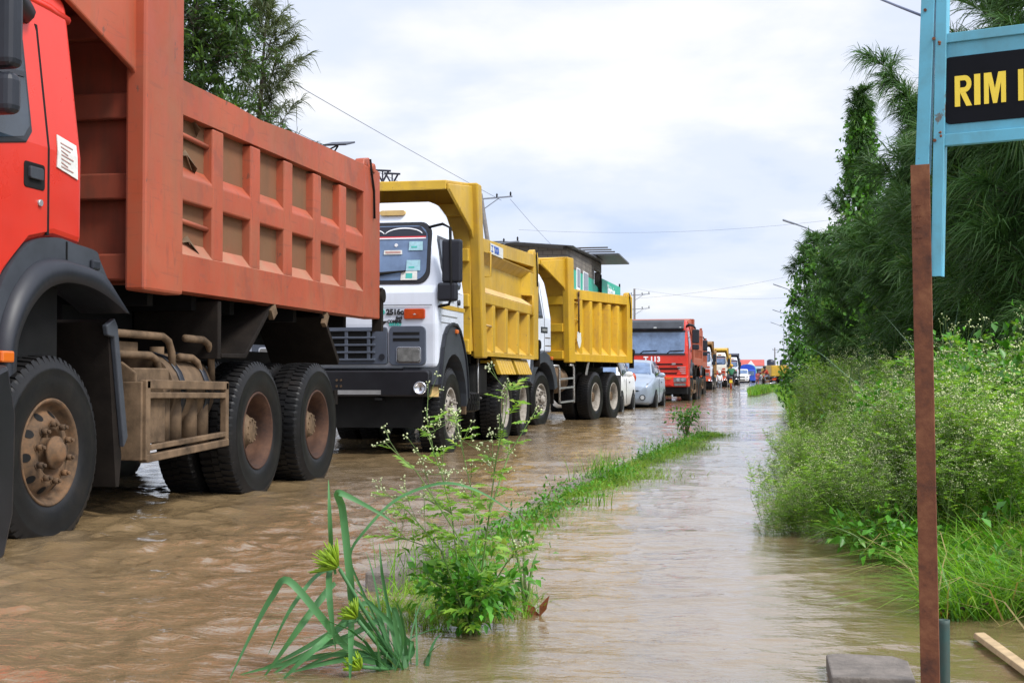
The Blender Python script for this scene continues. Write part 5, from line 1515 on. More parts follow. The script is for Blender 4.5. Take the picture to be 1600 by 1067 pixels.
# ---- parthenium-like weed with sprays of tiny white flowers
def weed_arrays(H, nb, seed, lush=1.0, spread=.55, leafy=1.0):
    r = np.random.default_rng(seed)
    A = []; B = []; W = []; tips = []; lp = []; ld = []
    def grow(p, d, L, w, depth):
        n = 4; q = p.copy()
        for i in range(n):
            d2 = d + r.normal(size=3) * .12 + np.array([0, 0, .08]); d2 /= np.linalg.norm(d2)
            q2 = q + d2 * L / n
            A.append(q); B.append(q2); W.append((w * (1 - .2 * i / n), w * (1 - .2 * (i + 1) / n)))
            for _ in range(int(r.poisson((1.6 if depth < 2 else .9) * leafy))):
                a = r.uniform(0, 6.28); lp.append(q + (q2 - q) * r.uniform()); ld.append(np.array([math.cos(a), math.sin(a), r.uniform(-.1, .6)]))
            if depth < 2 and i >= 1:
                for _ in range(1 if depth == 0 else r.integers(1, 3)):
                    a = r.uniform(0, 6.28); e_ = np.array([math.cos(a) * .75, math.sin(a) * .75, .8]); e_ = e_ + d2 * .6; e_ /= np.linalg.norm(e_)
                    grow(q2, e_, L * r.uniform(.38, .6), w * .6, depth + 1)
            q = q2; d = d2
        tips.append(q)
    for k in range(nb):
        a = 2 * PI * k / nb + r.uniform(-.5, .5); s = r.uniform(.1, spread)
        d = np.array([math.cos(a) * s, math.sin(a) * s, 1.0]); d /= np.linalg.norm(d)
        grow(np.zeros(3), d, H * r.uniform(.7, 1.0), .0035, 0)
    A = np.array(A); B = np.array(B); W = np.array(W)
    parts = [(*sticks(A, B, W[:, 0], W[:, 1]), 0)]
    lp = np.array(lp); ld = norm(np.array(ld))
    # each lobed leaf: a midrib with paired narrow lobes
    LP = []; LD = []; LL = []
    for p, d in zip(lp, ld):
        L = r.uniform(.05, .115) * lush
        sd = np.cross(d, [0, 0, 1]); sd /= max(1e-6, np.linalg.norm(sd))
        for u in (.15, .45, .75):
            for sg in (-1, 1):
                LP.append(p + d * L * u); LD.append(d * .8 + sd * sg * .9); LL.append(L * .45)
        LP.append(p + d * L * .6); LD.append(d); LL.append(L * .55)
    LP = np.array(LP); LD = np.array(LD); LL = np.array(LL)
    nr = np.tile([0, 0, 1.], (len(LP), 1)) + r.normal(size=(len(LP), 3)) * .35
    parts.append((*leaves(LP, LD, nr, LL, LL * .46), 1))
    tips = np.array(tips)
    nf = 5
    fp = np.repeat(tips, nf, 0) + r.normal(size=(len(tips) * nf, 3)) * np.array([.022, .022, .014]) + np.array([0, 0, .014])
    a_ = np.repeat(tips, nf, 0)
    parts.append((*sticks(a_, fp, .0008, .0007), 0))
    # flowers: small octahedral heads as two crossed quads and a cap
    s = .0058
    vs = np.array([[-1, 0, 0], [0, -1, 0], [1, 0, 0], [0, 1, 0], [0, 0, .9], [0, 0, -.9]]) * s
    fs = np.array([[0, 1, 4, 3], [1, 2, 3, 4], [0, 5, 1, 4], [2, 3, 5, 1]])
    V = (fp[:, None, :] + vs[None] * r.uniform(.7, 1.3, (len(fp), 1, 1))).reshape(-1, 3)
    F = (np.arange(len(fp))[:, None, None] * 6 + fs[None]).reshape(-1, 4)
    parts.append((V, F, 2))
    return parts

def place(parts, pos, rot, sc):
    c, s = math.cos(rot), math.sin(rot); Rm = np.array([[c, -s, 0], [s, c, 0], [0, 0, 1]])
    return [(V @ Rm.T * sc + pos, F, mi) for V, F, mi in parts]

WEED_M = [LM['weed_stem'], LM['weed'], LM['flower']]
def bank_z(x, y): return float(ztop_bank(np.array(float(x)), np.array(float(y))))
def flowering_weeds():
    protos = [weed_arrays(.78, 4, 40 + i, .8, .85, .62) for i in range(5)]
    out = []
    pts = [(RNG.uniform(.42, 1.5), RNG.uniform(6.7, 8.4)) for _ in range(46)]
    for _ in range(760):
        y = 7.6 + 26 * RNG.uniform() ** 1.7
        x = RNG.uniform(-.06 if y < 13 else (.42 if y < 22 else .55), 1.9) if RNG.uniform() < .72 else RNG.uniform(1.2, 3.2)
        pts.append((x, y))
    for x, y in pts:
        if x > 1.3 and y < 9.0: continue
        sc = RNG.uniform(.55, .88) * (.40 + .60 * min(1, max(0, (x + .15) / 1.3))) * RNG.uniform(.75, 1.2) * (1.0 if y < 14 else 1.1)
        z = max(-.12, bank_z(x, y))
        out += place(protos[RNG.integers(5)], np.array([x, y, z]), RNG.uniform(0, 6.28), sc)
    V, F, mi = merge(out)
    tag(np_mesh('flowering_weeds', V, F, WEED_M, mi), 'mass of light green weeds with tiny white flowers along the right bank', 'weeds', None, 'stuff')
flowering_weeds()

def verge_grass():
    out = []
    # lush grass spilling into the water on the right
    N = 34000
    y = 5.1 + 7.5 * RNG.uniform(size=N) ** 1.25; x = .36 + RNG.uniform(size=N) ** 1.15 * 3.0
    edge = .44 + .10 * np.sin(y * 2.3) + np.where(y < 7.2, (7.2 - y) * .09, 0)
    keep = (x > edge) & (np.exp(-((x - 1.5) / .45) ** 2 - ((y - 6.7) / 1.0) ** 2) < RNG.uniform(.25, .9, N)) & (fbm(x, y, 17, 4, .9) > -.45 - .5 * (y > 6.6))
    x, y = x[keep], y[keep]; n = len(x)
    z = np.maximum(ztop_bank(x, y), -.03) - .02
    V, F = blades(np.stack([x, y, z], -1), RNG.uniform(.08, .36, n) * (1 + .2 * (y > 7.5)), RNG.normal(3.6, 1.2, n), RNG.uniform(.5, 2.0, n), RNG.uniform(.004, .012, n), 3, .8)
    out.append((V, F, 0))
    # under the weeds and farther on
    N = 16000
    y = 8 + 85 * RNG.uniform(size=N) ** 2.2; x = RNG.uniform(size=N) * 3.6 - np.where(y > 45, (y - 45) * .012, 0) + .22
    z = ztop_bank(x, y); keep = z > -.10; x, y, z = x[keep], y[keep], z[keep]; n = len(x)
    V, F = blades(np.stack([x, y, z - .02], -1), RNG.uniform(.2, .55, n), RNG.uniform(0, 6.28, n), RNG.uniform(.1, .9, n), RNG.uniform(.006, .012, n) * (1 + y / 30), 3)
    out.append((V, F, 0))
    # leafy herbs and dry straw among the blades
    n = 5200; y = 5.3 + 4.5 * RNG.uniform(size=n); x = .5 + RNG.uniform(size=n) * 2.4 + np.where(y < 7, (7 - y) * .12, 0)
    keep = fbm(x, y, 61, 4, 1.3) > .12; x, y = x[keep], y[keep]; n = len(x); z = np.maximum(ztop_bank(x, y), 0) + np.abs(RNG.normal(.06, .09, n))
    V, F = leaves(np.stack([x, y, z], -1), rnd_dir(n, .2), RNG.normal(size=(n, 3)) * .5 + np.array([0, 0, 1.]), RNG.uniform(.03, .09, n), RNG.uniform(.015, .04, n)); out.append((V, F, 1))
    n = 620; y = 4.9 + 4.2 * RNG.uniform(size=n); x = .55 + RNG.uniform(size=n) * 2.0; z = np.maximum(ztop_bank(x, y), 0)
    V, F = blades(np.stack([x, y, z], -1), RNG.uniform(.15, .45, n), RNG.uniform(0, 6.28, n), RNG.uniform(.6, 2.2, n), RNG.uniform(.004, .008, n), 3, .85); out.append((V, F, 2))
    V, F, mi = merge(out)
    tag(np_mesh('verge_grass', V, F, [LM['grass'], LM['broad'], LM['straw']], mi), 'bright green grass trailing into the water on the right bank', 'grass', None, 'stuff')
    # grass on the half drowned strip beside the kerb
    out = []
    N = 30000; y = 5.3 + 15.8 * RNG.uniform(size=N) ** .9; off = np.abs(RNG.normal(0, .13, N)) + .015
    off = off + np.where(y < 6.4, .05, 0)
    dens = np.interp(y, [5.3, 6.5, 9, 9.6, 10.6, 11.2, 12.4, 13.2, 15.5, 17, 19.2, 20.5], [.55, .6, .45, .5, .9, 1, .9, .5, .75, .9, .6, .8])
    wide = np.interp(y, [5.3, 9, 11, 12, 13, 15, 17, 18.5, 20], [1.0, 1.0, 1.3, 2.4, 1.1, 1.3, 1.7, .9, 1.6])
    keep = RNG.uniform(size=N) < dens; y, off, wide = y[keep], off[keep], wide[keep]; n = len(y)
    x = strip_x(y) + off * wide
    V, F = blades(np.stack([x, y, 0 * x - .02], -1), RNG.uniform(.04, .12, n), RNG.normal(-.2, 1.4, n), RNG.uniform(.5, 1.5, n), RNG.uniform(.0035, .008, n), 3, .8)
    out.append((V, F, 0))
    n = 420; y = RNG.choice([5.6, 5.9, 11.3, 11.6, 12.0, 15.2, 17.2, 20.0], n) + RNG.normal(0, .28, n); x = strip_x(y) + .1 + RNG.normal(0, .10, n)
    V, F = blades(np.stack([x, y, 0 * x - .02], -1), RNG.uniform(.15, .34, n), RNG.uniform(0, 6.28, n), RNG.uniform(.1, .7, n), RNG.uniform(.004, .008, n), 3)
    out.append((V, F, 1))
    n = 2600; a_ = RNG.uniform(0, 6.28, n); q_ = RNG.uniform(size=n) ** .6; x = -1.22 + .34 * q_ * np.cos(a_); y = 5.02 + .50 * q_ * np.sin(a_)
    keep = fbm(x, y, 44, 3, 2.2) > -.25; x, y = x[keep], y[keep]; n = len(x)
    V, F = blades(np.stack([x, y, 0 * x - .02], -1), RNG.uniform(.04, .16, n), RNG.uniform(0, 6.28, n), RNG.uniform(.4, 1.5, n), RNG.uniform(.003, .007, n), 3, .8); out.append((V, F, 0))
    # far grassy strip
    n = 3500; y = 62 + 48 * RNG.uniform(size=n); c = np.interp(y, [60, 112], [-1.15, -.55]); w = np.interp(y, [60, 68, 80, 112], [.1, .5, .9, 1.3])
    x = c + RNG.uniform(-.85, .85, n) * w
    V, F = blades(np.stack([x, y, 0 * x + .02], -1), RNG.uniform(.12, .4, n), RNG.uniform(0, 6.28, n), RNG.uniform(.1, .8, n), RNG.uniform(.02, .05, n), 2)
    out.append((V, F, 1))
    n = 2600; y = RNG.choice([5.7, 6.3, 7.0, 7.4, 8.3, 9.0, 10.1, 11.2, 11.7, 12.3, 14.2, 15.4, 16.6, 17.3, 18.6, 19.6], n) + RNG.normal(0, .22, n); x = strip_x(y) + .13 + RNG.normal(0, .10, n)
    V, F = leaves(np.stack([x, y, np.abs(RNG.normal(.03, .045, n))], -1), rnd_dir(n, .4), RNG.normal(size=(n, 3)) * .5 + np.array([0, 0, 1.]), RNG.uniform(.02, .055, n), RNG.uniform(.010, .024, n)); out.append((V, F, 2))
    V, F, mi = merge(out)
    tag(np_mesh('strip_grass', V, F, [LM['grass_y'], LM['grass'], LM['broad']], mi), 'short yellow green grass along the half drowned kerb strip', 'grass', None, 'stuff')
verge_grass()

def reed_tuft(name, label, cat, pos, n, h, mats, w=(.008, .016), spread=.12, lean=(.1, .9), group=None, az=None, seg=4):
    base = np.array(pos)[None] + RNG.normal(0, spread, (n, 3)) * np.array([1, 1, 0])
    V, F = blades(base, RNG.uniform(h[0], h[1], n), RNG.uniform(0, 6.28, n) if az is None else RNG.normal(az, .8, n), RNG.uniform(lean[0], lean[1], n), RNG.uniform(w[0], w[1], n), seg)
    o = np_mesh(name, V - np.array(pos), F, mats); o.location = pos
    return tag(o, label, cat, group)
LM['blue_blade'] = leaf('grey green blades', (.07, .14, .09), (.13, .23, .15), None, .25)
for (px, d, n, h, lab) in ((1395, 13.5, 46, (.6, 1.25), 'clump of upright grey green blades among the weeds, left of the rusty post'), (1362, 15, 36, (.7, 1.2), 'smaller clump of upright blades behind the flowering weeds, below the vine-covered tree'),
                           (1462, 11.5, 60, (.9, 1.6), 'big clump of long arching grey green blades just right of the rusty post')):
    p = spot(px, d); reed_tuft('reed_clump', lab, 'reeds', (p.x, p.y, bank_z(p.x, p.y)), n, h, LM['blue_blade'], (.012, .022), .16, (.15, 1.0), 'clumps of long blades on the bank')
p = spot(925, 9.3); reed_tuft('grass_tuft', 'small tuft of upright grass standing alone in the water beside the strip', 'grass', (p.x, p.y, -.03), 24, (.10, .28), LM['grass'], (.005, .009), .06, (.05, .6))

def bush(name, label, pos, rad, H, n, size, mat, stems=7, cat='bush', group=None, holes=.35):
    """leafy shrub: several stems, leaves gathered in sprays on them"""
    t = thing(name, label, cat, pos, 0, group)
    b = MB(); P0 = []; D0 = []
    for k in range(stems):
        a = 2 * PI * k / stems + random.uniform(-.4, .4); s = random.uniform(.2, 1.0)
        e_ = Vector((math.cos(a) * rad * s, math.sin(a) * rad * s, H * random.uniform(.65, 1.0)))
        c = [Vector((0, 0, -.03)), e_ * .35 + Vector((0, 0, H * .12)), e_ * .7 + Vector((0, 0, H * .1)), e_]
        b.tube(c, .006 + .004 * H, 5, .003)
        for _ in range(n // stems):
            u = random.uniform(.2, 1.0) ** .8; i = min(2, int(u * 3)); q_ = c[i].lerp(c[i + 1], u * 3 - i)
            r_ = rnd_dir(1, .15)[0]; L = abs(random.gauss(0, .22)) * rad + .02
            P0.append(np.array(q_) + r_ * L * np.array([1, 1, .7])); D0.append(r_ + np.array([0, 0, -.25]))
    b.build('stem', LM['weed_stem'], t)
    P0 = np.array(P0); D0 = np.array(D0); P0[:, 2] = np.maximum(P0[:, 2], .0)
    sz = RNG.uniform(.6, 1.25, len(P0)) * size
    nr = np.tile([0, 0, 1.], (len(P0), 1)) + RNG.normal(size=(len(P0), 3)) * .5
    V, F = leaves(P0, D0, nr, sz, sz * .55)
    np_mesh('foliage', V, F, mat, parent=t)
    return t
bank_bushes = [(1345, 13.0, .65, .74, 1500, .055, 'weed', 'light green leafy bush with spiky top, left of the rusty post'),
               (1310, 18, .6, .80, 1200, .06, 'weed', 'tall pale bush at the far left end of the weedy bank'),
               (1535, 9.0, .85, .85, 2000, .075, 'broad', 'dark green broad-leaved bush right of the rusty post'),
               (1585, 7.8, .6, .62, 1400, .055, 'broad', 'bright leafy bush near the right edge under the dark trees'),
               (1500, 8.2, .5, .55, 1000, .05, 'weed', 'low pale green bush between the rusty post and the broad-leaved bush'),
               (1640, 10.5, .9, 1.05, 1700, .07, 'broad', 'broad-leaved bush cut by the right edge of the picture'),
               (1480, 13.5, .8, 1.1, 1200, .07, 'vine', 'dark creeper-covered bush behind the long arching blades'),
               (1285, 26, .6, 1.1, 1100, .07, 'weed', 'pale feathery bush at the foot of the far trees'),
               (1262, 40, .7, 1.1, 900, .09, 'weed', 'farthest bush of the bank, next to the motorcyclist'),
               (1560, 6.9, .38, .30, 700, .045, 'grass', 'low leafy clump at the edge of the puddle near the right edge')]
for (px, d, rad, H, n, sz, mk, lab) in bank_bushes:
    p = spot(px, d); bush('bush', lab, (p.x, p.y, max(0, bank_z(p.x, p.y))), rad, H, n, sz, LM[mk], 9, group='bushes on the right bank')
p = spot(1395, 6.35); bush('creeping_herb', 'low broad-leaved plant creeping out over the water left of the post', (p.x, p.y, 0), .30, .20, 420, .05, LM['broad'], 9, 'plant')
p = spot(738, 4.72); bush('leafy_herb', 'dense low broad-leaved plant in the water at the near end of the strip', (p.x, p.y, 0), .27, .22, 760, .042, LM['broad'], 10, 'plant')
p = spot(1072, 19.5); bush('leafy_herb', 'dark leafy plant at the far end of the kerb strip', (p.x, p.y, 0), .30, .45, 320, .06, LM['broad'], 8, 'plant')
p = spot(822, 5.15); sp_h = bush('leafy_sprig', 'small sprig of round leaves standing in the water right of the tall weed', (p.x, p.y, 0), .11, .33, 24, .042, LM['broad'], 3, 'plant')

# tall airy weed in front of the white truck
def near_weed():
    p = spot(735, 4.66); t = thing('flowering_weed', 'tall airy weed with tiny white flowers in front of the white truck', 'weed', (p.x, p.y, 0))
    r = np.random.default_rng(77)
    def W(px, py, d=4.66): q_ = spot(px, d); return np.array([q_.x - p.x, q_.y - p.y, CAM_Z + (588 - py) * d / 2090])
    S_ = [[(735, 990), (752, 900, 4.6), (765, 800, 4.55), (775, 720, 4.55), (790, 650, 4.5), (793, 598, 4.5)],
          [(735, 990), (715, 880, 4.7), (706, 800, 4.75), (690, 740, 4.8), (672, 690, 4.82), (666, 640, 4.85)],
          [(752, 900, 4.6), (705, 820, 4.5), (650, 735, 4.45), (600, 690, 4.4)],
          [(765, 800, 4.55), (795, 710, 4.65), (838, 640, 4.7)],
          [(706, 800, 4.75), (660, 775, 4.8), (585, 775, 4.9)],
          [(735, 980), (690, 860, 4.55), (640, 800, 4.5), (598, 765, 4.45)],
          [(735, 980), (745, 870, 4.8), (740, 780, 4.9), (722, 700, 4.95), (712, 650, 5.0)],
          [(735, 980), (700, 900, 4.75), (660, 850, 4.8), (615, 835, 4.85)], [(745, 950, 4.6), (790, 880, 4.5), (815, 850, 4.45)]]
    A = []; B = []; Wd = []; tips = []; lp = []; ld = []
    def path(pts, w):
        P_ = [np.array(q_) for q_ in pts]; n = len(P_)
        for i in range(n - 1):
            for k in range(4):
                a = P_[i] + (P_[i + 1] - P_[i]) * k / 4; b = P_[i] + (P_[i + 1] - P_[i]) * (k + 1) / 4
                f = (i + k / 4) / (n - 1)
                A.append(a); B.append(b); Wd.append((w * (1 - .7 * f), w * (1 - .7 * (f + .25 / (n - 1)))))
                for _ in range(r.poisson(1.5)): 
                    a_ = r.uniform(0, 6.28); lp.append(a); ld.append(np.array([math.cos(a_), math.sin(a_), r.uniform(-.2, .7)]))
                if f > .42 and r.uniform() < .62:
                    d = P_[i + 1] - P_[i]; d = d / np.linalg.norm(d) * .7 + r.normal(size=3) * .55; d /= np.linalg.norm(d); L = r.uniform(.05, .13)
                    m_ = a + d * L * .6; e_ = a + d * L + np.array([0, 0, .02])
                    A.extend([a, m_]); B.extend([m_, e_]); Wd.extend([(w * .3, w * .25), (w * .25, w * .2)])
                    for _ in range(2):
                        e2 = m_ + (r.normal(size=3) * .03 + d * .04); A.append(m_); B.append(e2); Wd.append((w * .2, w * .18)); tips.append(e2)
                    tips.append(e_)
        tips.append(P_[-1])
    for s in S_: path([W(*q_) for q_ in s], .0042)
    A, B, Wd = np.array(A), np.array(B), np.array(Wd)
    V, F = sticks(A, B, Wd[:, 0], Wd[:, 1]); np_mesh('stem', V, F, LM['weed_stem'], parent=t)
    LP = []; LD = []; LL = []
    for q_, d in zip(lp, ld):
        d = d / np.linalg.norm(d); L = r.uniform(.04, .12) * (1.25 if q_[2] < .45 else .8); sd = np.cross(d, [0, 0, 1]); sd /= max(1e-6, np.linalg.norm(sd))
        for u in (.1, .35, .6, .8):
            for sg in (-1, 1): LP.append(q_ + d * L * u); LD.append(d * .9 + sd * sg * .8); LL.append(L * (.5 - .25 * u))
        LP.append(q_ + d * L * .5); LD.append(d); LL.append(L * .5)
    LP, LD, LL = np.array(LP), np.array(LD), np.array(LL)
    V, F = leaves(LP, LD, np.tile([0, -.3, 1.], (len(LP), 1)) + r.normal(size=(len(LP), 3)) * .3, LL, LL * .34)
    np_mesh('foliage', V, F, LM['weed'], parent=t)
    tips = np.array(tips); nf = 5
    fp = np.repeat(tips, nf, 0) + r.normal(size=(len(tips) * nf, 3)) * .007
    V1, F1 = sticks(np.repeat(tips, nf, 0), fp, .0007, .0006)
    for k0 in range(0, len(tips)):
        if k0 < 99: b = MB()
        for q_ in fp[k0 * nf:(k0 + 1) * nf]: b.ball(tuple(q_), r.uniform(.0022, .0038), 6)
        if k0 < 98: b.build('flower', LM['flower'], t)
    if len(tips) > 98: tag(b.build('small_flowers', LM['flower'], t), kind='stuff')
    tag(np_mesh('flower_stalks', V1, F1, LM['weed_stem'], parent=t), kind='stuff')
near_weed()

# sedge with long folded blades and spiky heads, at the bottom left
def near_sedge():
    def C(x, y): return 340 + x / 3.077, 740 + y / 3.077
    p0 = spot(624, 4.12); t = thing('sedge_clump', 'sedge with long folded blue green blades and three spiky heads, in the near water', 'sedge', (p0.x, p0.y, 0))
    def W(x, y, d): px, py = C(x, y); q_ = spot(px, d); return Vector((q_.x - p0.x, q_.y - p0.y, CAM_Z + (588 - py) * d / 2090))
    WS = .80
    view = Vector((math.sin(YAW), -math.cos(YAW), .25)).normalized()
    L = [([(880, 930), (760, 780), (660, 640), (640, 500), (618, 300), (600, 160), (577, 92), (640, 112), (770, 182), (860, 240)], .030, 4.08), ([(570, 480), (552, 380), (545, 280), (539, 150), (535, 28)], .017, 4.05),
         ([(590, 440), (545, 455), (540, 560), (553, 700), (572, 840)], .024, 3.98), ([(560, 450), (480, 485), (400, 580), (330, 690), (250, 860)], .018, 3.97),
         ([(860, 930), (640, 840), (500, 680), (342, 508), (270, 580), (180, 740), (50, 1010)], .028, 3.96), ([(570, 520), (530, 560), (430, 690), (350, 800), (200, 1010)], .026, 3.98),
         ([(880, 930), (700, 560), (640, 390), (720, 260), (850, 130), (1000, 62), (1130, 45), (1270, 90), (1400, 172), (1510, 255)], .013, 4.2),
         ([(690, 690), (600, 730), (500, 810), (400, 900), (290, 1010)], .024, 3.94), ([(680, 670), (650, 690), (645, 800), (640, 1010)], .026, 3.96),
         ([(900, 920), (870, 800), (850, 640), (885, 740), (890, 830), (850, 960)], .018, 4.05), ([(880, 900), (835, 700), (800, 520), (788, 430), (780, 330)], .013, 4.15),
         ([(860, 940), (740, 620), (560, 750), (350, 870), (130, 970)], .020, 4.1), ([(870, 930), (820, 700), (640, 770), (400, 870), (90, 1010)], .022, 4.12),
         ([(880, 930), (600, 860), (350, 900), (100, 960)], .018, 4.02), ([(880, 940), (760, 900), (600, 890), (300, 960)], .018, 4.0), ([(870, 930), (940, 850), (900, 780), (760, 640), (660, 545)], .020, 4.14),
         ([(860, 950), (700, 960), (600, 990), (480, 1040)], .022, 3.95), ([(870, 940), (820, 860), (640, 870), (420, 920)], .014, 4.1), ([(880, 930), (930, 840), (938, 800), (920, 900)], .014, 4.1), ([(860, 940), (650, 800), (480, 830), (200, 1000)], .02, 4.02),
         ([(870, 940), (800, 990), (640, 1020), (560, 1040)], .02, 3.92), ([(870, 930), (700, 850), (560, 860), (250, 1010)], .016, 4.06)]
    for pts, w, d in L:
        n = len(pts); P_ = []
        for i, (x, y) in enumerate(pts):
            P_.append(W(x, y, 4.12 + (d - 4.12) * min(1, i / 2) + .02 * math.sin(i * 1.7)))
        # smooth the path
        Q = []
        for i in range(n - 1):
            a, b_, c, e_ = P_[max(0, i - 1)], P_[i], P_[i + 1], P_[min(n - 1, i + 2)]
            for k in range(5):
                u = k / 5
                Q.append(.5 * ((2 * b_) + (c - a) * u + (2 * a - 5 * b_ + 4 * c - e_) * u * u + (3 * b_ - a - 3 * c + e_) * u ** 3))
        Q.append(P_[-1]); m_ = len(Q); vs = []; fs = []
        tilt = random.uniform(-.5, .5)
        for i, q_ in enumerate(Q):
            tg = (Q[min(m_ - 1, i + 1)] - Q[max(0, i - 1)]).normalized()
            s_ = tg.cross(view).normalized(); nn = s_.cross(tg).normalized()
            s_ = s_ * math.cos(tilt) + nn * math.sin(tilt); nn = s_.cross(tg).normalized()
            f = i / (m_ - 1); ww = w * WS * .5 * min(1, .55 + f * 1.6) * (1 - max(0, (f - .55) / .45) ** 1.5 * .93)
            vs += [q_ - s_ * ww, q_ - nn * ww * .38, q_ + s_ * ww]
        for i in range(m_ - 1):
            for k in range(2): fs.append((3 * i + k, 3 * i + k + 1, 3 * i + k + 4, 3 * i + k + 3))
        MB().add(vs, fs, True).build('blade', LM['sedge'], t)
    n = 34; V, F = blades(np.stack([RNG.normal(0, .04, n), RNG.normal(0, .04, n), np.full(n, -.02)], -1), RNG.uniform(.18, .5, n), RNG.normal(3.4, 1.1, n), RNG.uniform(.5, 1.5, n), RNG.uniform(.007, .014, n), 7, .9)
    tag(np_mesh('basal_leaves', V, F, LM['sedge'], parent=t), kind='stuff')
    for (x, y, d, r_, fx) in ((540, 400, 4.02, .055, 430), (630, 640, 4.0, .038, 570), (650, 885, 3.98, .038, 590)):
        b = MB(); c = W(x + 45, y + 50, d); ax = (W(fx, y - 20, d) - c).normalized()
        for k in range(95):
            e_ = (Vector(rnd_dir(1)[0]) + ax * 1.15 + Vector((0, 0, .35))).normalized(); Ln = r_ * random.uniform(.7, 1.55)
            st = c + e_ * r_ * .15; b.tube([st, st + e_ * Ln * .6, st + e_ * Ln], [.0025, .0036, .001], 5)
        b.build('flower_head', LM['sedge_head'], t)
    b = MB()
    b.tube([W(880, 930, 4.12), W(700, 640, 4.08), W(590, 455, 4.03)], .006, 6); b.tube([W(870, 930, 4.12), W(680, 700, 4.02)], .006, 6); b.tube([W(870, 935, 4.12), W(700, 920, 4.0)], .006, 6)
    b.build('stem', LM['sedge'], t)
near_sedge()

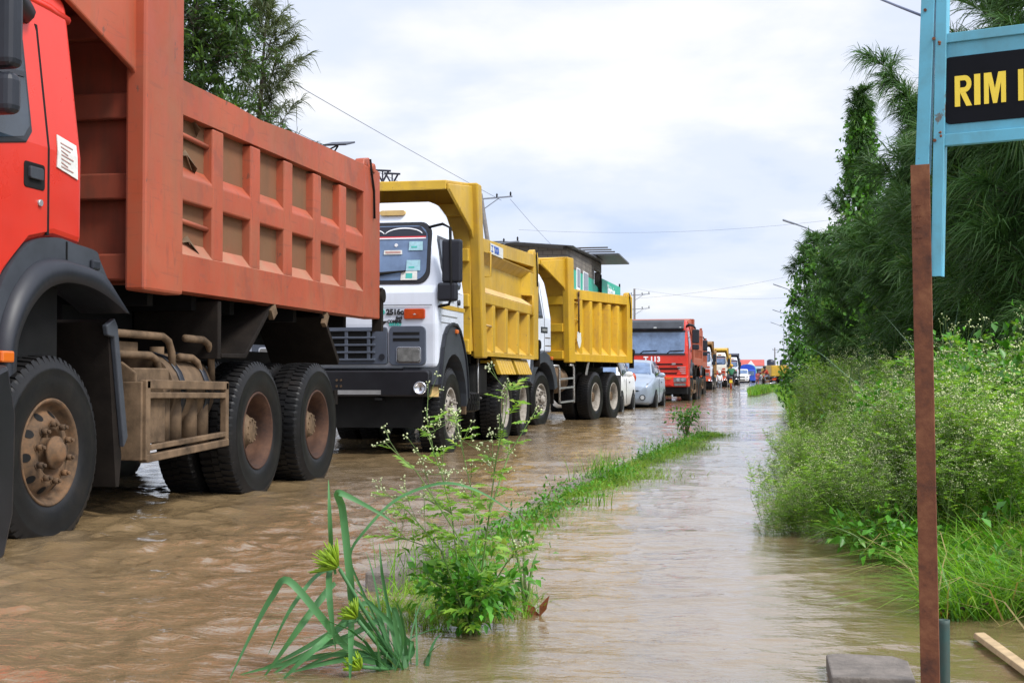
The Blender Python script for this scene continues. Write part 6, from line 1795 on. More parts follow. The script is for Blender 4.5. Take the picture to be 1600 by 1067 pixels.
# ================================================================== TREES
def needle_tree(name, label, pos, H, rad, nbr, nneed, nl=(.18, .34), nw=.009, mat='needle', low=.06, leanv=(0, 0), vine=0, up=.5, group=None, shape=1.0, twl=.5, arch=None):
    t = thing(name, label, 'tree', pos, 0, group)
    r = np.random.default_rng(abs(hash(label)) % 1000 if False else sum(map(ord, label)))
    b = MB()
    trunk = [Vector((leanv[0] * u ** 1.5 + .04 * math.sin(u * 7), leanv[1] * u ** 1.5 + .04 * math.cos(u * 5), -.1 + (H + .1) * u)) for u in np.linspace(0, 1, 9)]
    b.tube(trunk, .035 * H ** .75, 7, .008)
    TP = []; TD = []
    for k in range(nbr):
        u = low + (1 - low) * (k + r.uniform()) / nbr
        i = min(7, int(u * 8)); q_ = trunk[i].lerp(trunk[i + 1], u * 8 - i)
        env = rad * (1 - u) ** (.75 * shape) * (.55 + .45 * min(1, u / .25)) + .10 * rad
        env *= r.uniform(.55, 1.25)
        a = k * 2.4 + r.uniform(-.5, .5)
        e_ = Vector((math.cos(a), math.sin(a), 0)) * env + Vector((0, 0, env * r.uniform(up - .3, up + .4)))
        c = [q_, q_ + e_ * .5 + Vector((0, 0, -.03 * env)), q_ + e_ + Vector((0, 0, .10 * env))]
        b.tube(c, .004 + .010 * env, 4, .003)
        m_ = max(4, int(env * 9))
        for j in range(m_):
            f = (j + r.uniform()) / m_; f = .18 + .82 * f
            s_ = c[0].lerp(c[1], f * 2) if f < .5 else c[1].lerp(c[2], f * 2 - 1)
            dd = (e_.normalized() * .7 + Vector(r.normal(size=3)) * .55 + Vector((0, 0, .25))).normalized(); Lt = twl * r.uniform(.4, 1.0) * (.4 + .6 * env / rad)
            TP.append(np.array(s_)); TD.append(np.array(dd) * Lt)
        TP.append(np.array(c[2])); TD.append(np.array(e_.normalized()) * twl * .7)
    if arch:
        A_ = [Vector(q_) for q_ in arch]; b.tube(A_, .018, 5, .004)
        for j in range(42):
            f = r.uniform(0, len(A_) - 1.001); i = int(f); s_ = A_[i].lerp(A_[i + 1], f - i); dd = (A_[i + 1] - A_[i]).normalized() * .75 + Vector(r.normal(size=3)) * .5
            TP.append(np.array(s_)); TD.append(np.array(dd.normalized()) * r.uniform(.1, .25))
    for _ in range(10): TP.append(np.array(trunk[-1]) - np.array([0, 0, r.uniform(0, .5)])); TD.append(np.array([r.normal() * .15, r.normal() * .15, .6]) * twl)
    TP = np.array(TP); TD = np.array(TD)
    b.build('trunk', M['bark'], t)
    V1, F1 = sticks(TP, TP + TD, .004, .002)
    idx = r.integers(0, len(TP), nneed); f = r.uniform(0, 1, nneed)[:, None]
    base = TP[idx] + TD[idx] * f
    d = norm(norm(TD[idx]) * .8 + r.normal(size=(nneed, 3)) * .42 + np.array([0, 0, -.12]))
    ln = r.uniform(nl[0], nl[1], nneed)[:, None]
    side = norm(np.cross(d, r.normal(size=(nneed, 3)))) * nw * .5
    mid = base + d * ln * .55; tip = base + d * ln + np.array([0, 0, -1.]) * ln * r.uniform(.1, .45, (nneed, 1))
    V = np.stack([base - side * .7, base + side * .7, mid + side, tip, mid - side], 1).reshape(-1, 3)
    o = np.arange(nneed)[:, None] * 5
    F = np.concatenate([o + np.array([[0, 1, 2, 4]]), o + np.array([[4, 2, 3, 3]])], 0)
    F = np.concatenate([o + np.array([[0, 1, 2, 4]])], 0)
    V = np.stack([base - side * .7, base + side * .7, tip + side * .25, tip - side * .25], 1).reshape(-1, 3) if False else np.stack([base - side * .6, base + side * .6, mid + side, mid - side, tip], 1).reshape(-1, 3)
    Fq = np.concatenate([o + np.array([[0, 1, 2, 3]])], 0)
    # second half as a sliver quad sharing the tip
    V2 = np.stack([mid - side, mid + side, tip + side * .2, tip - side * .2], 1).reshape(-1, 3); F2 = (np.arange(nneed)[:, None] * 4 + np.array([[0, 1, 2, 3]]))
    VV, FF, mi = merge([(V, Fq, 0), (V2, F2, 0), (V1, F1, 1)])
    np_mesh('crown', VV, FF, [LM[mat], M['bark']], mi, parent=t)
    if vine:
        # climbing plant: leaf sprays hung over the outside in patches
        cl = vine // 28; ca = r.uniform(0, 6.28, cl); cu = r.uniform(.05, .93, cl) ** .9
        er = rad * (1 - cu) ** (.75 * shape) * 1.0 + .24 * rad * (1 - .8 * cu)
        cen = np.stack([np.cos(ca) * er + leanv[0] * cu, np.sin(ca) * er + leanv[1] * cu, cu * H], -1)
        pp = np.repeat(cen, 28, 0) + r.normal(size=(cl * 28, 3)) * np.array([.16, .16, .26]) * (1 - .6 * np.repeat(cu, 28))[:, None]
        n = len(pp); sz = r.uniform(.07, .14, n)
        V, F = leaves(pp, r.normal(size=(n, 3)) + np.array([0, 0, -.7]), r.normal(size=(n, 3)) * .6 + np.concatenate([norm(pp * np.array([1, 1, 0])), ], 0) + np.array([0, 0, .5]), sz, sz * .75)
        np_mesh('vine', V, F, LM['vine'], parent=t)
    return t
TG = 'casuarina trees along the right side'
def pos_at(px, d): p = spot(px, d); return (p.x, p.y, max(0, bank_z(p.x, p.y)))
needle_tree('casuarina_tree', 'narrow pointed casuarina overgrown with vines, tallest against the sky', pos_at(1347, 30), 7.1, .95, 95, 24000, (.15, .28), .014, 'needle', .05, (0, 0), 7400, .75, TG, 1.35, .24)
needle_tree('casuarina_tree', 'rounded vine-draped tree left of the pointed casuarina', pos_at(1288, 36), 4.5, .85, 70, 15000, (.15, .3), .016, 'needle', .05, (-.2, 0), 4600, .45, TG, .5, .3)
needle_tree('casuarina_tree', 'casuarina with a feathery branch arching over the sky, left of the sign', pos_at(1484, 19), 4.7, .62, 80, 26000, (.2, .38), .011, 'needle_l', .04, (-.25, 0), 0, .7, TG, .9, .32, arch=[(-.2, 0, 3.6), (-.38, 0, 4.35), (-.62, -.1, 4.85), (-.98, -.15, 5.25)])
needle_tree('casuarina_tree', 'dark dense casuarina directly behind the sign board', pos_at(1560, 14.5), 3.7, .85, 100, 40000, (.22, .42), .011, 'needle', .02, (.1, 0), 0, .4, TG, .4, .4)
needle_tree('casuarina_tree', 'casuarina at the right edge, nearest of the row', pos_at(1665, 12), 4.3, .85, 90, 32000, (.2, .4), .010, 'needle', .02, (0, 0), 0, .4, TG, .45, .4)
needle_tree('casuarina_tree', 'bushy casuarina filling the gap below the feathery one', pos_at(1425, 23), 3.9, .75, 80, 28000, (.2, .38), .013, 'needle', .02, (0, 0), 700, .45, TG, .5, .4)
needle_tree('casuarina_tree', 'low dark casuarina at the left end of the row beside the street lamps', pos_at(1302, 46), 4.1, .75, 60, 12000, (.2, .35), .02, 'needle', .03, (0, 0), 500, .5, TG, .6, .3)
needle_tree('casuarina_tree', 'far casuarina in front of the lamp posts, smallest of the row', pos_at(1284, 66), 4.0, .7, 50, 8000, (.2, .4), .026, 'needle', .03, (0, 0), 0, .5, TG, .6, .3)
needle_tree('casuarina_tree', 'casuarina between the rusty post and the vine-covered trees', pos_at(1355, 27), 3.6, .95, 70, 22000, (.2, .4), .014, 'needle', .02, (0, 0), 500, .4, TG, .45, .35)
needle_tree('casuarina_tree', 'casuarina in deep shade behind the broad-leaved bushes', pos_at(1500, 17.5), 3.8, 1.0, 90, 34000, (.22, .45), .012, 'needle', .01, (0, 0), 0, .35, TG, .4, .4)
needle_tree('casuarina_tree', 'thin casuarina top showing above the sign board', pos_at(1572, 21), 9.0, .75, 80, 22000, (.2, .4), .013, 'needle_l', .1, (0, 0), 0, .8, TG, .6, .35)
def wood():
    n = 52000
    x = RNG.uniform(4.5, 26, n); y = RNG.uniform(16, 110, n); x = x + y * .0
    h = 4.2 + 1.3 * np.sin(x * .9 + y * .3) + RNG.normal(0, .5, n); z = np.abs(RNG.normal(.55, .35, n)) * h; z = np.minimum(z, h)
    P_ = np.stack([x, y, z], -1); d = rnd_dir(n, .3); sz = RNG.uniform(.25, .6, n)
    V, F = leaves(P_, d, RNG.normal(size=(n, 3)), sz, sz * .35)
    tag(np_mesh('far_wood', V, F, LM['needle']), 'dark thicket behind the casuarina row', 'wood', None, 'stuff')
wood()

# left trees above the red bed
def leafy_tree(label, pos, H, rad, n, low=.35):
    t = thing('broadleaf_tree', label, 'tree', pos)
    r = np.random.default_rng(31); b = MB()
    tr = [Vector((.15 * math.sin(u * 4), .1 * u, H * .95 * u)) for u in np.linspace(0, 1, 7)]; b.tube(tr, .13, 8, .02)
    P_ = []; D_ = []
    for k in range(64):
        u = low + (1 - low) * r.uniform(); i = min(5, int(u * 6)); q_ = tr[i].lerp(tr[i + 1], u * 6 - i); a = r.uniform(0, 6.28); L = rad * r.uniform(.5, 1.1) * (1 - .45 * max(0, u - .6) / .4)
        e_ = Vector((math.cos(a) * L, math.sin(a) * L, L * r.uniform(-.1, .7))); mid = q_ + e_ * .5 + Vector((0, 0, .08 * L)); b.tube([q_, mid, q_ + e_], .022, 5, .005)
        for j in range(13):
            f = r.uniform(.3, 1.0); s_ = q_ + e_ * f; off = Vector(r.normal(size=3)) * .24; w_ = s_ + off; b.tube([s_, w_], .004, 3)
            for _ in range(n // (64 * 13)):
                dd = r.normal(size=3) + np.array(off) * 2 + np.array([0, 0, .3]); P_.append(np.array(w_) + r.normal(size=3) * .05); D_.append(dd)
    b.build('trunk', M['bark'], t)
    P_, D_ = np.array(P_), np.array(D_); sz = r.uniform(.09, .17, len(P_))
    V, F = leaves(P_, D_, r.normal(size=(len(P_), 3)) * .5 + np.array([0, 0, 1]), sz, sz * .3); np_mesh('crown', V, F, LM['tree_leaf'], parent=t)
p = spot(306, 19); leafy_tree('broadleaf tree with drooping clusters of leaves, rising behind the red truck bed', (p.x, p.y, 0), 7.3, 1.1, 15000)
p = spot(402, 21); needle_tree('casuarina_tree', 'olive casuarina with spreading branches behind the red truck bed', (p.x, p.y, 0), 6.7, .72, 55, 12000, (.14, .28), .012, 'needle_b', .3, (.1, 0), 0, .7, None, .42, .4)

# ================================================================== SIGN, POST, SMALL THINGS
def sign():
    p = spot(1450, 3.6); t = thing('sign', 'light blue framed sign with yellow letters on black, bolted to a rusty post', 'sign', (p.x, p.y, 0), R(-18.9))
    K = 3.6 / 2090
    def z(py): return CAM_Z + (588 - py) * K
    def lean(py): return .011 - (1067 - py) * K * .009
    b = MB()
    # rusty angle iron
    for (x0, x1, ya, yb) in ((-.034, .016, -.028, -.0225), (-.034, -.0285, -.0225, .018)):
        b.add([(xx + lean(py) + dx, y_, z(py)) for py, dx in ((1110, .004), (258, 0)) for (xx, y_) in ((x0, ya), (x1, ya), (x1, yb), (x0, yb))], [(0, 1, 2, 3), (7, 6, 5, 4), (0, 4, 5, 1), (1, 5, 6, 2), (2, 6, 7, 3), (3, 7, 4, 0)])
    b.build('post', M['rust'], t, .0012)
    b = MB()
    for k, (ch) in enumerate((0, 1, 2, 3)):
        zz_ = z(322 + k * 17); b.box(-.018 - .008, .0 - .008, -.0295, -.0278, zz_, zz_ + .003); b.box(-.018 - .008 + (k % 2) * .009, -.015 - .008 + (k % 2) * .009, -.0295, -.0278, zz_ - .012, zz_)
    b.build('stamped_mark', M['rust'], t)
    b = MB()       # two blue uprights side by side
    for (x0, x1, p0, p1, ya, yb, dx) in ((-.025, .010, 272, -110, -.022, -.0165, .028), (.0025, .010, 272, -110, -.0165, .012, .028), (.0135, .0415, 433, -110, -.020, -.014, .026), (.0365, .0415, 433, -110, -.014, .02, .026)):
        b.add([(x + (d_ if py == p1 else 0), y_, z(py)) for py, d_ in ((p0, 0), (p1, dx)) for (x, y_) in ((x0, ya), (x1, ya), (x1, yb), (x0, yb))], [(0, 1, 2, 3), (7, 6, 5, 4), (0, 4, 5, 1), (1, 5, 6, 2), (2, 6, 7, 3), (3, 7, 4, 0)])
    b.build('upright', M['blue_frame'], t, .001)
    XE = 1.02
    b = MB(); b.box(.038, XE, -.014, .008, 1.787, 1.812); b.box(.036, XE, -.014, .008, 1.511, 1.542); b.box(XE - .03, XE, -.0145, .0085, -.2, 1.86)
    b.build('frame_rail', M['blue_frame'], t, .0015)
    b = MB()
    for (x_, z_) in ((.028, 1.80), (.028, 1.526), (-.004, 1.44), (.006, 1.88)): b.cyl((x_, 0, z_), .0045, -.026, -.0195, 'y', 6)
    b.each('bolt', M['rust'], t)
    b = MB()
    for (x_, z_) in ((.040, 1.787), (.040, 1.542), (-.012, 1.478)):
        for k in range(5): b.ball((x_ + random.uniform(-.004, .004), -.0185, z_ + random.uniform(-.006, .006)), random.uniform(.002, .0045), 6)
    b.build('weld_bead', M['rust'], t)
    b = MB(); b.box(.0425, XE - .031, -.006, -.002, 1.5425, 1.7865); bd = b.build('board', M['blue_frame'], t)
    b = MB(); b.prism(rrect(.051, XE - .05, 1.568, 1.748, .016, 5), 'y', -.0085, -.0065); b.build('black_panel', M['panel_black'], bd)
    Y0, Y1 = -.0105, -.0088
    zb, zt = 1.613, 1.695
    b = MB(); h = zt - zb
    x = .0785                                           # R
    b.prism([(x, zb), (x + .0135, zb), (x + .0135, zt), (x, zt)], 'y', Y0, Y1)
    bowl_o = [(x + .0136, zt), (x + .026, zt)] + [(x + .026 + .017 * math.cos(R(a)), zt - .0225 + .0225 * math.sin(R(a))) for a in (70, 50, 30, 10, -10, -30, -50, -70, -90)] + [(x + .0136, zt - .045)]
    bowl_i = [(x + .0136, zt - .013), (x + .024, zt - .013)] + [(x + .024 + .007 * math.cos(R(a)), zt - .0225 + .0095 * math.sin(R(a))) for a in (70, 50, 30, 10, -10, -30, -50, -70, -90)] + [(x + .0136, zt - .032)]
    b.ring(bowl_o, bowl_i, 'y', Y0, Y1)
    b.prism([(x + .0136, zt - .0452), (x + .028, zt - .0452), (x + .044, zb), (x + .0295, zb)], 'y', Y0, Y1)
    x = .1285                                           # I
    b.prism([(x, zb), (x + .0155, zb), (x + .0155, zt), (x, zt)], 'y', Y0, Y1)
    x = .1535                                           # M
    b.prism([(x, zb), (x + .012, zb), (x + .012, zt - .026), (x + .0225, zb), (x + .0325, zb), (x + .043, zt - .026), (x + .043, zb), (x + .055, zb), (x + .055, zt), (x + .0365, zt), (x + .0275, zt - .043), (x + .0185, zt), (x, zt)], 'y', Y0, Y1)
    x = .2390
    b.prism([(x, zb), (x + .0135, zb), (x + .0135, zt), (x, zt)], 'y', Y0, Y1)
    b.build('lettering', M['yellow_mark'], bd)
sign()
def small_things():
    p = spot(1472, 3.72); t = MB(); t.lathe([(.0145, -.2), (.0155, .21), (.0155, .222), (.0125, .222), (.012, .05), (.001, .05)], (0, 0, 0), 'z', 20)
    o = t.build('pipe_stub', paint('dull blue green pipe paint', (.03, .075, .065), (.07, .045, .03), .8, .5, scale=8)); o.location = (p.x, p.y, -.0); tag(o, 'short blue green pipe standing in the water behind the rusty post', 'pipe')
    p = spot(1356, 3.95); b = MB(); b.prism([(-.115, -.16), (.115, -.15), (.118, .10), (.08, .165), (-.09, .17), (-.12, .15)], 'z', -.25, .045)
    o = b.build('concrete_block', M['concrete'], None, .005, 2); o.location = (p.x, p.y, 0); tag(o, 'worn grey concrete block poking out of the water at the bottom edge', 'block')
    a = spot(1527, 4.5); c = spot(1612, 3.9)
    b = MB(); b.prism([(-.022, -.008), (.022, -.008), (.018, .010), (-.016, .012)], 'y', 0, (c - a).length + .3); o = b.build('plank', plain('split pale wood', (.42, .30, .16), .7, 0, .3, 20), None, .003)
    o.location = (a.x, a.y, .028); o.rotation_euler = (0, 0, math.atan2(c.y - a.y, c.x - a.x) - PI / 2); tag(o, 'pale split stick floating at the bottom right corner', 'stick')
    def crumple(nm, lab, cat, px, d, r_, col, seed):
        rr = random.Random(seed); q_ = spot(px, d); bm = bmesh.new(); bmesh.ops.create_icosphere(bm, subdivisions=3, radius=r_)
        for v in bm.verts:
            k = .55 + .6 * abs(math.sin(v.co.x * 70 + seed) * math.cos(v.co.y * 60 + v.co.z * 45)) + rr.uniform(-.12, .12); v.co *= k; v.co.z *= .45; v.co.x *= 1.35
        me = bpy.data.meshes.new(nm); bm.to_mesh(me); bm.free(); me.materials.append(col)
        o = bpy.data.objects.new(nm, me); COL.objects.link(o); o.location = (q_.x, q_.y, .015); tag(o, lab, cat)
    crumple('plastic_bag', 'crumpled whitish plastic bag caught at the grass edge right of the post', 'litter', 1478, 5.2, .055, M['paper'], 3)
    crumple('rubbish_bag', 'small dark crumpled bag lying in the wet grass right of the plastic bag', 'litter', 1523, 5.05, .04, M['band'], 5)
    crumple('food_wrapper', 'small orange scrap just below the whitish plastic bag', 'litter', 1473, 4.98, .022, M['amber'], 8)
    q_ = spot(838, 5.0); b = MB(); V, F = leaves(np.array([[0, 0, 0.], [.01, 0, 0], [.02, .01, 0]]), np.array([[-.6, .2, .9], [.4, 0, .9], [-.9, .1, .25]]), np.array([[0, -1, .3]] * 3), np.array([.07, .09, .08]), .03)
    o = np_mesh('dead_leaves', V, F, LM['dead']); o.location = (q_.x, q_.y, .0); tag(o, 'few reddish brown leaves sticking out of the water near the sprig', 'leaves')
    a, c = spot(1470, 4.9), spot(1560, 5.6); b = MB(); b.tube([(0, 0, .02), (.3, .15, .05), (c.x - a.x, c.y - a.y, .03)], .006, 6); o = b.build('dry_stalk', M['rim_brown']); o.location = (a.x, a.y, .02); tag(o, 'thin dry stalk lying across the flattened grass', 'stalk')
    # drifting debris on the path
    q_ = spot(950, 9.9); V, F = leaves(RNG.normal(0, .05, (9, 3)) * np.array([1.6, .6, .1]), rnd_dir(9, .2), rnd_dir(9, 1.0), .05, .02); o = np_mesh('drifting_leaves', V, F, LM['broad']); o.location = (q_.x, q_.y, .015); tag(o, 'few dark leaves drifting on the water beyond the lone tuft', 'leaves')
LM['dead'] = leaf('dead leaves', (.12, .035, .015), (.22, .07, .03), None, .3)
small_things()

# ================================================================== BUILDINGS, LAMPS, POLES, WIRES
def block_mat():
    m, nt, b = new_mat('unplastered block wall')
    tc = nt.nodes.new('ShaderNodeTexCoord'); br = nt.nodes.new('ShaderNodeTexBrick')
    mp = nt.nodes.new('ShaderNodeMapping'); mp.inputs['Rotation'].default_value = (R(90), 0, R(90)); nt.links.new(tc.outputs['Object'], mp.inputs['Vector'])
    sx = nt.nodes.new('ShaderNodeSeparateXYZ'); nt.links.new(tc.outputs['Object'], sx.inputs[0])
    ad = nt.nodes.new('ShaderNodeMath'); ad.operation = 'ADD'; nt.links.new(sx.outputs[0], ad.inputs[0]); nt.links.new(sx.outputs[1], ad.inputs[1])
    cb = nt.nodes.new('ShaderNodeCombineXYZ'); nt.links.new(ad.outputs[0], cb.inputs[0]); nt.links.new(sx.outputs[2], cb.inputs[1])
    nt.links.new(cb.outputs[0], br.inputs['Vector'])
    br.inputs['Color1'].default_value = (.15, .135, .115, 1); br.inputs['Color2'].default_value = (.21, .19, .16, 1); br.inputs['Mortar'].default_value = (.10, .09, .08, 1)
    br.inputs['Scale'].default_value = 1.0; br.inputs['Brick Width'].default_value = .45; br.inputs['Row Height'].default_value = .22; br.inputs['Mortar Size'].default_value = .02
    d = ramp(nt, noise(nt, .8, 6), [(.35, (.65, .65, .65)), (.7, (1.15, 1.12, 1.08))])
    nt.links.new(mix(nt, 1.0, br.outputs[0], d, 'MULTIPLY'), b.inputs['Base Color']); b.inputs['Roughness'].default_value = .9
    return m
def unfinished_building():
    t = thing('building', 'unfinished grey block building with green painted lower storey behind the yellow trucks', 'building', (-9.7, 62, 0))
    bm_ = block_mat(); green = plain('turquoise green wall paint', (.015, .33, .22), .6, 0, .12, 2)
    gl = 12.5
    b = MB(); b.prism([(0, 5.75), (0, 6.85), (-3, 7.15), (-7, 7.1), (-14, 6.9), (-14, 0), (-.3, 0), (-.3, 5.75)], 'y', 0, .2); b.prism([(0.0, 6.95), (gl, 7.22), (gl, 6.70), (gl - 3, 6.70), (gl - 3, 6.11), (0, 6.11)], 'x', -.2, 0, lambda x, y, z: (x, y + .2, z)); b.build('block_wall', bm_, t)
    b = MB(); b.prism([(.2, 0), (.2, 6.10), (gl - 2.8, 6.10), (gl - 2.8, 5.9), (gl, 5.7), (gl, 0)], 'x', -.22, -.012); b.build('green_wall', green, t)
    b = MB(); b.box(-14, -.3, .25, gl, 3.0, 3.2); b.build('floor_slab', M['concrete'], t)
    b = MB(); b.box(-.35, -.02, gl - .15, gl + .2, 5.7, 6.72); b.build('pillar', M['concrete'], t)
    for (y0, y1, z0, z1) in ((1.0, 2.0, 5.55, 6.3), (5.4, 7.2, 5.1, 6.25)):
        b = MB(); b.box(-.05, .03, y0, y1, z0 - .12, z1); w = b.build('window', M['white_mark'], t); b = MB(); b.box(.031, .045, y0 + .15, y1 - .15, z0 + .05, z1 - .05); b.build('pane', M['glass'], w)
    b = MB(); b.box(-.05, .03, 3.1, 4.3, 4.2, 6.25); w = b.build('door', M['white_mark'], t); b = MB(); b.box(.031, .045, 3.3, 4.1, 5.3, 6.2); b.build('pane', M['glass'], w)
    b = MB(); b.box(.0, .04, 6.4, 9.6, 4.85, 5.1); b.build('shop_strip', M['white_mark'], t)
    roofm = plain('rusty corrugated sheet', (.10, .105, .12), .5, .3, .4, 4)
    b = MB(); b.prism([(-14.5, 7.0), (-7, 7.22), (-3.0, 7.26), (.4, 6.98), (.4, 6.95), (-3, 7.21), (-7, 7.17), (-14.5, 6.95)], 'y', -.5, 1.5)
    b.prism([(1.5, 7.08), (gl + .5, 7.34), (gl + .5, 7.30), (1.5, 7.03)], 'x', -4, .3)
    b.prism([(gl - 4, 7.40), (gl + .9, 7.30), (gl + .9, 7.22), (gl - 4, 7.33)], 'x', -.6, 1.5); b.build('roof_sheet', roofm, t)
    b = MB()
    for k in range(4): b.box(-.6 + k * .1, 1.2 + .05 * k, 6 + k * 1.1, 6.1 + k * 1.1, 7.46 - k * .01, 7.52 - k * .01)
    b.build('roof_batten', M['bark'], t)
    s = thing('sign_board', 'turquoise shop sign board with white lettering beside the unfinished building', 'sign', (-9.5, 73.2, 0), R(0))
    b = MB(); b.prism([(0.3, 5.2), (9.0, 5.2), (9.0, 6.38), (0.3, 6.3)], 'x', -.1, .0); bd = b.build('board', green, s)
    b = MB(); b.box(-.1, -.02, .1, .28, 0, 6.5); b.box(-.1, -.02, 9.05, 9.2, 0, 6.6); b.each('post', M['black'], s)
    text('lettering', 'Salonist n jua', .85, M['white_mark'], bd, (.01, 2.6, 5.55), FACE_X, .02, .005, .78)
unfinished_building()

def simple_house(name, label, cat, loc, w, dpt, h, wallm, roofm, rotz=0, roofh=1.4, gable=True, nwin=4, flat=False):
    t = thing(name, label, cat, loc, rotz)
    b = MB(); b.box(-w / 2, w / 2, 0, dpt, 0, h); b.build('wall', wallm, t)
    b = MB()
    if flat: b.box(-w / 2 - .5, w / 2 + .5, -.9, dpt + .5, h + .01, h + .45)
    else: b.prism([(-.6, h), (dpt / 2, h + roofh), (dpt + .6, h), (dpt + .6, h - .12), (-.6, h - .12)], 'x', -w / 2 - .4, w / 2 + .4)
    rf = b.build('roof', roofm, t)
    if gable and not flat:
        b = MB(); b.prism([(-.8, h - .1), (.8, h - .1), (0, h + roofh * .8)], 'y', -.9, dpt / 2); b.build('gable', M['white_mark'], rf)
    for k in range(nwin):
        x = -w / 2 + (k + .5) * w / nwin; wd = min(1.4, w / nwin * .6)
        b = MB(); b.box(x - wd / 2, x + wd / 2, -.04, .05, h * .35, h * .78); f = b.build('window', M['white_mark'], t)
        b = MB(); b.box(x - wd / 2 + .08, x + wd / 2 - .08, -.06, -.041, h * .35 + .08, h * .78 - .08); b.build('pane', M['glass'], f)
    return t
redroof = plain('red roof sheets', (.42, .07, .05), .6, 0, .2, 2); blueg = plain('blue grey wall', (.10, .13, .20), .7, 0, .2, 1); pale = plain('pale blue roof edge', (.48, .55, .66), .6, 0, .1, 2)
simple_house('house', 'red-roofed house with white gable at the far end of the road', 'house', (-4.8, 250, 0), 4.0, 7, 2.9, blueg, redroof, 0, 1.1, True, 3)
simple_house('shop_row', 'long low blue grey building with pale flat roof across the end of the road', 'building', (-1.2, 236, 0), 13, 7, 2.2, blueg, pale, 0, 0, False, 7, True)
for (x, lab) in ((-1.2, 'left one of two dark water tanks on the long flat roof'), (1.0, 'right one of two dark water tanks on the long flat roof')):
    b = MB(); b.lathe([(.001, 0), (.62, 0), (.64, .5), (.62, 1.0), (.3, 1.2), (.001, 1.22)], (0, 0, 0), 'z', 16); o = b.build('water_tank', M['band']); o.location = (x, 239, 2.66); tag(o, lab, 'water tank', 'water tanks on the flat roof')

def street_lamp(label, loc, H, arm, rotz=0, group=None):
    t = thing('street_lamp', label, 'street lamp', loc, rotz, group)
    b = MB(); b.tube([(0, 0, -.2), (0, 0, H)], .085, 10, .05); b.build('pole', M['alu_g'], t)
    b = MB(); b.tube([(0, 0, H - .05), (-arm * .5, 0, H + .28), (-arm, 0, H + .52)], .035, 8); a = b.build('arm', M['alu_g'], t)
    b = MB(); b.obox((-arm - .28, 0, H + .62), (.62, .2, .09), (0, R(20), 0)); b.build('lamp_head', M['alu_g'], a, .03)
    return t
M['alu_g'] = plain('grey galvanised pole', (.22, .24, .28), .5, .3, .15, 4)
lamps = [(66, 'street lamp whose arm alone shows above the vine-draped tree, nearest of the row'), (112, 'second nearest street lamp, its arm left of the vine-draped tree'), (155, 'street lamp with a clear arm against the sky left of the trees'), (191, 'farthest street lamp at the end of the casuarina row')]
for d, lab in lamps:
    y = d; street_lamp(lab, ({66: 2.1, 112: 1.5, 155: 1.3, 191: .9}[d], y, 0), 7.75, 1.25, 0, 'street lamps along the right side')

def utility_pole(label, loc, H, arms, tilt=(0, 0), group='utility poles', arm_dir=1):
    t = thing('utility_pole', label, 'utility pole', loc, 0, group)
    b = MB(); b.tube([(0, 0, -.3), (tilt[0], tilt[1], H)], .13, 10, .09); b.build('pole', M['bark_g'], t)
    for z in arms:
        f = z / H
        b = MB(); b.bar((tilt[0] * f - .35, tilt[1] * f, z), (tilt[0] * f + arm_dir * 1.4, tilt[1] * f, z + .10), .06); b.bar((tilt[0] * f, tilt[1] * f, z - .5), (tilt[0] * f + arm_dir * .8, tilt[1] * f, z + .04), .035)
        a = b.build('crossarm', M['alu_g'], t)
        b = MB()
        for x in (-.3, .7, 1.32): b.lathe([(.02, 0), (.045, .04), (.03, .08), (.05, .12), (.03, .16), (.012, .2)], (tilt[0] * f + arm_dir * x, tilt[1] * f, z + .06 if x < 1 else z + .12), 'z', 10)
        b.build('insulator', M['black'], a)
    return t
M['bark_g'] = plain('weathered pole wood', (.13, .12, .115), .8, 0, .3, 8)
utility_pole('leaning utility pole with two crossarms behind the white truck\'s yellow bed', (-11.5, 57.9, 0), 9.0, (8.75, 6.75), (-1.42, 0))
utility_pole('plain utility pole behind the red truck marked T 113', (-12.8, 122, 0), 8.9, (8.3, 7.0), (0, 0))
utility_pole('far leaning utility pole near the trees at the end of the road', (1.2, 190, 0), 5.6, (5.2,), (.9, 0))
utility_pole('farthest thin utility pole left of the leaning one', (-.4, 215, 0), 5.4, (5.0,), (0, 0))
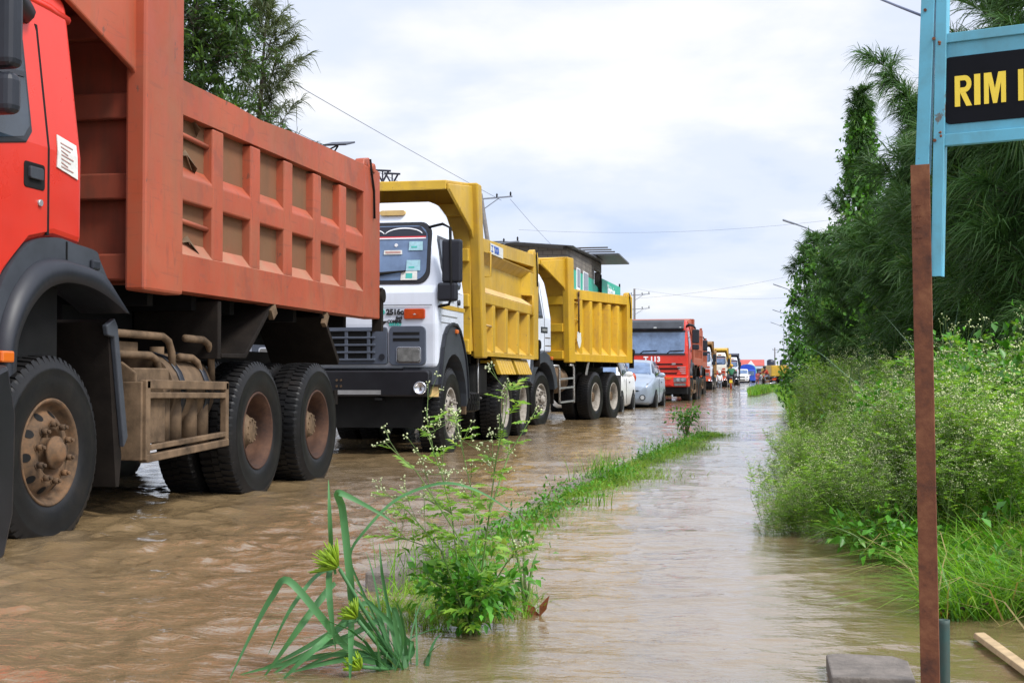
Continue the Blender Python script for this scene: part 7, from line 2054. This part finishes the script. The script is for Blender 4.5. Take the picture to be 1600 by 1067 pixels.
def bracket_post(label, loc, H, solar=False):
    t = thing('solar_lamp' if solar else 'bracket_pole', label, 'street lamp' if solar else 'pole', loc, 0, None if solar else 'poles with V brackets')
    b = MB(); b.tube([(0, 0, -.2), (0, 0, H)], .06, 8, .05); b.build('pole', M['band'], t)
    b = MB()
    if solar:
        b.obox((.33, 0, H + .16), (.72, .9, .05), (R(14), 0, 0)); b.build('solar_panel', M['band'], t)
        b = MB(); b.bar((0, 0, H - .35), (.3, 0, H + .10), .04); b.bar((0, 0, H - .01), (.3, 0, H + .12), .04); b.build('bracket', M['band'], t)
    else:
        b.bar((-.28, 0, H + .3), (.28, 0, H + .26), .06); b.bar((0, 0, H - .1), (-.22, 0, H + .27), .05); b.bar((0, 0, H - .1), (.2, 0, H + .25), .05); b.bar((0, 0, H - .1), (0, 0, H + .26), .04); b.build('bracket', M['band'], t)
    return t
p = spot(512, 40); bracket_post('dark solar street lamp sticking up behind the red truck bed', (p.x, p.y, 0), 7.7, True)
p = spot(597, 44); bracket_post('pole top with V bracket just left of the red bed\'s rear post', (p.x, p.y, 0), 7.4)
p = spot(612, 45); bracket_post('pole top with V bracket above the yellow hood of the white truck', (p.x, p.y, 0), 7.45)

M['wire'] = plain('grey blue cable', (.10, .12, .19), .6, 0, .1, 1)
def wire(label, pts, r_=.012, sag=.3, group='overhead wires'):
    P_ = []
    for a, c in zip(pts, pts[1:]):
        a = Vector(a); c = Vector(c)
        for k in range(12):
            u = k / 12; q_ = a.lerp(c, u); q_.z -= sag * 4 * u * (1 - u); P_.append(q_)
    P_.append(Vector(pts[-1])); b = MB(); b.tube(P_, r_, 5); tag(b.build('overhead_wire', M['wire']), label, 'cable', group)
wire('upper of the two wires sloping down behind the red bed, over the solar lamp', [(-12.0, -6, 8.35), (-12.0, 58, 8.7)], .009, .25)
wire('lower of the two wires sloping down behind the red bed, under the solar lamp', [(-12.9, -6, 7.85), (-13.2, 58, 8.0)], .009, .3)
for k, (z0, lab) in enumerate(((8.75, 'topmost wire running from the leaning pole to the plain pole'), (6.4, 'lowest wire running from the leaning pole to the plain pole'))):
    wire(lab, [(-11.6, 58, z0), (-11.6, 122, 8.4 - k * 1.3)], .008, 1.6)
wire('faint wire crossing the sky from the plain pole to the trees', [(-12.8, 122, 8.9), (3.5, 120, 8.0)], .007, .6)
wire('faint wire crossing low over the queue to the nearest lamp', [(-11.6, 60, 7.6), (6, 62, 8.4)], .005, .5)
wire('faint wire slanting up to the right over the far trucks', [(-12.8, 122, 8.0), (2.0, 112, 9.3)], .008, .3)
q0 = spot(1250, 9.5); q1 = spot(1447, 3.64)
wire('dark cable running from the top of the sign out of the picture', [(q0.x, q0.y, CAM_Z + 660 * 9.5 / 2090), (q1.x, q1.y, CAM_Z + 566 * 3.64 / 2090)], .004, .02, None)
